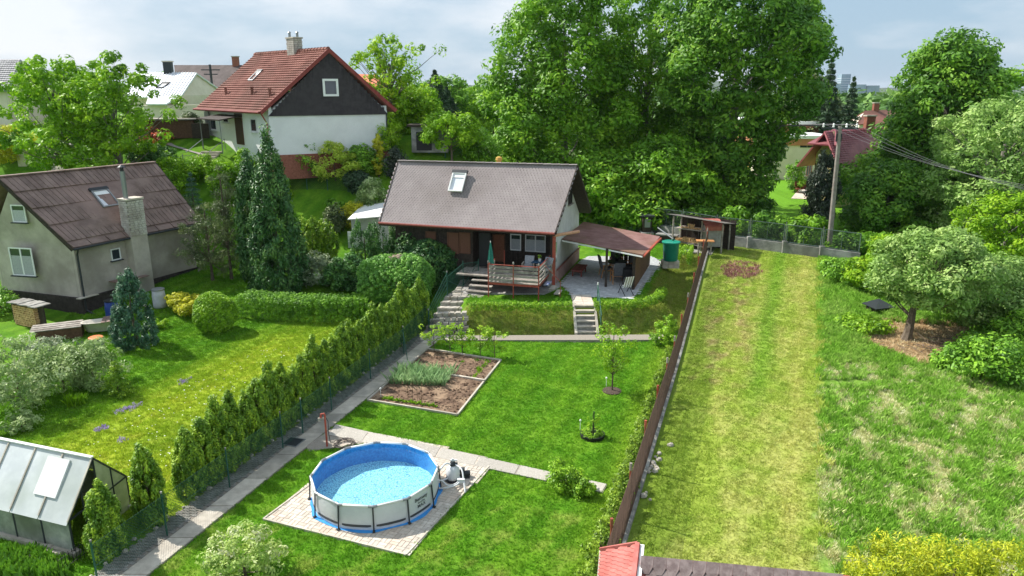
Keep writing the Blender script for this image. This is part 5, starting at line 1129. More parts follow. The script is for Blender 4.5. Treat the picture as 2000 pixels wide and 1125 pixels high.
def shingle_rows(quad, rows, cols, roofm, parent, name, lift=.03, gap=.06, th=.02, stuff=True, wave=0.):
    """rows of overlapping tiles on a roof quad"""
    a, b, c, d = [np.array(q, float) for q in quad]; n = np.cross(b - a, d - a); n /= np.linalg.norm(n); n = n if n[2] > 0 else -n; mb = MB(); g = gap / 2
    for r in range(rows):
        t0, t1 = r / rows, (r + 1.04) / rows
        for k in range(cols):
            s0, s1 = (k + g) / cols, (k + 1 - g) / cols; e_ = rnd.uniform(0, .25) * lift; sm = (s0 + s1) / 2
            p = [bil((a, b, c, d), s0, t0), bil((a, b, c, d), sm, t0), bil((a, b, c, d), s1, t0), bil((a, b, c, d), s1, t1), bil((a, b, c, d), sm, t1), bil((a, b, c, d), s0, t1)]
            q = [p[0] + n * (lift + e_), p[1] + n * (lift + e_ + wave), p[2] + n * (lift + e_), p[3] + n * .006, p[4] + n * (.006 + wave), p[5] + n * .006, p[0], p[2]]
            mb.add(q, [(0, 1, 4, 5), (1, 2, 3, 4), (6, 7, 2, 1, 0)])
    o = mb.build(name, roofm, parent)
    if stuff: tag(o, kind='stuff')
    return o
BRICKW = mat('whitewashed_brick', (.46, .42, .38), (.66, .62, .57), sc=4, rough=.9, bump=.5, bsc=40, c3=(.28, .22, .19))
MORT = mat('mortar', (.22, .20, .18), (.30, .27, .24), sc=10, rough=.95)
BRICKR = mat('red_brick', (.22, .075, .05), (.33, .13, .09), sc=9, rough=.9, bump=.4, bsc=40)
def brick_stack(o, c, a, b, z0, z1, rz, bm, name='chimney', ch=.085, cap=True, top=None, n=(2, 2)):
    """chimney of real bricks: c centre, a x b plan"""
    c = V3(*c); co, si = math.cos(rz), math.sin(rz); st_ = MB().box((c[0], c[1], (z0 + z1) / 2), (a - .03, b - .03, z1 - z0), rz).build(name, MORT, o); mb = MB(); k = 0; z = z0 + ch / 2
    while z < z1 - ch * .3:
        for (L_, off, ax_) in ((a, b / 2, 0), (a, -b / 2, 0), (b, a / 2, 1), (b, -a / 2, 1)):
            m = max(2, round(L_ / .26)); w = L_ / m
            for i in range(m):
                p = -L_ / 2 + (i + .5) * w + (w * .25 if k % 2 else -w * .25) * (.5); p = max(-L_ / 2 + w * .35, min(L_ / 2 - w * .35, p))
                x, y = (p, off) if ax_ == 0 else (off, p); e_ = rnd.uniform(0, .012)
                mb.box((c[0] + x * co - y * si, c[1] + x * si + y * co, z), (w * .9 if ax_ == 0 else .06 + e_, w * .9 if ax_ == 1 else .06 + e_, ch * .82), rz)
        z += ch; k += 1
    tag(mb.build('bricks', bm, st_), kind='stuff')
    if cap: MB().box((c[0], c[1], z1 + .05), (a + .14, b + .14, .1), rz).build('cap', top or CONC, st_)
    return st_
# ------------------------------------------------------------------ grey house on the left
METR = mat('brown_sheet_roof', (.17, .11, .09), (.27, .185, .155), sc=1.3, rough=.6, bump=.2, bsc=40, c3=(.31, .20, .17), spec=.4)
gF = [G(142, 486, 3.72), G(394, 435, 3.72), G(302, 317, 7.23), G(-6, 346, 7.23)]
gh, gr, I = rect_house('grey_house', 'grey rendered house with brown sheet roof and white brick chimney at the left', *gF, -.1, RENDER, METR, ov=.38, drop=.34)
qd_ = I['quad']; nrmR = np.cross(qd_[1] - qd_[0], qd_[3] - qd_[0]); nrmR /= np.linalg.norm(nrmR); nrmR = nrmR if nrmR[2] > 0 else -nrmR
uu = I['u']
for r in range(5):
    ncol = 30; t0, t1 = [0, .09, .32, .55, .78][r], [.105, .335, .565, .795, 1.0][r]
    for k in range(ncol if r else 8):
        nn_ = ncol if r else 8
        s0, s1 = (k + .02) / nn_, (k + .98) / nn_; e_ = rnd.uniform(0, .008)
        p = [bil(qd_, s0, t0), bil(qd_, s1, t0), bil(qd_, s1, t1), bil(qd_, s0, t1)]; h0, h1 = .085 + e_, .015 + e_
        top = [p[0] + nrmR * h0, p[1] + nrmR * h0, p[2] + nrmR * h1, p[3] + nrmR * h1]; w2 = (p[1] - p[0]) * .06
        mb = MB(); mb.hexa([x - nrmR * .03 for x in top] + top)
        mb.hexa([top[0] , top[0] + w2, top[3] + w2, top[3]] + [x + nrmR * .022 for x in (top[0], top[0] + w2, top[3] + w2, top[3])])
        mb.build('roof_panel', METR, gr)
MB().beam(qd_[3] + (0, 0, .03), qd_[2] + (0, 0, .03), .3, .06).build('ridge_cap', METR, gr)
MB().tube([qd_[0] - I['v'] * .08 - (0, 0, .04), qd_[1] - I['v'] * .08 - (0, 0, .04)], .06, 8).build('gutter', DSTEEL, gh)
for a, b in ((0, 3),): MB().beam(qd_[a] - uu * .02 - (0, 0, .07), qd_[b] - uu * .02 - (0, 0, .07), .05, .18).build('verge_board', WOODD, gh)
MB().beam(qd_[1] + uu * .02 - (0, 0, .07), qd_[2] + uu * .02 - (0, 0, .07), .05, .18).build('verge_board', WOODD, gh)
cv2 = I['hc']
dpp = [qd_[0] - I['v'] * .02 + uu * .25 - (0, 0, .1), cv2(.45, .3, 3.3), cv2(.45, .3, .35), cv2(.5, -.05, .12)]
MB().tube(dpp, .05, 8).build('downpipe', DSTEEL, gh)
window_k = dict(sill=DSTEEL)
win_px(gh, I, 'L', 24, 51, 400, 434, WHITE, 0, curtain=LACE, sill=DSTEEL)
win_px(gh, I, 'L', 22, 66, 484, 538, WHITE, 1, curtain=LACE, sill=DSTEEL)
win_px(gh, I, 'F', 216, 235, 485, 508, WHITE, 0, sill=DSTEEL)
BLKW = mat('black_tar_wall', (.035, .028, .026), (.07, .055, .05), sc=5, rough=.8, bump=.5, bsc=20)
pz = 1.02
MB().hexa([cv2(a, b, z) for z in (-.5, pz) for a, b in ((I['ov'] - .09, I['ov'] - .09), (I['L'] - I['ov'] + .09, I['ov'] - .09), (I['L'] - I['ov'] + .09, I['W'] - I['ov'] + .09), (I['ov'] - .09, I['W'] - I['ov'] + .09))]).build('plinth', BLKW, gh)
MB().hexa([cv2(a, b, z) for z in (pz, pz + .05) for a, b in ((I['ov'] - .3, I['ov'] - .26), (1.1, I['ov'] - .26), (1.1, I['ov']), (I['ov'] - .3, I['ov']))]).build('ledge', CONC, gh)
# chimney against the long wall
def wall_hit(px, py, out): n = -I['v']; o0 = I['hc'](0, I['ov'] - out, 0); r = ray(px, py); t = n.dot(o0 - V3(0, 0, CZ)) / n.dot(r); return V3(0, 0, CZ) + r * t
c0_ = wall_hit(271, 455, .55); ang_u = math.atan2(uu[1], uu[0]); zt_ = wall_hit(257, 386, .3)[2] - .0
cc = c0_ * (1, 1, 0) + I['v'] * .3
MB().box((cc[0], cc[1], 1.7), (1.0, .62, 4.6), ang_u).build('chimney_breast', RENDER, gh)
ck = brick_stack(gh, (cc[0] , cc[1], 0), .95, .62, 3.75, zt_ - .1, ang_u, BRICKW, ch=.12)
MB().tube([(cc[0] - uu[0] * .25, cc[1] - uu[1] * .25, zt_), (cc[0] - uu[0] * .25, cc[1] - uu[1] * .25, zt_ + 1.45)], .13, 12).build('flue_pipe', STEEL, ck)
MB().lathe((cc[0] - uu[0] * .25, cc[1] - uu[1] * .25, zt_ + 1.45), [(.09, 0), (.09, .18), (.22, .2), (.2, .23), (.03, .34)], 12).build('flue_cowl', DSTEEL, ck)
for k in range(4): MB().hexa([cv2(1.9 + k * .45 + a, b, z) for z, e_ in ((0, 0),) for z in (1.5, 1.54) for a, b in ((0, -.55), (.43, -.55), (.43, .3), (0, .3))]).build('awning_board', METR, gh)
MB().hexa([cv2(a, b, z) for z in (-.2, 1.0) for a, b in ((6.4, I['ov'] - .14), (7.4, I['ov'] - .14), (7.4, I['ov'] - .1), (6.4, I['ov'] - .1))]).build('cellar_dark', BLACK, gh)  # no door leaf: black sheet paints the darkness of the cellar opening
od = thing('wooden_door', cv2(7.6, -.1, .2), 'weathered plank door leaning open at the cellar opening of the grey house', 'door'); 
for k in range(3): link('plank', MB().hexa([uu * .0 + V3(-.1 + k * .02, -.35 + k * .16, z) + s for z in (-.3, .85) for s in (V3(0, 0, 0), V3(.03, 0, 0), V3(.05, .14, 0), V3(.02, .14, 0))]).mesh('plank', WOODG), od)
# firewood pile by the plinth
wp = G(52, 640, -.02)
wpo = thing('firewood_pile', wp, 'tall pile of split orange firewood under loose slabs beside the grey house', 'firewood')
gu = -I['v'] * 1.0; gu = V3(.94, -.3, 0); gn_ = V3(.3, .94, 0); gu = -V3(I['v'][0], I['v'][1], 0); gn_ = V3(uu[0], uu[1], 0)
for i in range(14):
    for k in range(9):
        piece('log', rnd.choice(lgs), wp + gu * (-.85 + i * .125 + rnd.uniform(-.015, .015)) + (0, 0, .12 + k * .115 + rnd.uniform(-.01, .01)), wpo, rot=(0, rnd.random() * 3, math.atan2(gn_[1], gn_[0]) - math.pi / 2), scale=(1.15, 1.6, 1.15))
for k in range(5): MB().hexa([wp + gu * (-1.05 + k * .43 + a) + gn_ * b + (0, 0, 1.2 + z + .03 * (k % 2)) for z in (0, .04) for a, b in ((0, -.15), (.5, -.12), (.5, .7), (0, .7))]).build('cover_slab', CONCD, wpo)
for s in (-1, 1): MB().beam(wp + gu * (s * 1.0 - .05) + gn_ * .25, wp + gu * (s * 1.0 - .05) + gn_ * .25 + (0, 0, 1.2), .6, .07, up=tuple(gn_)).build('side_board', WOODD, wpo)
# planks stack, bathtub, barrels
pk = G(118, 648, .25); t = thing('plank_stack', pk * (1, 1, 0), 'stack of weathered planks and boards laid over a low timber box', 'planks'); rz2 = ang_u - 1.35
for k in range(7): link('plank', MB().box((-.1, -.5 + k * .17, .55 + .02 * (k % 2)), (2.1, .14, .04), .0).mesh('plank', WOODG), t)
link('box_base', MB().box((0, 0, .26), (1.9, 1.1, .5)).mesh('box_base', WOODB), t); t.rotation_euler[2] = R(25)
bt = G(200, 645, .1); t = thing('bathtub', bt, 'old cream enamel bathtub with boards across it beside the grey house', 'bathtub', rz=R(22)); EN = mat('old_enamel', (.50, .46, .38), (.62, .58, .50), sc=3, rough=.4)
mb = MB(); n = 20
for z, sx_, sy_ in ((0, .62, .2), (.1, .7, .27), (.48, .82, .37), (.5, .88, .42), (.5, .78, .32), (.15, .6, .2)):
    for k in range(n): a = 6.2832 * k / n; mb.v.append((sx_ * np.sign(math.cos(a)) * abs(math.cos(a)) ** .6, sy_ * np.sign(math.sin(a)) * abs(math.sin(a)) ** .7, z))
for i in range(5):
    for k in range(n): mb.f.append((i * n + k, i * n + (k + 1) % n, (i + 1) * n + (k + 1) % n, (i + 1) * n + k))
mb.f.append(tuple(5 * n + k for k in range(n))); link('tub', mb.mesh('tub', EN, smooth=True), t)
for k in range(3): link('board', MB().box((.15 + k * .2, 0, .53 + .01 * k), (.18, 1.0, .03), .1 * k).mesh('board', METR), t)
def barrel(px, py, r, h, m, lidm, label, z=0., name='barrel'):
    p = at(px, py); t = thing(name, p, label, 'barrel'); link('body', MB().lathe((0, 0, 0), [(r * .9, 0), (r, .06), (r * 1.03, h * .33), (r * .98, h * .36), (r * 1.03, h * .66), (r * .98, h * .7), (r * .92, h)], 20).mesh('body', m, smooth=True), t)
    link('lid', MB().lathe((0, 0, h), [(r, -.03), (r * 1.02, .02), (r * .9, .04)], 20).mesh('lid', lidm), t); return t
barrel(192, 690, .3, .75, mat('grey_green_drum', (.20, .23, .19), (.28, .31, .26), sc=5, rough=.6), mat('orange_lid', (.62, .16, .05), (.7, .22, .08), sc=4, rough=.5), 'grey green barrel with an orange lid beside the dark blue conifer')
barrel(222, 625, .32, 1.05, mat('blue_drum', (.01, .04, .22), (.02, .06, .28), sc=4, rough=.4), BLACK, 'dark blue barrel against the wall of the grey house')
barrel(313, 600, .33, 1.0, mat('white_drum', (.42, .43, .44), (.52, .53, .54), sc=4, rough=.5), STEEL, 'large whitish barrel beside the cellar opening of the grey house')
# ------------------------------------------------------------------ greenhouse
A_, B_ = G(147, 1083), G(256, 990); gd = G(0, 1045) - A_; gd /= np.linalg.norm(gd); eh, rh = .98, 2.15; M_ = (A_ + B_) / 2
GP = mat('old_polycarbonate', (.50, .53, .54), (.60, .63, .63), sc=2, rough=.35, c3=(.36, .40, .36), spec=.5); GLP = mat('dirty_glass', (.26, .28, .24), (.42, .43, .37), sc=3.5, rough=.4, c3=(.16, .17, .12))
gho = thing('greenhouse', A_, 'weathered greenhouse with grey translucent roof sheets and dirty side panes', 'greenhouse'); nP = 6; pl = .98
nd_ = V3(-gd[1], gd[0], 0); wdir = (B_ - A_) / np.linalg.norm(B_ - A_); wW = np.linalg.norm(B_ - A_)
E1, R1, E2 = A_ + (0, 0, eh), M_ + (0, 0, rh), B_ + (0, 0, eh)
for k in range(nP):
    a, b = gd * (k * pl + .015), gd * ((k + 1) * pl - .015)
    MB().slab((E1 + a - wdir * .1 - (0, 0, .08), E1 + b - wdir * .1 - (0, 0, .08), R1 + b, R1 + a), .012).build('roof_sheet', GP, gho)
    MB().slab((E2 + a + wdir * .1 - (0, 0, .08), E2 + b + wdir * .1 - (0, 0, .08), R1 + b, R1 + a), .012).build('roof_sheet', GP, gho)
    for Q in (A_, B_): MB().hexa([Q + x + wdir * w + (0, 0, z) for z in (.1, eh - .04) for x, w in ((a, -.005), (b, -.005), (b, .005), (a, .005))]).build('side_pane', GLP, gho)
    MB().beam(A_ + gd * k * pl, E1 + gd * k * pl, .04, .04, up=(1, 0, 0)).build('frame_post', DSTEEL, gho)
    MB().beam(E1 + gd * k * pl + (0, 0, .0) - wdir * .06, R1 + gd * k * pl + (0, 0, .03), .035, .03).build('roof_bar', CONC, gho)
for k in (1.05, 4.1):
    c_ = E1 * .45 + R1 * .55 + gd * k * pl + (0, 0, .05); sl_ = (R1 - E1) / np.linalg.norm(R1 - E1)
    MB().slab([c_ + gd * s * .38 + sl_ * t_ * .5 + (0, 0, .03) for s, t_ in ((-1, -1), (1, -1), (1, 1), (-1, 1))], .05).build('roof_vent', WHITE, gho)
MB().beam(R1 + (0, 0, .03), R1 + gd * nP * pl + (0, 0, .03), .1, .03).build('ridge_bar', WHITE, gho)
fr_ = MB(); 
for a, b in ((A_, E1), (B_, E2), (E1, R1), (R1, E2), (E1, E2), (M_, R1), (lerp(A_, B_, .25), lerp(E1, R1, .5)), (lerp(A_, B_, .75), lerp(R1, E2, .5))): fr_.beam(a, b, .04, .04, up=(1, .3, 0))
fr_.build('end_frame', DSTEEL, gho)
MB().prism([lerp(A_, B_, .5), B_, E2, R1], gd * .01).build('end_pane', mat('old_glass', (.34, .36, .22), (.46, .46, .30), sc=3, rough=.3), gho)
MB().beam(A_ - gd * .1 + (0, 0, .04), A_ + gd * 6 + (0, 0, .04), .22, .14).build('base_kerb', CONC, gho); MB().beam(B_ - gd * .1 + (0, 0, .04), B_ + gd * 6 + (0, 0, .04), .22, .14).build('base_kerb', CONC, gho)
for k, (x_, y_) in enumerate(((86, 1072), (66, 1090), (104, 1085))):
    p = G(x_, y_); o = MB().tube([p + (-.25, .05, .08), p + (.25, -.05, .08)], .07, 8).build('kerb_fragment', CONC, None, org=p); tag(o, ['broken length of round kerb lying beside the greenhouse base', 'short broken kerb stone below the greenhouse wall', 'pale kerb stone near the greenhouse corner'][k], 'kerb stone')
# little black iron fence at the greenhouse corner
ifn = thing('iron_fence', G(150, 1115), 'low black iron fence at the greenhouse corner', 'fence'); a, b = G(118, 1125), G(172, 1085)
for k in range(9): p = lerp(a, b, k / 8); MB().tube([p, p + (0, 0, .5)], .008, 4).build('bar', BLACK, ifn)
for z in (.12, .42): MB().tube([a + (0, 0, z), b + (0, 0, z)], .008, 4).build('rail', BLACK, ifn)
# ------------------------------------------------------------------ small outbuilding left of the chalet
ob_ = thing('outbuilding', at(700, 490), 'small grey block outbuilding with pale sheet roof left of the chalet', 'shed'); p0 = ORG[ob_.name]
def oc(u, v, z): return p0 + V3(u, v, z)
MB().box(tuple(oc(1.1, 1.2, 1.0)), (2.6, 2.2, 2.2), ta).build('wall', mat('pale_blocks', (.40, .41, .42), (.52, .53, .54), sc=3, rough=.9), ob_)
MB().slab([oc(-.5, -.3, 2.1), oc(2.9, -.9, 2.5), oc(3.2, 2.2, 3.0), oc(-.2, 2.6, 2.5)], .06).build('roof', WHITE, ob_)
for k in range(3): MB().box(tuple(oc(-.15, -.5, .45 + k * .36)), (.8, .03, .33), ta).build('panel', WHITE if k else GP, ob_)
MB().tube([oc(.35, -.6, 0), oc(.35, -.6, 1.9)], .03, 6).build('post', BLACK, ob_)
# ------------------------------------------------------------------ stone steps
ss = thing('stone_steps', at(880, 630), 'irregular stone steps and paving climbing from the path to the deck', 'steps')
rngs = random.Random(3)
def spt(s, t):   # s across 0..1, t up the run
    L0, R0, L1, R1_ = G(822, 655), G(903, 655), G(885, 567, 1.1), G(958, 567, 1.1); p = lerp(lerp(L0, R0, s), lerp(L1, R1_, s), t); return p
nst = 9
for j in range(nst):
    t0, t1 = j / nst, (j + 1) / nst; z = 1.1 * min(1, (j + .6) / 6.5)
    k = 4 if j < 6 else 5; cuts = [0] + sorted(rngs.uniform(.12, .88) for _ in range(k - 1)) + [1]
    for a, b in zip(cuts[:-1], cuts[1:]):
        if b - a < .06: continue
        q = [spt(a + .012, t0 + .01 + rngs.uniform(0, .02)), spt(b - .012, t0 + .01 + rngs.uniform(0, .02)), spt(b - .012, t1 - .005), spt(a + .012, t1 - .005)]; zz_ = z + rngs.uniform(-.012, .012)
        MB().hexa([(p[0], p[1], zz_ - .22) for p in q] + [(p[0], p[1], zz_) for p in q]).build('stone', STONE, ss)
MB().hexa([(*spt(s, t)[:2], z) for z, in ((-.3,),) for s, t in ((0, 0), (1, 0), (1, 1), (0, 1))] + [(*spt(s, t)[:2], zz_) for s, t, zz_ in ((0, 0, -.02), (1, 0, -.02), (1, 1, 1.02), (0, 1, 1.02))]).build('core', CONCD, ss)
# crazy paving up to the deck
cp = MB().prism([(*G(x, y, T)[:2], T - .1) for x, y in ((886, 570), (955, 570), (960, 555), (935, 540), (905, 540))], (0, 0, .115)).build('stone_paving', CONCD); tag(cp, 'crazy paving at the top of the stone steps', kind='structure')
for k in range(34):
    c_ = lerp(lerp(G(888, 568, T), G(950, 568, T), rnd.random()), lerp(G(905, 541, T), G(938, 541, T), rnd.random()), rnd.random()); r_ = rnd.uniform(.12, .26); a0 = rnd.random() * 6
    MB().prism([(c_[0] + r_ * rnd.uniform(.7, 1.1) * math.cos(a0 + i * 1.05), c_[1] + r_ * rnd.uniform(.7, 1.1) * math.sin(a0 + i * 1.05), T - .02) for i in range(6)], (0, 0, .045 + .0012 * k)).build('stone', STONE, cp)
# stone wall right of the steps, with stacked stones
sw = thing('stone_wall', G(880, 652), 'low dry stone wall at the right side of the stone steps', 'stone wall')
for j in range(5):
    for i in range(5):
        p = G(858 + i * 12, 655 - i * .5) + V3(0, j * .14, .09 + j * .2); MB().box((p[0] + .1 * (j % 2), p[1], p[2]), (.27 * rnd.uniform(.75, .98), .3, .18), rnd.uniform(-.1, .1)).build('stone', STONE, sw)
# ------------------------------------------------------------------ planting around the gardens
# thuja row: three prototypes, copied along the fence
def thuja_proto(seed, h, r, m=None, nc=70, nper=70):
    rng = np.random.default_rng(seed); ce = envelope(nc, .05, h - .25, [(0, r * .8), (.25, r), (.55, r * .86), (.8, r * .5), (1, r * .04)], rng, .7, .07)
    v, f, t = leaves(ce, np.array((.10, .10, .26)), nper, .045, rng=rng, **UP)
    return npmesh('crown', v, f, m or LM['thuja'], t), MB().tube([(0, 0, -.1), (0, 0, h * .7)], [.045, .02], 6).mesh('trunk', BARK)
THP = [thuja_proto(s, 2.55, .45, nc=180, nper=80) for s in (1, 2, 3, 4)]
tys = [15.95, 17.35] + [18.75 + .64 * k for k in range(25)]
ordn = ['first', 'second', 'third', 'fourth', 'fifth', 'sixth', 'seventh', 'eighth', 'ninth', 'tenth', 'eleventh', 'twelfth', 'thirteenth', 'fourteenth', 'fifteenth', 'sixteenth', 'seventeenth', 'eighteenth', 'nineteenth', 'twentieth', 'twenty-first', 'twenty-second', 'twenty-third', 'twenty-fourth', 'twenty-fifth', 'twenty-sixth'] + ['twenty-seventh', 'twenty-eighth', 'twenty-ninth', 'thirtieth', 'thirty-first', 'thirty-second', 'thirty-third', 'thirty-fourth', 'thirty-fifth', 'thirty-sixth']
for k, y in enumerate(tys):
    x = lx(y) - .95 + rnd.uniform(-.06, .06); s = rnd.uniform(.9, 1.08) * (1.02 if k > 1 else .93)
    lab = ('stand-alone thuja nearest the greenhouse, %s in the row along the green fence' if k < 2 else 'green column thuja, %s in the row counted from the greenhouse') % ordn[k]
    o = thing('thuja_tree', (x, y, H1(x, y)), lab, 'thuja', 'thuja row along the green fence'); cr_, tk_ = THP[k % 4]; link('crown', cr_, o); link('trunk', tk_, o)
    o.rotation_euler[2] = rnd.random() * 6.28; o.scale = (s * rnd.uniform(.92, 1.12) * (1.12 if k < 2 else 1), s * 1.0, s * (1 + .1 * math.sin(k * 1.7)))
# clipped ball, hedge, conifers
bb = at(423, 646); rng = np.random.default_rng(9)
def ball(name, base, rx, ry, rz_, m, label, nper=26, size=.036, step=.17, cat='shrub', seed=9, sq=1., kr=.6, **kw):
    rng = np.random.default_rng(seed); n = int(4 * math.pi * rx * rz_ / step ** 2 * .9); i = np.arange(n) + .5; ph = np.arccos(1 - 2 * i / n * .93); th = math.pi * (1 + 5 ** .5) * i
    d = np.stack([np.cos(th) * np.sin(ph), np.sin(th) * np.sin(ph), np.cos(ph)], 1); d = np.sign(d) * np.abs(d) ** sq; wob = 1 + .05 * np.sin(d[:, 0] * 5 + seed) + .05 * np.sin(d[:, 1] * 6 + d[:, 2] * 4)
    ce = d * np.array((rx, ry, rz_)) * wob[:, None] + (0, 0, rz_ * .96)
    v, f, t = leaves(ce, np.array((step * kr,) * 3), nper, size, rng=rng, **kw); o = thing(name, base, label, cat); link('foliage', npmesh('foliage', v, f, m, t), o)
    link('stem', MB().tube([(0, 0, -.1), (0, 0, rz_)], [.1, .05], 7).mesh('stem', BARK), o); return o
ball('clipped_bush', bb, .98, .95, .98, LM['box'], 'bright green ball shaped clipped bush on the neighbour lawn', nper=60)
hedge('clipped_hedge', [at(478, 610), at(520, 616), at(620, 622), at(722, 618)], 1.25, 1.05, LM['clipped'], 'long low clipped hedge with flat top across the neighbour lawn', step=.18, nper=46, size=.038)
bc = at(268, 676); tree('blue_conifer', bc, 3.75, [(0, .75), (.15, .95), (.4, .9), (.7, .6), (.9, .28), (1, .06)], LM['blue'], 'dense blue green cone shaped conifer beside the grey house', cat='conifer', nc=190, cr=(.17, .17, .25), nper=70, size=.062, c0=.01, tr=.08, nl=0, inner=.7, bump=.08, seed=12, **UP)
cyb = at(548, 566); ctop = D(522, 236, cyb[1])[2] - cyb[2]
tree('tall_cypress', cyb, ctop, [(0, 1.3), (.12, 1.52), (.3, 1.36), (.5, 1.02), (.66, .78), (.8, .42), (.92, .2), (1, .07)], LM['cypress'], 'very tall dark blue green cypress on the neighbour lawn', cat='cypress', nc=440, cr=(.26, .26, .46), nper=72, size=.085, c0=.01, tr=.18, nl=0, inner=.75, bump=.1, seed=13, **UP)
cb2 = at(505, 545); c2t = D(490, 292, cb2[1])[2] - cb2[2]
tree('second_cypress', cb2, c2t, [(0, .75), (.15, .95), (.45, .85), (.7, .62), (.88, .32), (1, .08)], LM['cypress'], 'slimmer dark cypress leaning against the tall one on its left side', cat='cypress', nc=240, cr=(.25, .25, .42), nper=75, size=.08, c0=.02, tr=.12, nl=0, inner=.75, bump=.12, seed=14, **UP)
# pines and small spruce at the left of the cypress
def pine(px, py, top, r, label, seed, n=36, m='pine', lean=(0, 0)):
    b = at(px, py); h = D(px, top, b[1])[2] - b[2]
    return tree('pine_tree', b, h, [(0, r * .6), (.25, r), (.6, r * .85), (.85, r * .5), (1, r * .15)], LM[m], label, cat='pine', nc=n, cr=(.34, .34, .26), nper=95, size=.09, c0=.12, tr=.09, nl=n // 2, inner=.3, bump=.25, seed=seed, asp=.2, nb=.3, ub=.3, jit=.8, shell=.1, lean=lean, th=.85)
pine(415, 548, 385, 1.5, 'loose olive pine with bare stems between the grey house and the cypress', 21, 70)
pine(452, 545, 310, 1.0, 'slender dark pine close to the left side of the cypresses', 22, 60)
pine(375, 490, 385, 1.1, 'spreading pine whose branches reach over the grey house eaves', 23, 34)
sb = at(383, 440); spruce(sb, D(384, 338, sb[1])[2] - sb[2], .95, LM['blue'], 'small blue spruce behind the right corner of the grey house', seed=24, n=11, per=9, nper=26, size=.06)
# golden shrub, grey shrub, thuja clump
shrub('golden_shrub', at(385, 612), 1.0, .95, LM['yellow'], 'low golden shrub beside the clipped ball bush', nc=60, cr=.22, seed=31)
shrub('golden_shrub', at(352, 600), .75, .8, LM['yellow'], 'low yellowish heather shrub near the cellar opening', nc=40, cr=.2, seed=32)
shrub('grey_shrub', at(612, 555), 1.25, 2.0, LM['grey'], 'spreading grey green shrub at the right foot of the tall cypress', nc=80, cr=.3, seed=33)
for k, (x_, y_, h_, r_) in enumerate(((596, 505, 2.7, .55), (614, 508, 2.9, .6), (632, 510, 2.8, .55), (645, 512, 2.7, .5))):
    b = at(x_, y_); o = tree('thuja_tree', b, h_, [(0, r_ * .9), (.4, r_), (.8, r_ * .7), (1, r_ * .15)], LM['thuja'], '%s thuja of the tight clump behind the grey shrub, from the left' % ordn[k], cat='thuja', group='thuja clump behind the cypress', nc=60, cr=(.18, .18, .34), nper=50, size=.07, c0=.02, tr=.05, nl=0, inner=.6, seed=40 + k, **UP)
for k, (x_, y_, tp_, r_) in enumerate(((716, 540, 430, .75), (752, 540, 424, .8), (779, 540, 438, .38))):
    b = at(x_, y_); h_ = D(x_, tp_, b[1])[2] - b[2]
    tree('columnar_yew', b, h_, [(0, r_ * .9), (.5, r_), (.85, r_ * .9), (1, r_ * .5)], LM['thujad'], ['broad dark columnar yew nearest the pale outbuilding', 'middle dark columnar yew at the chalet corner', 'narrow dark yew closest to the chalet eaves'][k], cat='yew', group='dark yews at the chalet corner', nc=110, cr=(.17, .17, .34), nper=60, size=.06, c0=.02, tr=.06, nl=0, inner=.7, bump=.12, seed=50 + k, **UP)
for k, (x_, y_, r_, h_) in enumerate(((664, 566, .85, 1.9), (694, 570, .8, 2.2))):
    shrub('juniper', at(x_, y_), r_, h_, LM['thujad'], ['dark juniper with brownish base left of the big clipped bush', 'taller juniper touching the big clipped bush'][k], nc=70, cr=.24, seed=60 + k, cat='juniper')
bg_ = at(776, 590); ball('clipped_bush', bg_, 1.95, 1.7, 1.3, LM['cypress'] if False else leafmat('glossy_leaf', (.045, .13, .02), (.11, .26, .04), (.22, .40, .07), trans=.2, sc=1.5), 'very large rounded clipped bush with a brown patch on top', nper=60, size=.055, step=.24, seed=5, sq=.85)
shrub('dry_twigs', bg_ + (0.05, -.2, 2.45), .42, .25, mat('dry_twig', (.42, .32, .24), (.55, .44, .34), sc=20, rough=1), 'dry brown patch on top of the very large clipped bush', nc=16, cr=.12, nper=40, size=.035, seed=6, stem=False)
b2_ = at(842, 560); ball('conical_bush', b2_, 1.35, 1.3, 1.35, LM['cypress'], 'rounded blue green bush between the large clipped bush and the deck', nper=55, size=.075, step=.3, seed=15, tb=1.5)
ball('conical_bush', at(808, 545), 1.0, 1.0, 1.45, LM['cypress'], 'blue green bush behind the large clipped bush under the chalet eaves', nper=50, size=.075, step=.3, seed=16, tb=1.5)
# low hedges of the terrace
zt_h = T
hl = [G(x, y, T) for x, y in ((918, 607), (935, 603), (1000, 605), (1060, 606), (1118, 604))]
hedge('low_hedge', hl, .32, .30, LM['box'], 'low clipped hedge along the bank left of the concrete stairs', step=.12, nper=30, size=.03)
hl = [G(x, y, T) for x, y in ((1160, 603), (1220, 602), (1262, 597), (1283, 588), (1295, 573))]
hedge('low_hedge', hl, .32, .30, LM['box'], 'low clipped hedge curving along the bank right of the concrete stairs', step=.12, nper=30, size=.03, seed=4)
hl = [G(1332, 518, T), G(1340, 500, T)]
hedge('low_hedge', hl, .7, .7, LM['box'], 'short bright hedge behind the green water tank', step=.22, nper=30, size=.045, seed=6)
shrub('hedge_plant', at(1290, 672), .55, .8, LM['box'], 'bright leafy hedge plant where the bank path meets the red fence', nc=26, cr=.17, size=.045, seed=7)
shrub('hedge_plant', at(1302, 648), .5, 1.0, LM['box'], 'bright leafy hedge plant just above the end of the bank path', nc=26, cr=.17, size=.045, seed=8)
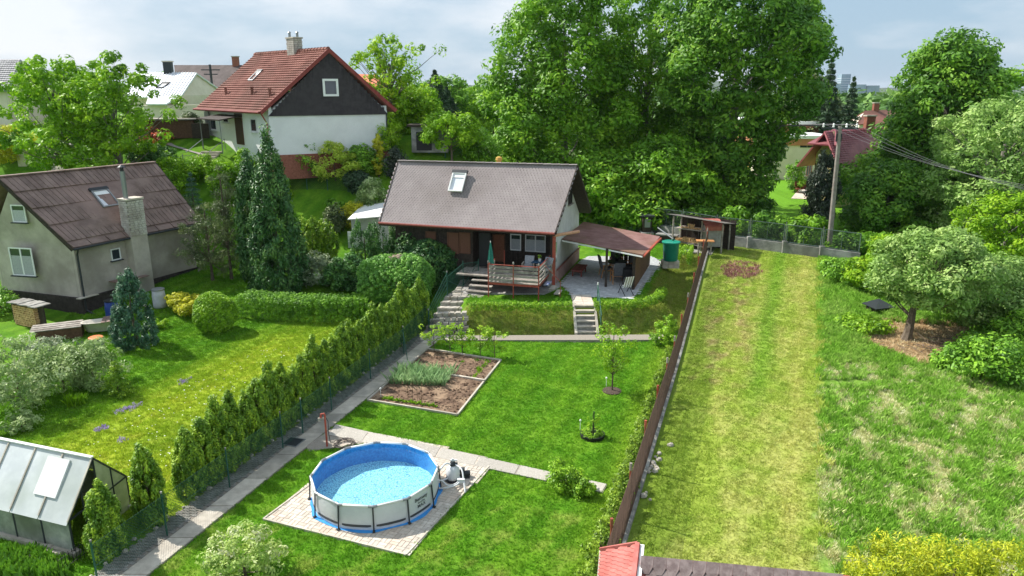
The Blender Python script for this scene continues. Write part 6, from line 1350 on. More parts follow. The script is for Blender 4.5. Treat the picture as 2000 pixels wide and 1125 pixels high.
# hedge plants along the red fence
hfp = [shrub('hedge_plant', (fx(15), 15, 0), .33, .95, leafmat('young_hedge_leaf', (.05, .10, .01), (.13, .22, .015), (.26, .36, .03), trans=.2, sc=3), 'x', nc=26, cr=.13, nper=44, size=.04, seed=70 + k) for k in range(3)]
for k in range(36):
    y = 14.2 + .44 * k; x = fx(y) - .42; o = hfp[k] if k < 3 else dup(hfp[k % 3]); o.location = (x, y, H1(x, y)); o.rotation_euler[2] = rnd.random() * 6; s = rnd.uniform(.75, 1.05) * (1.1 - .012 * k); o.scale = (s, s, s * rnd.uniform(.85, 1.1))
    o['label'] = '%s hedge plant along the red fence, counted from the red roofed hut' % ordn[k]; o['group'] = 'hedge row along the red fence'; o['category'] = 'hedge plant'
# two small shrubs on the slab walk end
shrub('lawn_shrub', G(1098, 950), .46, .85, LM['box'], 'larger of the two small shrubs at the end of the slab walk', nc=50, cr=.17, size=.04, seed=81, prof=[(0, .8), (.5, 1), (.9, .8), (1, .4)])
shrub('lawn_shrub', G(1132, 962), .38, .62, LM['box'], 'smaller of the two small shrubs at the end of the slab walk', nc=36, cr=.16, size=.04, seed=82, prof=[(0, .8), (.5, 1), (.9, .8), (1, .4)])
# variegated bush bottom left, golden thuja bottom right
shrub('variegated_bush', G(480, 1132), .95, 1.35, leafmat('variegated_leaf', (.12, .22, .03), (.36, .45, .12), (.62, .66, .34), trans=.3, sc=4), 'pale variegated bush at the front edge of the lawn', nc=80, cr=.2, size=.045, seed=83)
yl = leafmat('golden_thuja_leaf', (.09, .15, .008), (.30, .35, .012), (.62, .57, .04), trans=.25, sc=2)
for k, (x_, y_, r_) in enumerate(((1735, 1185, 1.05), (1850, 1195, 1.0), (1960, 1200, 1.0))):
    p = G(x_, y_, 0); tree('golden_thuja', p, 1.75, P_(ROUND, r_), yl, ['leftmost golden yellow thuja at the bottom right, next to the small roof', 'middle golden yellow thuja at the bottom right', 'rightmost golden yellow thuja in the bottom right corner'][k], cat='thuja', group='golden thujas at the bottom right', nc=110, cr=(.22, .22, .25), nper=80, size=.05, c0=.05, tr=.05, nl=0, seed=85 + k, inner=.7, asp=.3, tb=1., jit=.6)
# shrubs of the neighbour, lower left
def S_(px, py, r, h, m, label, seed, nc=60, cr=.25, size=.06, **k): return shrub('garden_shrub', at(px, py), r, h, LM[m], label, nc=nc, cr=cr, seed=seed, size=size, **k)
S_(45, 800, 1.5, 3.0, 'pale', 'tall loose pale green shrub at the left edge of the neighbour garden', 90, 90, .3, nl=24, inner=.2)
S_(125, 760, 1.1, 1.9, 'pale', 'loose pale green shrub in front of the plank stack', 91, 60, .27)
S_(185, 755, 1.15, 2.0, 'pale', 'broad pale shrub below the barrel with the orange lid', 92, 70, .27)
S_(95, 720, 1.0, 1.5, 'grey', 'dull green shrub right of the firewood pile', 93, 50, .25)
sc_ = at(232, 770); spruce(sc_, 1.35, .6, LM['spruce'] if False else LM['thuja'], 'little green conifer standing on the neighbour lawn', seed=94, n=8, per=7, nper=26, size=.05, cat='conifer', name='small_conifer')
S_(45, 840, .5, .7, 'pale', 'small bush with white blossom above the greenhouse', 95, 30, .16, .04)
S_(4, 612, .8, 1.5, 'clipped', 'dark leafy shrub at the left edge beside the grey house', 97, 40, .25)
S_(310, 640, .45, .5, 'bright', 'small bright plant right of the blue green conifer', 96, 24, .15, .05)
fer = [at(150, 790) + (rnd.uniform(-.3, .3), rnd.uniform(-.2, .2), 0) for _ in range(24)]; scatter('fern_clump', fer, RNG.uniform(.8, 1.3, 24), tuft_mesh('fern_tuft', 10, .38, .03, .08, LM['bright'], RNG), 'clump of bright ferns on the neighbour lawn', 'ferns')
vp = []
for (a, b, n) in (((185, 842), (210, 835), 22), ((222, 808), (275, 790), 34), ((350, 750), (372, 738), 16), ((232, 862), (246, 856), 9)):
    for _ in range(n): t = rnd.random(); vp.append(at(a[0] + (b[0] - a[0]) * t + rnd.gauss(0, 3), a[1] + (b[1] - a[1]) * t + rnd.gauss(0, 2)))
o = scatter('violet_flowers', vp, RNG.uniform(.7, 1.3, len(vp)), tuft_mesh('violet_tuft', 7, .11, .018, .07, LM['violet'], RNG), 'patches of small violet flowers in the neighbour lawn', 'flowers')
wf = [];
for _ in range(420):
    y = rnd.uniform(18, 31); x = lx(y) - rnd.uniform(1.6, 7) ; wf.append((x, y, H1(x, y) + .05))
scatter('white_daisies', wf, RNG.uniform(.5, 1.2, len(wf)), MB().lathe((0, 0, 0), [(.004, 0), (.022, .012), (.01, .016)], 6).mesh('daisy', WHITE), 'scattered white daisies in the neighbour lawn', 'flowers')
lf = [at(rnd.uniform(0, 130), rnd.uniform(1075, 1125)) for _ in range(150)]; lf = [p for p in lf if np.dot(p - A_, nd_) * np.sign(np.dot(B_ - A_, nd_)) < -.25]
scatter('strawberry_patch', lf, RNG.uniform(.8, 1.5, len(lf)), tuft_mesh('berry_tuft', 12, .2, .05, .1, LM['clipped'], RNG), 'leafy strawberry patch below the greenhouse', 'strawberries')
# small planting along the back wall of the terrace garden
for k, (x_, y_, r_, h_) in enumerate(((1166, 442, .35, .9), (1176, 445, .3, .6), (1191, 448, .35, .55), (1207, 448, .35, 1.0), (1222, 452, .45, .8), (1236, 455, .35, .6))):
    S_(x_, y_, r_, h_, 'thujad' if k % 2 else 'clipped', '%s little evergreen from the chalet along the back wall' % ordn[k], 100 + k, 26, .17, .05, group='little evergreens along the back wall')
# heather patch on the mown strip
hp = []
for _ in range(160):
    a = rnd.random() * 6.28; r_ = rnd.random() ** .5; hp.append(at(1447 + 40 * r_ * math.cos(a), 527 + 17 * r_ * math.sin(a)))
o = scatter('dead_heather', hp, RNG.uniform(.7, 1.5, len(hp)), tuft_mesh('heather_tuft', 12, .12, .018, .13, LM['copper'], RNG), 'reddish brown patch of withered heather on the mown strip', 'heather')
# rubble along the red fence
rb = MB().lathe((0, 0, 0), [(.05, -.03), (.08, .0), (.05, .05)], 5).mesh('rubble', CONC); rp_ = [G(x + rnd.gauss(0, 4), y + rnd.gauss(0, 5)) for x, y in [(1276, 905), (1280, 912), (1270, 915), (1306, 876), (1268, 918), (1262, 970), (1283, 895)] * 3]
scatter('rubble_stones', rp_, RNG.uniform(.6, 1.5, len(rp_)), rb, 'pale rubble stones beside the red fence kerb', 'stones')
rp_ = [np.array((lx(y) - .62 + rnd.gauss(0, .05), y, .03)) for y in np.arange(15, 32, .5)]; scatter('edge_stones', rp_, RNG.uniform(.6, 1.3, len(rp_)), rb, 'pale stones along the foot of the thuja row', 'stones')
# ------------------------------------------------------------------ right side: apple tree, brush, nettles
ap = at(1768, 662)
def at_top(px, py, Y): return D(px, py, Y)[2]
tree('apple_tree', ap, at_top(1850, 448, ap[1]) - ap[2], [(0, 1.3), (.2, 2.2), (.5, 2.6), (.8, 2.0), (1, .7)], LM['apple'], 'wide pale green apple tree with thick trunk in the meadow', nc=260, cr=(.45, .45, .36), nper=110, size=.085, c0=.34, off=(.9, .3), tr=.24, nl=26, inner=.6, bump=.14, seed=110, lean=(.5, .3), th=.45)
ap2 = at(1905, 650) + V3(.6, .6, 0); tree('apple_tree', ap2, 3.9, [(0, 1.6), (.3, 2.4), (.6, 2.4), (1, .7)], LM['apple'], 'second pale fruit tree merging into the apple tree on its right', nc=220, cr=(.5, .5, .38), nper=100, size=.085, c0=.2, tr=.16, nl=16, inner=.6, seed=111, th=.5)
for k, (x_, y_, r_, h_, m_, s_) in enumerate(((1700, 560, 1.7, 1.7, 'bright', 'low bright green thicket left of the apple tree'), (1640, 545, 1.3, 1.2, 'clipped', 'low dark green thicket at the foot of the power pole'), (1930, 735, 1.7, 1.8, 'clipped', 'dark green bramble thicket right of the brush pile'), (1995, 700, 1.6, 2.4, 'clipped', 'tall dark bramble thicket at the right edge'), (1870, 720, .9, .7, 'clipped', 'low nettle clump in front of the brush pile'), (1680, 640, 1.0, .5, 'box', 'patch of low nettles beside the bare soil'), (1990, 620, 1.8, 2.8, 'apple', 'pale leafy thicket at the right edge behind the apple trees'), (1745, 520, 1.6, 2.0, 'bright', 'leafy elder thicket behind the apple tree'))):
    shrub('thicket', at(x_, y_), r_, h_, LM[m_], s_, nc=int(60 * r_), cr=.36, nper=75, size=.085, seed=120 + k, nl=12)
bp2 = thing('brush_pile', at(1845, 680), 'pile of dead branches and twigs behind the apple tree trunk', 'brush pile'); mb = MB()
for k in range(110):
    a = rnd.random() * 6.28; c_ = (rnd.gauss(0, .9), rnd.gauss(0, .45), rnd.uniform(.03, .4)); L_ = rnd.uniform(.3, .9); d_2 = (math.cos(a) * L_, math.sin(a) * L_, rnd.uniform(-.12, .2)); mb.tube([c_, (c_[0] + d_2[0], c_[1] + d_2[1], max(.02, c_[2] + d_2[2]))], [.018, .006], 4)
tag(link('branches', mb.mesh('branches', mat('dead_wood', (.13, .095, .07), (.25, .19, .14), sc=9, rough=1)), bp2), kind='stuff')
hay = tuft_mesh('hay_tuft', 12, .07, .010, .16, leafmat('dry_hay', (.33, .22, .12), (.52, .38, .22), (.62, .5, .32), trans=.1, sc=2), RNG)
hpn = [];
while len(hpn) < 900:
    x = rnd.uniform(13, 26); y = rnd.uniform(24, 34)
    if inpoly(np.array([x]), np.array([y]), HOLE)[0]: hpn.append((x, y, H1(x, y)))
scatter('dry_hay', hpn, RNG.uniform(.7, 1.4, len(hpn)), hay, 'dry cut grass lying on the bare soil under the apple tree', 'hay')
t = thing('dark_sheet', at(1713, 607), 'dark sheet cover lying in the grass left of the apple tree', 'cover', rz=.5); link('sheet', MB().slab([(-.7, -.4, .3), (.7, -.5, .22), (.8, .5, .42), (-.6, .5, .38)], .03).mesh('sheet', DSTEEL), t); link('frame', MB().box((0, 0, .12), (1.1, .7, .22)).mesh('frame', WOODD), t)
# ------------------------------------------------------------------ little shed roofs at the bottom edge
RS = mat('red_shingle', (.42, .12, .10), (.52, .18, .155), sc=3, rough=.85, bump=.4, bsc=120); BS = mat('brown_shingle', (.15, .11, .105), (.24, .19, .18), sc=6, rough=.9, bump=.4, bsc=120)
sz = 2.6
ra = [G(1170, 1122, sz - .5), G(1240, 1125, sz), G(1247, 1063, sz), G(1174, 1075, sz - .5)]
rs_ = thing('red_roofed_hut', (ra[0] + ra[1]) / 2 * (1, 1, 0), 'little hut roof of pink red shingles at the bottom edge beside the red fence', 'hut')
ux = ra[3] - ra[0]; ra[0] = ra[0] - ux * .8; ra[1] = ra[1] - (ra[2] - ra[1]) * .8
MB().slab(ra, .05).build('roof_deck', WOODB, rs_); n_ = np.cross(ra[1] - ra[0], ra[3] - ra[0]); n_ /= np.linalg.norm(n_); n_ = n_ if n_[2] > 0 else -n_
for r in range(6):
    for k in range(13):
        t0 = (k + (.5 if r % 2 else 0)) / 12.6; w = 1 / 12.6 * .93
        if t0 + w > 1: continue
        s0 = r / 6; p = lambda s, t: lerp(lerp(ra[0], ra[1], s), lerp(ra[3], ra[2], s), t)
        q = [p(s0 + .22, t0), p(s0 + .22, t0 + w), p(s0 + .06, t0 + w), p(s0 - .005, t0 + w * .7), p(s0 - .005, t0 + w * .3), p(s0 + .06, t0)]
        q = [x + n_ * (.035 if i > 1 else .012) for i, x in enumerate(q) ]; MB().prism([x - n_ * .012 for x in q], n_ * .014).build('shingle', RS, rs_)
MB().beam(ra[1] + n_ * .04, ra[2] + n_ * .04, .09, .04).build('ridge_strip', RS, rs_); MB().beam(ra[3] + n_ * .03, ra[2] + n_ * .03, .05, .07).build('verge_strip', RS, rs_)
MB().beam(ra[0] - (0, 0, .03), ra[3] - (0, 0, .03), .07, .05).build('gutter', CONC, rs_)
MB().hexa([p_ * (1, 1, 0) + V3(0, 0, z) for z in (0, sz - .6) for p_ in (lerp(ra[0], ra[1], .1), ra[1], ra[2] - ux * .05, lerp(ra[3], ra[2], .1) - ux * .05)]).build('wall', WOODB, rs_)
rb_ = [G(1240, 1210, sz - .55), G(1650, 1255, sz - .55), G(1660, 1124, sz + .1), G(1252, 1086, sz + .1)]
bs_ = thing('brown_roofed_shed', (rb_[0] + rb_[1]) / 2 * (1, 1, 0), 'long shed roof of brown hexagonal shingles at the bottom edge', 'shed')
MB().slab(rb_, .05).build('roof_deck', RS, bs_); n_ = np.cross(rb_[1] - rb_[0], rb_[3] - rb_[0]); n_ /= np.linalg.norm(n_); n_ = n_ if n_[2] > 0 else -n_
bk = (rb_[3] - rb_[0]); bk[2] = 0; MB().slab([rb_[3], rb_[2], rb_[2] + bk * .25 - (0, 0, .25), rb_[3] + bk * .25 - (0, 0, .25)], .05).build('back_slope', mat('dark_bitumen', (.06, .055, .055), (.10, .09, .09), sc=5, rough=.9), bs_)
for r in range(5):
    for k in range(15):
        t0 = (k + (.5 if r % 2 else 0)) / 15.5; w = 1 / 15.5 * .98; s1 = 1 - r / 5; s0 = s1 - .30
        p = lambda s, t: lerp(lerp(rb_[0], rb_[1], t), lerp(rb_[3], rb_[2], t), s)
        if s0 < 0: continue
        q = [p(s1, t0), p(s1, t0 + w), p(s0 + .12, t0 + w), p(s0, t0 + w * .72), p(s0, t0 + w * .28), p(s0 + .12, t0)]
        MB().prism([x + n_ * (.02 + (4 - r) * .0 + (.018 if i > 1 else 0)) for i, x in enumerate(q)], n_ * .012).build('shingle', BS, bs_)
MB().hexa([p_ * (1, 1, 0) + V3(0, 0, z) for z in (0, sz - .6) for p_ in (lerp(rb_[0], rb_[3], .1), lerp(rb_[1], rb_[2], .1), rb_[2], rb_[3])]).build('wall', WOODB, bs_)
MB().beam(ra[1] + V3(.06, 0, -.08), ra[2] + V3(.06, 0, -.08), .12, .16).build('flashing', WHITE, rs_)
# ------------------------------------------------------------------ houses and planting on the hillside
TILE = mat('red_roof_tile', (.22, .085, .065), (.32, .14, .11), sc=.8, rough=.85, bump=.3, bsc=60, c3=(.16, .08, .06))
WPL = mat('white_plaster', (.80, .80, .80), (.86, .86, .86), sc=1, rough=.9, bump=.2, bsc=30)
DBRD = mat('dark_gable_board', (.042, .035, .040), (.06, .052, .056), sc=3, rough=.75, bump=.3, bsc=30)
wF = [G(381, 213, 9.98), G(508.6, 220, 9.98), G(642, 97, 14.04), G(498, 107.5, 14.04)]
gz = float(D(510, 288, 56.2)[2]); wh, wr, J = rect_house('white_house', 'white house with red tile roof and black boarded gable on the hillside', *wF, gz, WPL, TILE, ov=.55, ovu=.12, drop=.5, BRp=G(773, 216, 9.98))
Q = J['quad']; shingle_rows(Q, 26, 34, TILE, wr, 'roof_tiles', lift=.07, gap=.10, wave=.03)
for k in range(26): a, b = lerp(Q[3], Q[2], k / 26), lerp(Q[3], Q[2], (k + .9) / 26); MB().tube([a + (0, 0, .02), b + (0, 0, .05)], [.14, .17], 8).build('ridge_tile', TILE, wr)
W2 = J['W']; hz = J['hc']; Lh = J['L']
ge = 9.98 - .15
MB().prism([hz(Lh - J['ovu'] + .02, b, z) for b, z in ((.5, ge - .1), (J['w'], 13.85), (W2 - .5, ge - .1))], J['u'] * .06).build('gable_cladding', DBRD, wh)
for k in range(34):
    b = .9 + (W2 - 1.8) * k / 33; top = min(13.8, 13.85 - ((J['w'] - b) / (J['w'] - .5) if b < J['w'] else (b - J['w']) / (W2 - .5 - J['w'])) * (13.85 - ge)) - .03
    MB().beam(hz(Lh - J['ovu'] + .092, b, ge), hz(Lh - J['ovu'] + .092, b, top), .012, .285, up=tuple(J['v'])).build('gable_board', DBRD, wh) if top > ge + .1 else None
REDB = mat('red_barge_board', (.22, .04, .035), (.28, .06, .05), sc=4, rough=.6)
BRr = G(773, 216, 9.98)
for a, b in ((Q[1], Q[2]), (Q[2], BRr)): MB().beam(a + J['u'] * .06 - (0, 0, .02), b + J['u'] * .06 - (0, 0, .02), .08, .24).build('barge_board', REDB, wh)
MB().tube([Q[0] - J['v'] * .1, Q[1] - J['v'] * .1], .08, 8).build('gutter', REDB, wh)
win_px(wh, J, 'R', 628, 658, 154, 188, WHITE, 0, off=.24, fw=.14, depth=.1)
for x0, x1, y0, y1 in ((411, 423, 228, 254), (436, 447, 228, 240), (490, 502, 231, 258)): win_px(wh, J, 'F', x0, x1, y0, y1, WHITE, 0, sill=WHITE, fw=.09)
win_px(wh, J, 'F', 461, 475, 222, 282, WOODB, 0, pane=mat('dark_door', (.08, .045, .03), rough=.5), name='door')
MB().hexa([hz(a, b, z + (.25 * (b > 0))) for z in (9.35, 9.43) for a, b in ((3.2, -1.1), (7.2, -1.1), (7.2, .5), (3.2, .5))]).build('porch_canopy', WOODD, wh)
for a in (3.4, 7.0): MB().tube([hz(a, -1.0, gz), hz(a, -1.0, 9.4)], .035, 6).build('porch_post', STEEL, wh)
MB().hexa([hz(a, b, z) for z in (gz - 1.6, gz + .05) for a, b in ((Lh - J['ovu'] - .1, .5), (Lh - J['ovu'] + .07, .5), (Lh - J['ovu'] + .07, W2 - .5), (Lh - J['ovu'] - .1, W2 - .5))]).build('brick_plinth', BRICKR, wh)
MB().tube([hz(Lh - .3, .15, 9.9), hz(Lh - .25, .45, 9.3), hz(Lh - .25, .45, gz)], .05, 6).build('downpipe', REDB, wh); MB().tube([hz(Lh - .08, W2 - .62, 9.8), hz(Lh - .08, W2 - .62, gz)], .05, 6).build('downpipe', DSTEEL, wh)
cp_ = lerp(Q[3], Q[2], .58); ckk = brick_stack(wh, (cp_[0], cp_[1], 0), 1.05, .65, 13.5, 14.95, math.atan2(J['u'][1], J['u'][0]), BRICKW, ch=.13)
for s in (-.3, .25): MB().lathe((cp_[0] + s, cp_[1], 15.05), [(.09, 0), (.09, .3), (.14, .32), (.05, .4)], 8).build('chimney_cowl', STEEL, ckk)
def bil_px(quad, px, py):
    best = None
    s0, s1, t0, t1 = 0, 1, 0, 1
    for it in range(5):
        for s in np.linspace(s0, s1, 9):
            for t in np.linspace(t0, t1, 9):
                p = bil(quad, s, t); q = proj(p); e_ = (q[0] - px) ** 2 + (q[1] - py) ** 2
                if best is None or e_ < best[0]: best = (e_, s, t)
        ds, dt = (s1 - s0) / 5, (t1 - t0) / 5; s0, s1, t0, t1 = best[1] - ds, best[1] + ds, best[2] - dt, best[2] + dt
    return bil(quad, best[1], best[2])
skylight(wh, Q, bil_px(Q, 499, 150), .8, 1.0, STEEL, BLINDP)
skylight(gh, qd_, bil_px(qd_, 206, 391) + (0, 0, .07), 1.0, 1.2, STEEL, BLINDP)
for x_, y_ in ((442, 186), (493, 186), (528, 190)): p = bil_px(Q, x_, y_); MB().tube([p, p + (0, 0, .5)], .1, 8).tube([p + (0, 0, .5), p + (0, 0, .58)], .14, 8).build('vent_pipe', TILE, wh)
# electricity boxes on the corner
MB().box(tuple(hz(1.0, .42, gz + 1.4)), (.7, .12, 2.6), math.atan2(J['u'][1], J['u'][0])).build('meter_box', STEEL, wh)
# clothes line post and line in front of the wall
pl_ = thing('line_post', at(724, 300), 'thin dark line post in front of the white house wall', 'post'); lp = ORG[pl_.name]; tz = D(723, 249, lp[1])[2] - lp[2]; link('post', MB().tube([(0, 0, 0), (0, 0, tz)], .04, 6).mesh('post', BLACK), pl_)
w_e = D(548, 270, 54); link('line', MB().tube([(0, 0, tz)] + [tuple(lerp((0, 0, tz), w_e - lp, t) - (0, 0, .5 * math.sin(math.pi * t))) for t in (.25, .5, .75, 1)], .02, 4).mesh('line', BLACK), pl_)
MROOF = mat('pale_metal_roof', (.60, .62, .65), (.72, .74, .77), sc=.6, rough=.45, metal=.2)
CREAM = mat('cream_plaster', (.68, .59, .48), (.76, .67, .56), sc=1, rough=.9); DROOF = mat('dark_brown_roof', (.085, .065, .06), (.13, .10, .095), sc=.8, rough=.85, bump=.3, bsc=20)
def far_house(label, FL, FR, RR, RL, gz, wm, rm, wins=(), chim=None, chm=BRICKR, rows=None, **k):
    o, r_, K = rect_house('house', label, D(*FL), D(*FR), D(*RR), D(*RL), gz, wm, rm, ov=k.pop('ov', .5), ovu=k.pop('ovu', None))
    for side, a, b, c, d in wins: win_px(o, K, side, a, b, c, d, k.get('frame', WHITE), 1, fw=.09)
    if rows: shingle_rows(K['quad'], rows[0], rows[1], rm, r_, 'roof_tiles', lift=.06, gap=.1, wave=.03)
    if chim:
        p = lerp(K['quad'][3], K['quad'][2], chim); MB().box((p[0], p[1], p[2] + .3), (.8, .6, 1.5)).build('chimney', chm, o); MB().box((p[0], p[1], p[2] + 1.1), (.95, .75, .12)).build('chimney_cap', CONC, o)
    return o, r_, K
o, r_, K = far_house('old house with bright pale metal roof beyond the cherry trees', (246, 190, 74), (352, 189, 72), (384, 142, 77), (266, 141, 80), H1(-36, 76) - .5, CREAM, MROOF, [('R', 376, 387, 168, 180)], .55, chm=DSTEEL, ovu=.2)
for k in range(20): a, b = lerp(K['quad'][0], K['quad'][1], (k + .5) / 20), lerp(K['quad'][3], K['quad'][2], (k + .5) / 20); MB().beam(a + (0, 0, .03), b + (0, 0, .03), .06, .08).build('roof_seam', MROOF, r_)
skylight(o, K['quad'], bil_px(K['quad'], 318, 168), .9, 1.0, DSTEEL, BLINDP)
e0, e1 = D(288, 203, 69), D(322, 203, 68.5); MB().slab((D(285, 203, 69), D(324, 203, 68), D(350, 188, 72), D(290, 188, 73)), .12).build('lean_to_roof', MROOF, o)
MB().hexa([(x, y, z) for z in (K['gz'] - .5, e1[2] - .15) for x, y in ((e0[0] - 1, e0[1] + .4), (e1[0], e1[1] + .4), (e1[0] + 1.6, e1[1] + 4.5), (e0[0] - 1, e0[1] + 4.5))]).build('lean_to_wall', CREAM, o)
far_house('large dark brown roofed house behind the metal roofed house', (345, 186, 98), (455, 186, 96), (478, 127, 102), (340, 127, 105), H1(-50, 100) - 1, CREAM, DROOF, (), .88)
o, r_, K = far_house('cream house with grey tiled roof at the left edge', (-120, 182, 70), (14, 177, 66), (40, 116, 70), (-100, 116, 75), H1(-48, 68) - .5, CREAM, mat('grey_tile', (.22, .22, .24), (.32, .32, .34), sc=1, rough=.7), [('R', 44, 54, 148, 162)], rows=(16, 30))
far_house('house with bright orange roof behind the white house', (705, 172, 84), (752, 172, 82), (735, 146, 86), (690, 144, 88), H1(-15, 84) - 1, CREAM, mat('orange_tile', (.55, .15, .07), (.65, .22, .11), sc=1, rough=.8), ())
# flat white building
def flat_building(name, label, px0, px1, pyt, Y, depth, wm, band=None, gz=None, wins=(), ang=0.):
    a, b = D(px0, pyt, Y), D(px1, pyt, Y + ang); gz = H1(*((a + b) / 2)[:2]) - 1 if gz is None else gz
    o = thing(name, (a + b) / 2 * (1, 1, 0) + (0, 0, gz), label, 'building'); d = (b - a); d[2] = 0; L = np.linalg.norm(d); d /= L; n = V3(-d[1], d[0], 0); z1 = (a[2] + b[2]) / 2
    MB().hexa([a * (1, 1, 0) + d * s + n * t + V3(0, 0, z) for z in (gz, z1) for s, t in ((0, 0), (L, 0), (L, depth), (0, depth))]).build('wall', wm, o)
    MB().hexa([a * (1, 1, 0) + d * s + n * t + V3(0, 0, z) for z in (z1 + .002, z1 + .35) for s, t in ((-.3, -.3), (L + .3, -.3), (L + .3, depth + .3), (-.3, depth + .3))]).build('flat_roof', band or MROOF, o)
    for (x0, x1, y0, y1) in wins:
        def hit(px, py): r = ray(px, py); t = n.dot(a - V3(0, 0, CZ)) / n.dot(r); return V3(0, 0, CZ) + r * t
        p, q = hit(x0, (y0 + y1) / 2), hit(x1, (y0 + y1) / 2); h = hit(x0, y0)[2] - hit(x0, y1)[2]; window(o, (p + q) / 2, d, -n, np.linalg.norm(q - p), h, DSTEEL, GLASS, mull=1, fw=.1)
    if name == 'flat_annexe': MB().hexa([a * (1, 1, 0) + d * s + n * t + V3(0, 0, z) for z in (z1 - .75, z1 - .01) for s, t in ((-.1, -.12), (L + .1, -.12), (L + .1, -.01), (-.1, -.01))]).build('fascia_band', ORP, o)
    return o
ORP = mat('orange_plaster', (.50, .20, .11), (.58, .26, .15), sc=1, rough=.9)
fb = flat_building('flat_building', 'white flat roofed building between the trees in the distance', 868, 935, 181, 112, 12, WPL, wins=((916, 920, 194, 203), (926, 930, 194, 203), (882, 886, 194, 203)))
p = D(895, 183, 113); MB().box((p[0], p[1], p[2] + .7), (.9, .8, 2.0)).build('chimney', BRICKR, fb)
ORP = mat('orange_plaster', (.50, .20, .11), (.58, .26, .15), sc=1, rough=.9)
fb = flat_building('flat_building', 'cream and orange flat roofed building with white roof edges behind the big lindens', 1500, 1640, 243, 92, 14, ORP, WHITE, wins=())
flat_building('flat_annexe', 'lower cream annexe with white roof edge in front of the orange building', 1505, 1625, 271, 84, 6, CREAM, WHITE, wins=((1563, 1576, 279, 288), (1577, 1590, 279, 288), (1522, 1532, 280, 300)))
# yellow house with purple-red tiles
YEL = mat('yellow_plaster', (.66, .56, .26), (.74, .64, .33), sc=1, rough=.9); PTILE = mat('purple_red_tile', (.22, .045, .06), (.32, .085, .10), sc=1.5, rough=.45, spec=.5)
o, r_, K = far_house('yellow house with glossy purple red tiled roof beyond the power pole', (1640, 333, 62), (1760, 322, 68), (1745, 246, 71), (1611, 256, 65), H1(27, 64) - .6, YEL, PTILE, [('L', 1592, 1602, 296, 310), ('L', 1576, 1586, 318, 345)], .62, rows=(18, 26), ov=.9, frame=WOODB)
Q2 = K['quad']; hp_ = [Q2[3] + K['u'] * 1.6 + (0, 0, .1), Q2[3] - K['u'] * .1 - K['v'] * 1.5 - (0, 0, 1.25), Q2[3] - K['u'] * .1 + K['v'] * 1.5 - (0, 0, 1.25)]
MB().prism(hp_, (0, 0, .12)).build('half_hip', PTILE, r_)
MB().tube([K['hc'](0, -.1, K['he']), K['hc'](K['L'], -.1, K['he'])], .09, 8).build('gutter', WOODD, o)
flat = thing('outdoor_bench', at(1568, 377), 'reddish garden seat on paving beside the yellow house', 'garden seat'); link('seat', MB().box((0, 0, .45), (1.6, .6, .1)).box((0, .3, .8), (1.6, .08, .7)).mesh('seat', RB), flat)
for s in (-.6, .6): link('leg', MB().box((s, 0, .2), (.1, .5, .4)).mesh('leg', WOODB), flat)
pv = MB().prism([(*at(a, b)[:2], at(a, b)[2] - .1) for a, b in ((1545, 388), (1600, 390), (1610, 372), (1560, 370))], (0, 0, .13)).build('seat_paving', PAVER); tag(pv, 'pinkish paving beside the yellow house', kind='structure')
far_house('far house with brown red roof right of the spruces', (1672, 243, 108), (1760, 241, 112), (1745, 214, 116), (1690, 216, 113), 0, CREAM, TILE, (), .35)
# tower and blocks in the distance
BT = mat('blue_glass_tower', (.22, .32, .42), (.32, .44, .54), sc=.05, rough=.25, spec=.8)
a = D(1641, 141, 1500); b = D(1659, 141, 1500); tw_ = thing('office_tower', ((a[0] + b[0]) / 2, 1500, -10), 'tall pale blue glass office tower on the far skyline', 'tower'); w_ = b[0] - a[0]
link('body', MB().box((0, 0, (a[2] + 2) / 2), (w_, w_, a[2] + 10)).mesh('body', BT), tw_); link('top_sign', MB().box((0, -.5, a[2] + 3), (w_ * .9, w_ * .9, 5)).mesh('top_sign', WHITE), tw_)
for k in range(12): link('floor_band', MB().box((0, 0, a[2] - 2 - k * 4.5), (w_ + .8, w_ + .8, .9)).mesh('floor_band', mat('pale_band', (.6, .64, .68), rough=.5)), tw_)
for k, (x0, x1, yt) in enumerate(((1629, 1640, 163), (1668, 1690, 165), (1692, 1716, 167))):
    a, b = D(x0, yt, 1450), D(x1, yt, 1450); o = MB().box(((a[0] + b[0]) / 2, 1460, (a[2] - 10) / 2), (b[0] - a[0], 30, a[2] + 10)).build('far_block', BT, None, org=((a[0] + b[0]) / 2, 1450, 0)); tag(o, ['low hazy block left of the far glass tower', 'hazy block just right of the far glass tower', 'second hazy block right of the far glass tower'][k], 'building')
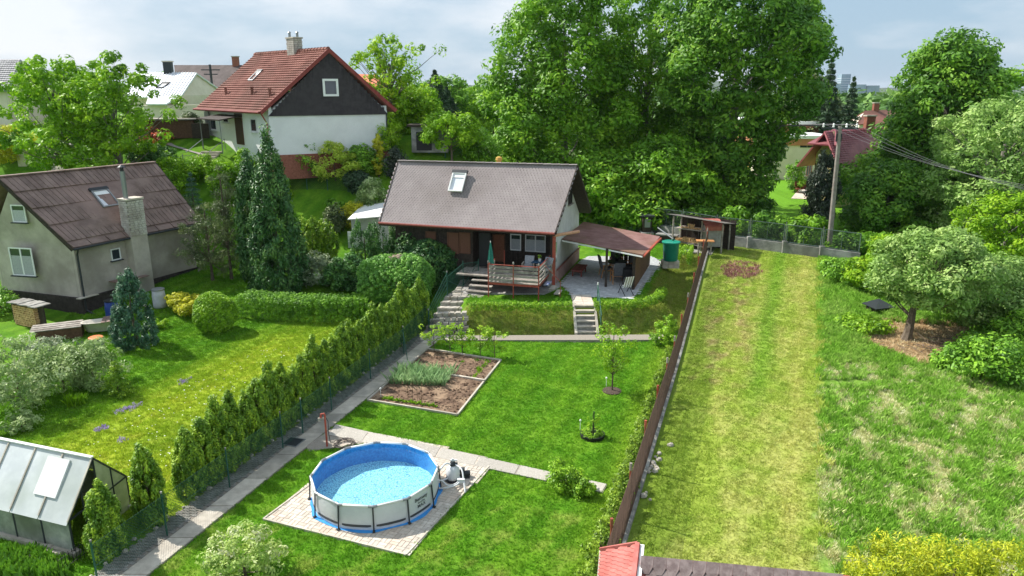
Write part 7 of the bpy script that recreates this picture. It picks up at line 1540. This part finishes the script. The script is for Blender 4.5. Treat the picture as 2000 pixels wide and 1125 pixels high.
# hills and far woodland
hm = mat('far_hill', (.045, .075, .045), (.07, .11, .06), sc=.01, rough=1); mb = MB(); xs = np.linspace(-3500, 3500, 120); tp = [14 + 9 * math.sin(x * .0017 + 1) + 4 * math.sin(x * .007) + 2 * math.sin(x * .03) + (14 * math.exp(-((x - 900) / 500) ** 2)) for x in xs]
vv = [(x, 3000, -20) for x in xs] + [(x, 3300, z + 6) for x, z in zip(xs, tp)] + [(x, 5200, -20) for x in xs]; n = 120
mb.add(vv, [(j * n + i, j * n + i + 1, (j + 1) * n + i + 1, (j + 1) * n + i) for j in range(2) for i in range(n - 1)]); tag(mb.build('hills', hm), 'low blue hills on the horizon', kind='structure')
rng = np.random.default_rng(77); fc_ = []; fr_ = []
for k in range(1500):
    Y_ = 130 * (9 ** rng.random()); X_ = rng.uniform(-.85, .85) * Y_
    if abs(X_ / Y_ + .07) < .03 and Y_ < 160: continue
    s = rng.uniform(2.5, 4.5) * (1 + Y_ / 800); hgt = min(rng.uniform(3, 9), max(1., 11.2 + 0.004 * Y_ - H1(X_, Y_) - s * .8)) if X_ / Y_ < .42 else min(rng.uniform(4, 9), 9.5)
    for q in range(3): fc_.append((X_ + rng.normal() * s * .8, Y_ + rng.normal() * s, H1(X_, Y_) + hgt * rng.uniform(.35, .9))); fr_.append((s, s, s * .65))
v, f, t = leaves(fc_, np.array(fr_), 22, 1.35, rng=rng, nb=.9, ub=.5); t = np.clip(t, 0, 1)
tag(link('far_woodland', npmesh('far_woodland', v, f, leafmat('far_tree_leaf', (.035, .085, .02), (.075, .16, .03), (.14, .24, .05), trans=.2, sc=.02), t)), 'mass of distant trees beyond the houses', 'woodland', kind='stuff')
# ------------------------------------------------------------------ big trees
def topG(px, py, Y): x = D(px, py, Y)[0]; return np.array((x, Y, H1(x, Y)))
def bigtree(label, px, Y, top, r, m, seed, nc=420, c0=.1, size=.17, prof=None, cr=(1.0, 1.0, .62), nper=88, tr=.4, name='linden_tree', h=None, **k):
    xx = D(px, 230, Y)[0]; b = np.array((xx, Y, H1(xx, Y))); h = h or D(px, top, Y)[2] - b[2]
    return tree(name, b, h, P_(prof or [(0, .75), (.15, .98), (.4, 1), (.65, .92), (.85, .7), (1, .3)], r), LM[m], label, nc=nc, cr=cr, nper=nper, size=size, c0=c0, tr=tr, nl=k.pop('nl', 30), inner=k.pop('inner', .78), bump=k.pop('bump', .2), seed=seed, bark=BARKG, **k)
bigtree('huge broad linden directly behind the right end of the chalet roof', 1103, 62, -60, 5.3, 'linden', 201, nc=780, prof=[(0, .85), (.15, 1.05), (.35, 1.05), (.6, .92), (.85, .72), (1, .35)])
bigtree('tall thin crowned linden with gaps of sky between two big lindens', 1262, 66, -80, 4.4, 'linden', 202, nc=270, bump=.25, inner=.4, nl=44)
bigtree('huge linden above the wood shelter, its branches reaching to the wall', 1432, 58, -70, 5.4, 'maple', 203, nc=880, c0=.03, prof=[(0, .56), (.2, .54), (.35, .62), (.5, .9), (.62, 1.08), (.85, 1.05), (1, .5)])
bigtree('lower dense linden filling the gap above the chalet gable', 1195, 57, 285, 3.8, 'linden', 204, nc=380, c0=.04)
bigtree('dense leafy tree standing low behind the wire panels', 1300, 55.5, 265, 3.6, 'linden', 205, nc=420, c0=.03)
bigtree('large round linden on the right, beyond the power pole', 1848, 57, 60, 4.3, 'maple', 206, nc=680, c0=.07, prof=[(0, 1.15), (.12, 1.2), (.35, 1.0), (.6, .82), (.85, .6), (1, .3)])
bigtree('tall green tree behind the round linden at the upper right', 1935, 66, 135, 4.6, 'linden', 207, nc=360, c0=.1)
bigtree('silvery grey green tree at the right edge', 1975, 47, 190, 4.3, 'apple', 208, nc=380, c0=.05, cr=(.8, .8, .55), size=.12, nper=110, name='willow_tree')
bigtree('yellow green leafy tree low at the right edge', 2010, 41, 372, 2.6, 'bright', 209, nc=170, c0=.05, cr=(.5, .5, .4), size=.1, nper=90, name='yellow_tree', tr=.15)
bigtree('deciduous tree low in front of the round linden', 1764, 51, 318, 2.6, 'maple', 210, nc=220, c0=.04, cr=(.8, .8, .6), size=.14, nper=110)
# cypress by the pole, yew and spruce behind
cyp = topG(1604, 380, 49.5); tree('dark_cypress', cyp, D(1610, 297, 49.5)[2] - cyp[2], [(0, .8), (.15, .95), (.33, .95), (.42, .6), (.55, .95), (.8, .85), (1, .3)], LM['darkcy'], 'dark brownish columnar cypress beside the power pole', cat='cypress', nc=240, cr=(.28, .28, .5), nper=75, size=.09, c0=.02, tr=.12, nl=0, inner=.6, seed=211, **UP)
yw = topG(1590, 190, 96); tree('yew_tree', yw, D(1600, 140, 96)[2] - yw[2], [(0, .9), (.3, 1 * 4.2), (.5, 3.8), (.8, 2.0), (1, .4)], LM['pine'], 'broad dark yew with yellowish tips behind the orange building', cat='yew', nc=300, cr=(.8, .8, .8), nper=90, size=.2, c0=.1, tr=.25, nl=10, seed=212)
s2 = topG(1622, 150, 92); spruce(s2, D(1622, 112, 92)[2] - s2[2], 2.6, LM['spruce'], 'tall dark spruce between the big linden and the far tower', seed=213, n=20, per=12, nper=36, size=.2)
s3 = topG(1664, 190, 90); spruce(s3, D(1664, 150, 90)[2] - s3[2], 2.1, LM['spruce'], 'pointed dark spruce in front of the far glass tower', seed=214, n=18, per=11, nper=34, size=.18)
# left: cherry trees
CH = [(0, .55), (.2, .95), (.5, 1), (.75, .8), (.92, .5), (1, .2)]
bigtree('large bright green cherry tree at the left behind the grey house', 112, 50, 98, 3.1, 'cherry', 215, nc=200, c0=.16, cr=(.48, .48, .42), size=.13, nper=80, name='cherry_tree', prof=CH, tr=.2, bump=.3, inner=.45, nl=60)
bigtree('second bright green cherry tree right behind the grey house roof', 222, 49, 100, 3.1, 'cherry', 216, nc=190, c0=.12, cr=(.48, .48, .42), size=.13, nper=80, name='cherry_tree', prof=CH, tr=.18, bump=.3, inner=.45, nl=60)
b = at(25, 318); shrub('garden_shrub', b, 1.6, 2.6, LM['yellow'], 'yellowish leafy shrub at the left edge behind the grey house', nc=80, cr=.4, size=.09, seed=217)
# tall yellow green tree right of the white house
bigtree('tall loose yellow green tree with sparse top right of the white house', 765, 56, 62, 2.6, 'bright', 218, nc=150, c0=.05, cr=(.45, .45, .4), size=.12, nper=50, name='ginkgo_tree', prof=[(0, .5), (.3, .9), (.6, 1.0), (.8, .9), (1, .4)], tr=.22, bump=.35, inner=.2, nl=70)
bigtree('dense yellow green lower tree at the foot of the tall loose tree', 792, 58, 165, 1.8, 'bright', 219, nc=150, c0=.05, cr=(.55, .55, .45), size=.13, nper=80, name='ginkgo_tree', tr=.18)
s4 = topG(850, 180, 74); spruce(s4, D(846, 138, 74)[2] - s4[2], 2.0, LM['spruce'], 'dark spruce behind the yellow green tree', seed=220, n=16, per=10, nper=34, size=.16)
s4 = topG(872, 200, 80); spruce(s4, D(870, 170, 80)[2] - s4[2], 1.8, LM['spruce'], 'small dark spruce near the white flat building', seed=221, n=14, per=9, nper=30, size=.16)
b = at(882, 316); tree('fruit_tree', b, D(880, 212, b[1])[2] - b[2], P_(CH, 2.0), LM['cherry'], 'small round fruit tree on the lawn behind the chalet', nc=130, cr=(.42, .42, .36), nper=80, size=.1, c0=.3, tr=.09, nl=24, seed=222)
b = onG(835, 64); tree('fruit_tree', b, 3.4, P_(CH, 1.2), LM['cherry'], 'light green fruit tree left of the lawn behind the chalet', nc=90, cr=(.45, .45, .4), nper=70, size=.11, c0=.15, tr=.08, seed=223)
# hillside shrubs: px, py base, r, h, mat, label
HS = [(655, 352, 276, 52, 'willow', 'bright weeping willow shrub in front of the white house'), (600, 336, 262, 46, 'clipped', 'arching dark green shrub left of the willow'), (712, 338, 275, 36, 'clipped', 'arching green shrub right of the willow'), (740, 345, 260, 14, 'yellow', 'slim golden conifer by the white house corner'),
      (775, 350, 286, 24, 'darkcy', 'dark cypress like shrub above the chalet roof corner'), (732, 418, 345, 34, 'pale', 'large pale flowering bush left of the chalet roof'), (690, 440, 394, 28, 'yellow', 'golden green shrub above the pale outbuilding'), (655, 455, 398, 24, 'pine', 'dark green shrub right of the thuja clump'),
      (440, 390, 298, 30, 'cherry', 'tall light green sapling bush below the white house porch'), (482, 378, 288, 26, 'cherry', 'light green sapling bush near the white house corner'), (400, 350, 300, 28, 'cherry', 'light green bush beside the hillside rails'), (345, 375, 303, 46, 'cherry', 'broad light green bush above the grey house roof end'),
      (300, 318, 280, 46, 'thujad', 'spreading dark juniper behind the grey house ridge'), (375, 262, 218, 22, 'pine', 'dark rounded bush by the white house left corner'), (760, 300, 225, 28, 'bright', 'yellow green bush at the right corner of the white house'), (560, 388, 350, 14, 'bright', 'small bright plants on the hillside lawn'),
      (655, 415, 388, 20, 'clipped', 'low green shrub at the hillside edge'), (700, 372, 330, 28, 'spruce', 'dark shrub under the willow'), (935, 320, 262, 45, 'linden', 'leafy bush at the right end of the lawn behind the chalet'), (1010, 335, 262, 60, 'linden', 'leafy undergrowth below the huge linden behind the chalet'), (1150, 392, 330, 60, 'linden', 'leafy undergrowth behind the first wire panel'), (568, 342, 284, 30, 'clipped', 'leafy green bush against the brick plinth of the white house'), (1552, 375, 312, 22, 'clipped', 'rounded green bush at the left corner of the yellow house')]
for k, (x_, y_, tp_, hw, m_, s_) in enumerate(HS):
    b = at(x_, y_); h_ = D(x_, tp_, b[1])[2] - b[2]; r_ = max(.25, hw * (b[1] / math.cos(PITCH) * .97) / FPX - .2); c_r = min(.36, r_ * .55)
    shrub('hillside_shrub', b, r_, h_, LM[m_], s_, nc=int(45 * r_ + 25), cr=c_r, nper=58, size=.088, seed=230 + k, cat='shrub')
for k in range(9):
    X_ = 7.5 + k * 2.0; Y_ = float(np.interp(X_, WALLX[:, 0], WALLX[:, 1])) + 2.2
    shrub('undergrowth_bush', (X_, Y_, H1(X_, Y_)), 1.5, 2.3 if k < 7 else 1.4, LM['maple' if k % 2 else 'linden'], '%s leafy bush from the left just behind the back wall' % ordn[k], nc=60, cr=.45, nper=60, size=.13, seed=260 + k, group='bushes behind the back wall')
shrub('azalea', at(300, 282), 1.3, 1.3, LM['red'], 'orange red flowering azalea near the white house drive', nc=34, cr=.3, nper=40, size=.07, seed=251, cat='azalea')
for k in range(7):   # garden beyond the small lawn
    b = onG(880 + (k - 3) * 28, 84 + 6 * (k % 3)); tree('orchard_tree', b, rnd.uniform(3.5, 5), P_(CH, 2.2), LM['clipped' if k % 2 else 'cherry'], '%s orchard tree from the left in the distance beyond the chalet' % ordn[k], nc=70, cr=(.7, .7, .5), nper=50, size=.18, c0=.15, tr=.12, nl=5, seed=300 + k, group='distant orchard trees')
for k in range(10):
    b = onG(-60 + k * 62, 100 + 12 * (k % 3)); tree('distant_tree', b, rnd.uniform(4, 6.0), P_(CH, 3.4), LM['maple' if k % 2 else 'cherry'], '%s distant tree from the left on the hilltop' % ordn[k], nc=80, cr=(1, 1, .8), nper=46, size=.25, c0=.1, tr=.15, nl=4, seed=320 + k, group='distant hilltop trees')
# ------------------------------------------------------------------ poles, wires, hillside fences
pb_ = at(1618, 500); ptop = D(1641, 246, pb_[1] + .3); pole = thing('power_pole', pb_, 'tall grey concrete power pole with crossarms and wires', 'power pole')
pt_ = ptop - pb_; link('pole', MB().tube([(0, 0, -.3), tuple(pt_)], [.17, .11], 10).mesh('pole', mat('pole_grey', (.22, .19, .17), (.30, .27, .24), sc=4, rough=.9)), pole)
ca2 = link('crossarm', MB().beam(pt_ + (-1.0, .3, -.15), pt_ + (1.0, -.3, -.15), .1, .1).beam(pt_ + (-.16, .06, -.7), pt_ + (.16, -.06, -.7), .18, .5).mesh('crossarm', DSTEEL), pole)
for s in (-.9, -.35, .35, .9): link('insulator', MB().lathe(tuple(pt_ + (s, -.3 * s, -.1)), [(.05, 0), (.08, .06), (.05, .12), (.08, .18), (.03, .26)], 8).mesh('insulator', WHITE), ca2)
for s in (-.9, -.35, .35, .9):
    a = pb_ + pt_ + V3(s, -.3 * s, .12); b = D(2150, 395 + s * 10, 26 + s); pts = [lerp(a, b, t) - (0, 0, .55 * math.sin(math.pi * t)) for t in np.linspace(0, 1, 12)]; link('wire', MB().tube([p - pb_ for p in pts], .007, 4).mesh('wire', mat('wire_grey', (.16, .16, .17), rough=.5)), pole)
    b = D(1300, 228, 110 + s); pts = [lerp(a, b, t) - (0, 0, .7 * math.sin(math.pi * t)) for t in np.linspace(0, 1, 10)]; link('wire', MB().tube([p - pb_ for p in pts], .02, 4).mesh('wire', mat('wire_grey', (.25, .25, .26), rough=.5)), pole)
p0 = onG(421, 88); lpz = D(420, 126, 88)[2] - p0[2]; sl_p = thing('street_lamp', p0, 'dark power pole with a street lamp arm beyond the metal roofed house', 'street lamp'); link('pole', MB().tube([(0, 0, 0), (0, 0, lpz)], .14, 7).mesh('pole', DSTEEL), sl_p)
link('crossarm', MB().box((0, 0, lpz - .6), (2.2, .12, .12)).box((0, 0, lpz - 1.1), (1.6, .12, .12)).mesh('crossarm', DSTEEL), sl_p); link('lamp', MB().beam((0, 0, lpz - 2.6), (-2.0, 0, lpz - 2.3), .1, .1).box((-2.3, 0, lpz - 2.35), (1.1, .4, .2)).mesh('lamp', STEEL), sl_p)
def mesh_fence(px_list, h, label, m=GREENP, wm_=DKW, cell=.12, r=.006, name='wire_fence'):
    ps = [at(*p) for p in px_list]; o = thing(name, ps[0], label, 'fence'); w_, _ = wire_mesh(ps, h, cell, r, .03); w_.build('netting', wm_, o)
    for p in ps: MB().tube([p - (0, 0, .2), p + (0, 0, h + .1)], .035, 6).build('post', m, o)
    MB().tube([p + (0, 0, h) for p in ps], .015, 4).build('rail', m, o); return o
mesh_fence([(560, 372), (600, 370), (640, 371), (680, 374), (712, 380)], 1.2, 'dark wire fence crossing the hillside below the willow')
mesh_fence([(330, 345), (360, 332), (395, 330), (430, 345)], 1.0, 'thin metal rail fence on the hillside below the white house', STEEL, STEEL, .3)
mesh_fence([(838, 300), (870, 308), (910, 311), (940, 312)], 1.1, 'thin green wire fence around the lawn behind the chalet', GREENP, GREENW, .2)
t = thing('wooden_shed', at(325, 268), 'low brown wooden shed and fence left of the white house', 'shed'); link('wall', MB().box((0, 0, .6), (4.2, 1.6, 1.3), .3).mesh('wall', WOODB), t); link('roof', MB().box((0, 0, 1.35), (4.6, 2.0, .1), .3).mesh('roof', WOODG), t); link('gate', MB().box((2.9, -.6, .5), (1.2, .1, 1.1), .3).mesh('gate', WOODD), t)
t = thing('stone_gate', at(68, 326), 'pale stone gate pillar at the left behind the grey house', 'gate pillar'); link('pillar', MB().box((-.9, .3, .5), (.6, .5, 1.5)).mesh('pillar', CONC), t); link('cap', MB().box((-.9, .3, 1.32), (.75, .65, .12)).mesh('cap', WGR), t)
rd = MB()
def ribbon(pxs, w, dz=.05):
    ps = [at(*p) for p in pxs]; mb = MB(); L_, R_ = [], []
    for i, p in enumerate(ps):
        d = ps[min(i + 1, len(ps) - 1)] - ps[max(i - 1, 0)]; d[2] = 0; d /= np.linalg.norm(d); s = V3(d[1], -d[0], 0) * w / 2
        for q, l_ in ((p - s, L_), (p + s, R_)): l_.append((q[0], q[1], H1(q[0], q[1]) + dz))
    n = len(ps); mb.add(L_ + R_, [(i, i + 1, n + i + 1, n + i) for i in range(n - 1)]); return mb
tag(ribbon([(60, 330), (140, 300), (200, 285), (290, 272), (350, 268), (420, 282)], 3.0, .06).build('drive', mat('pale_drive', (.32, .29, .26), (.44, .41, .37), sc=2, rough=.95)), 'pale gravel drive climbing towards the white house', kind='structure')
t = thing('hillside_steps', at(390, 322), 'short flight of pale steps on the hillside below the white house', 'steps')
for k in range(5): link('step', MB().box((k * .1, k * .35, .1 + k * .16), (1.5, .34, .2)).mesh('step', CONC), t)
for s in (-.8, .8): link('rail', MB().tube([(s, -.2, .9), (s + .5, 1.7, 1.7), (s + .5, 1.7, .5)], .03, 6).mesh('rail', STEEL), t)
t = thing('small_shed', at(842, 296), 'small dark lean-to shed behind the chalet at the lawn', 'shed'); link('wall', MB().box((0, 0, .9), (2.6, 1.6, 1.8)).mesh('wall', WGR), t); link('roof', MB().box((0, 0, 1.9), (3.1, 2.1, .14)).mesh('roof', WOODD), t); link('opening', MB().box((-.4, -.81, .8), (1.1, .03, 1.3)).mesh('opening', BLACK), t)
# ------------------------------------------------------------------ air
hz_ = bpy.data.materials.new('haze'); hz_.use_nodes = True; n = hz_.node_tree.nodes; l = hz_.node_tree.links; n.clear()
o = N('ShaderNodeOutputMaterial', n); pv_ = N('ShaderNodeVolumePrincipled', n); pv_.inputs['Color'].default_value = (.86, .91, 1, 1); pv_.inputs['Density'].default_value = .00007; pv_.inputs['Anisotropy'].default_value = .2
l.new(pv_.outputs[0], o.inputs['Volume'])
tag(MB().box((0, 1500, 20), (14000, 19000, 110)).build('haze', hz_), kind='stuff')
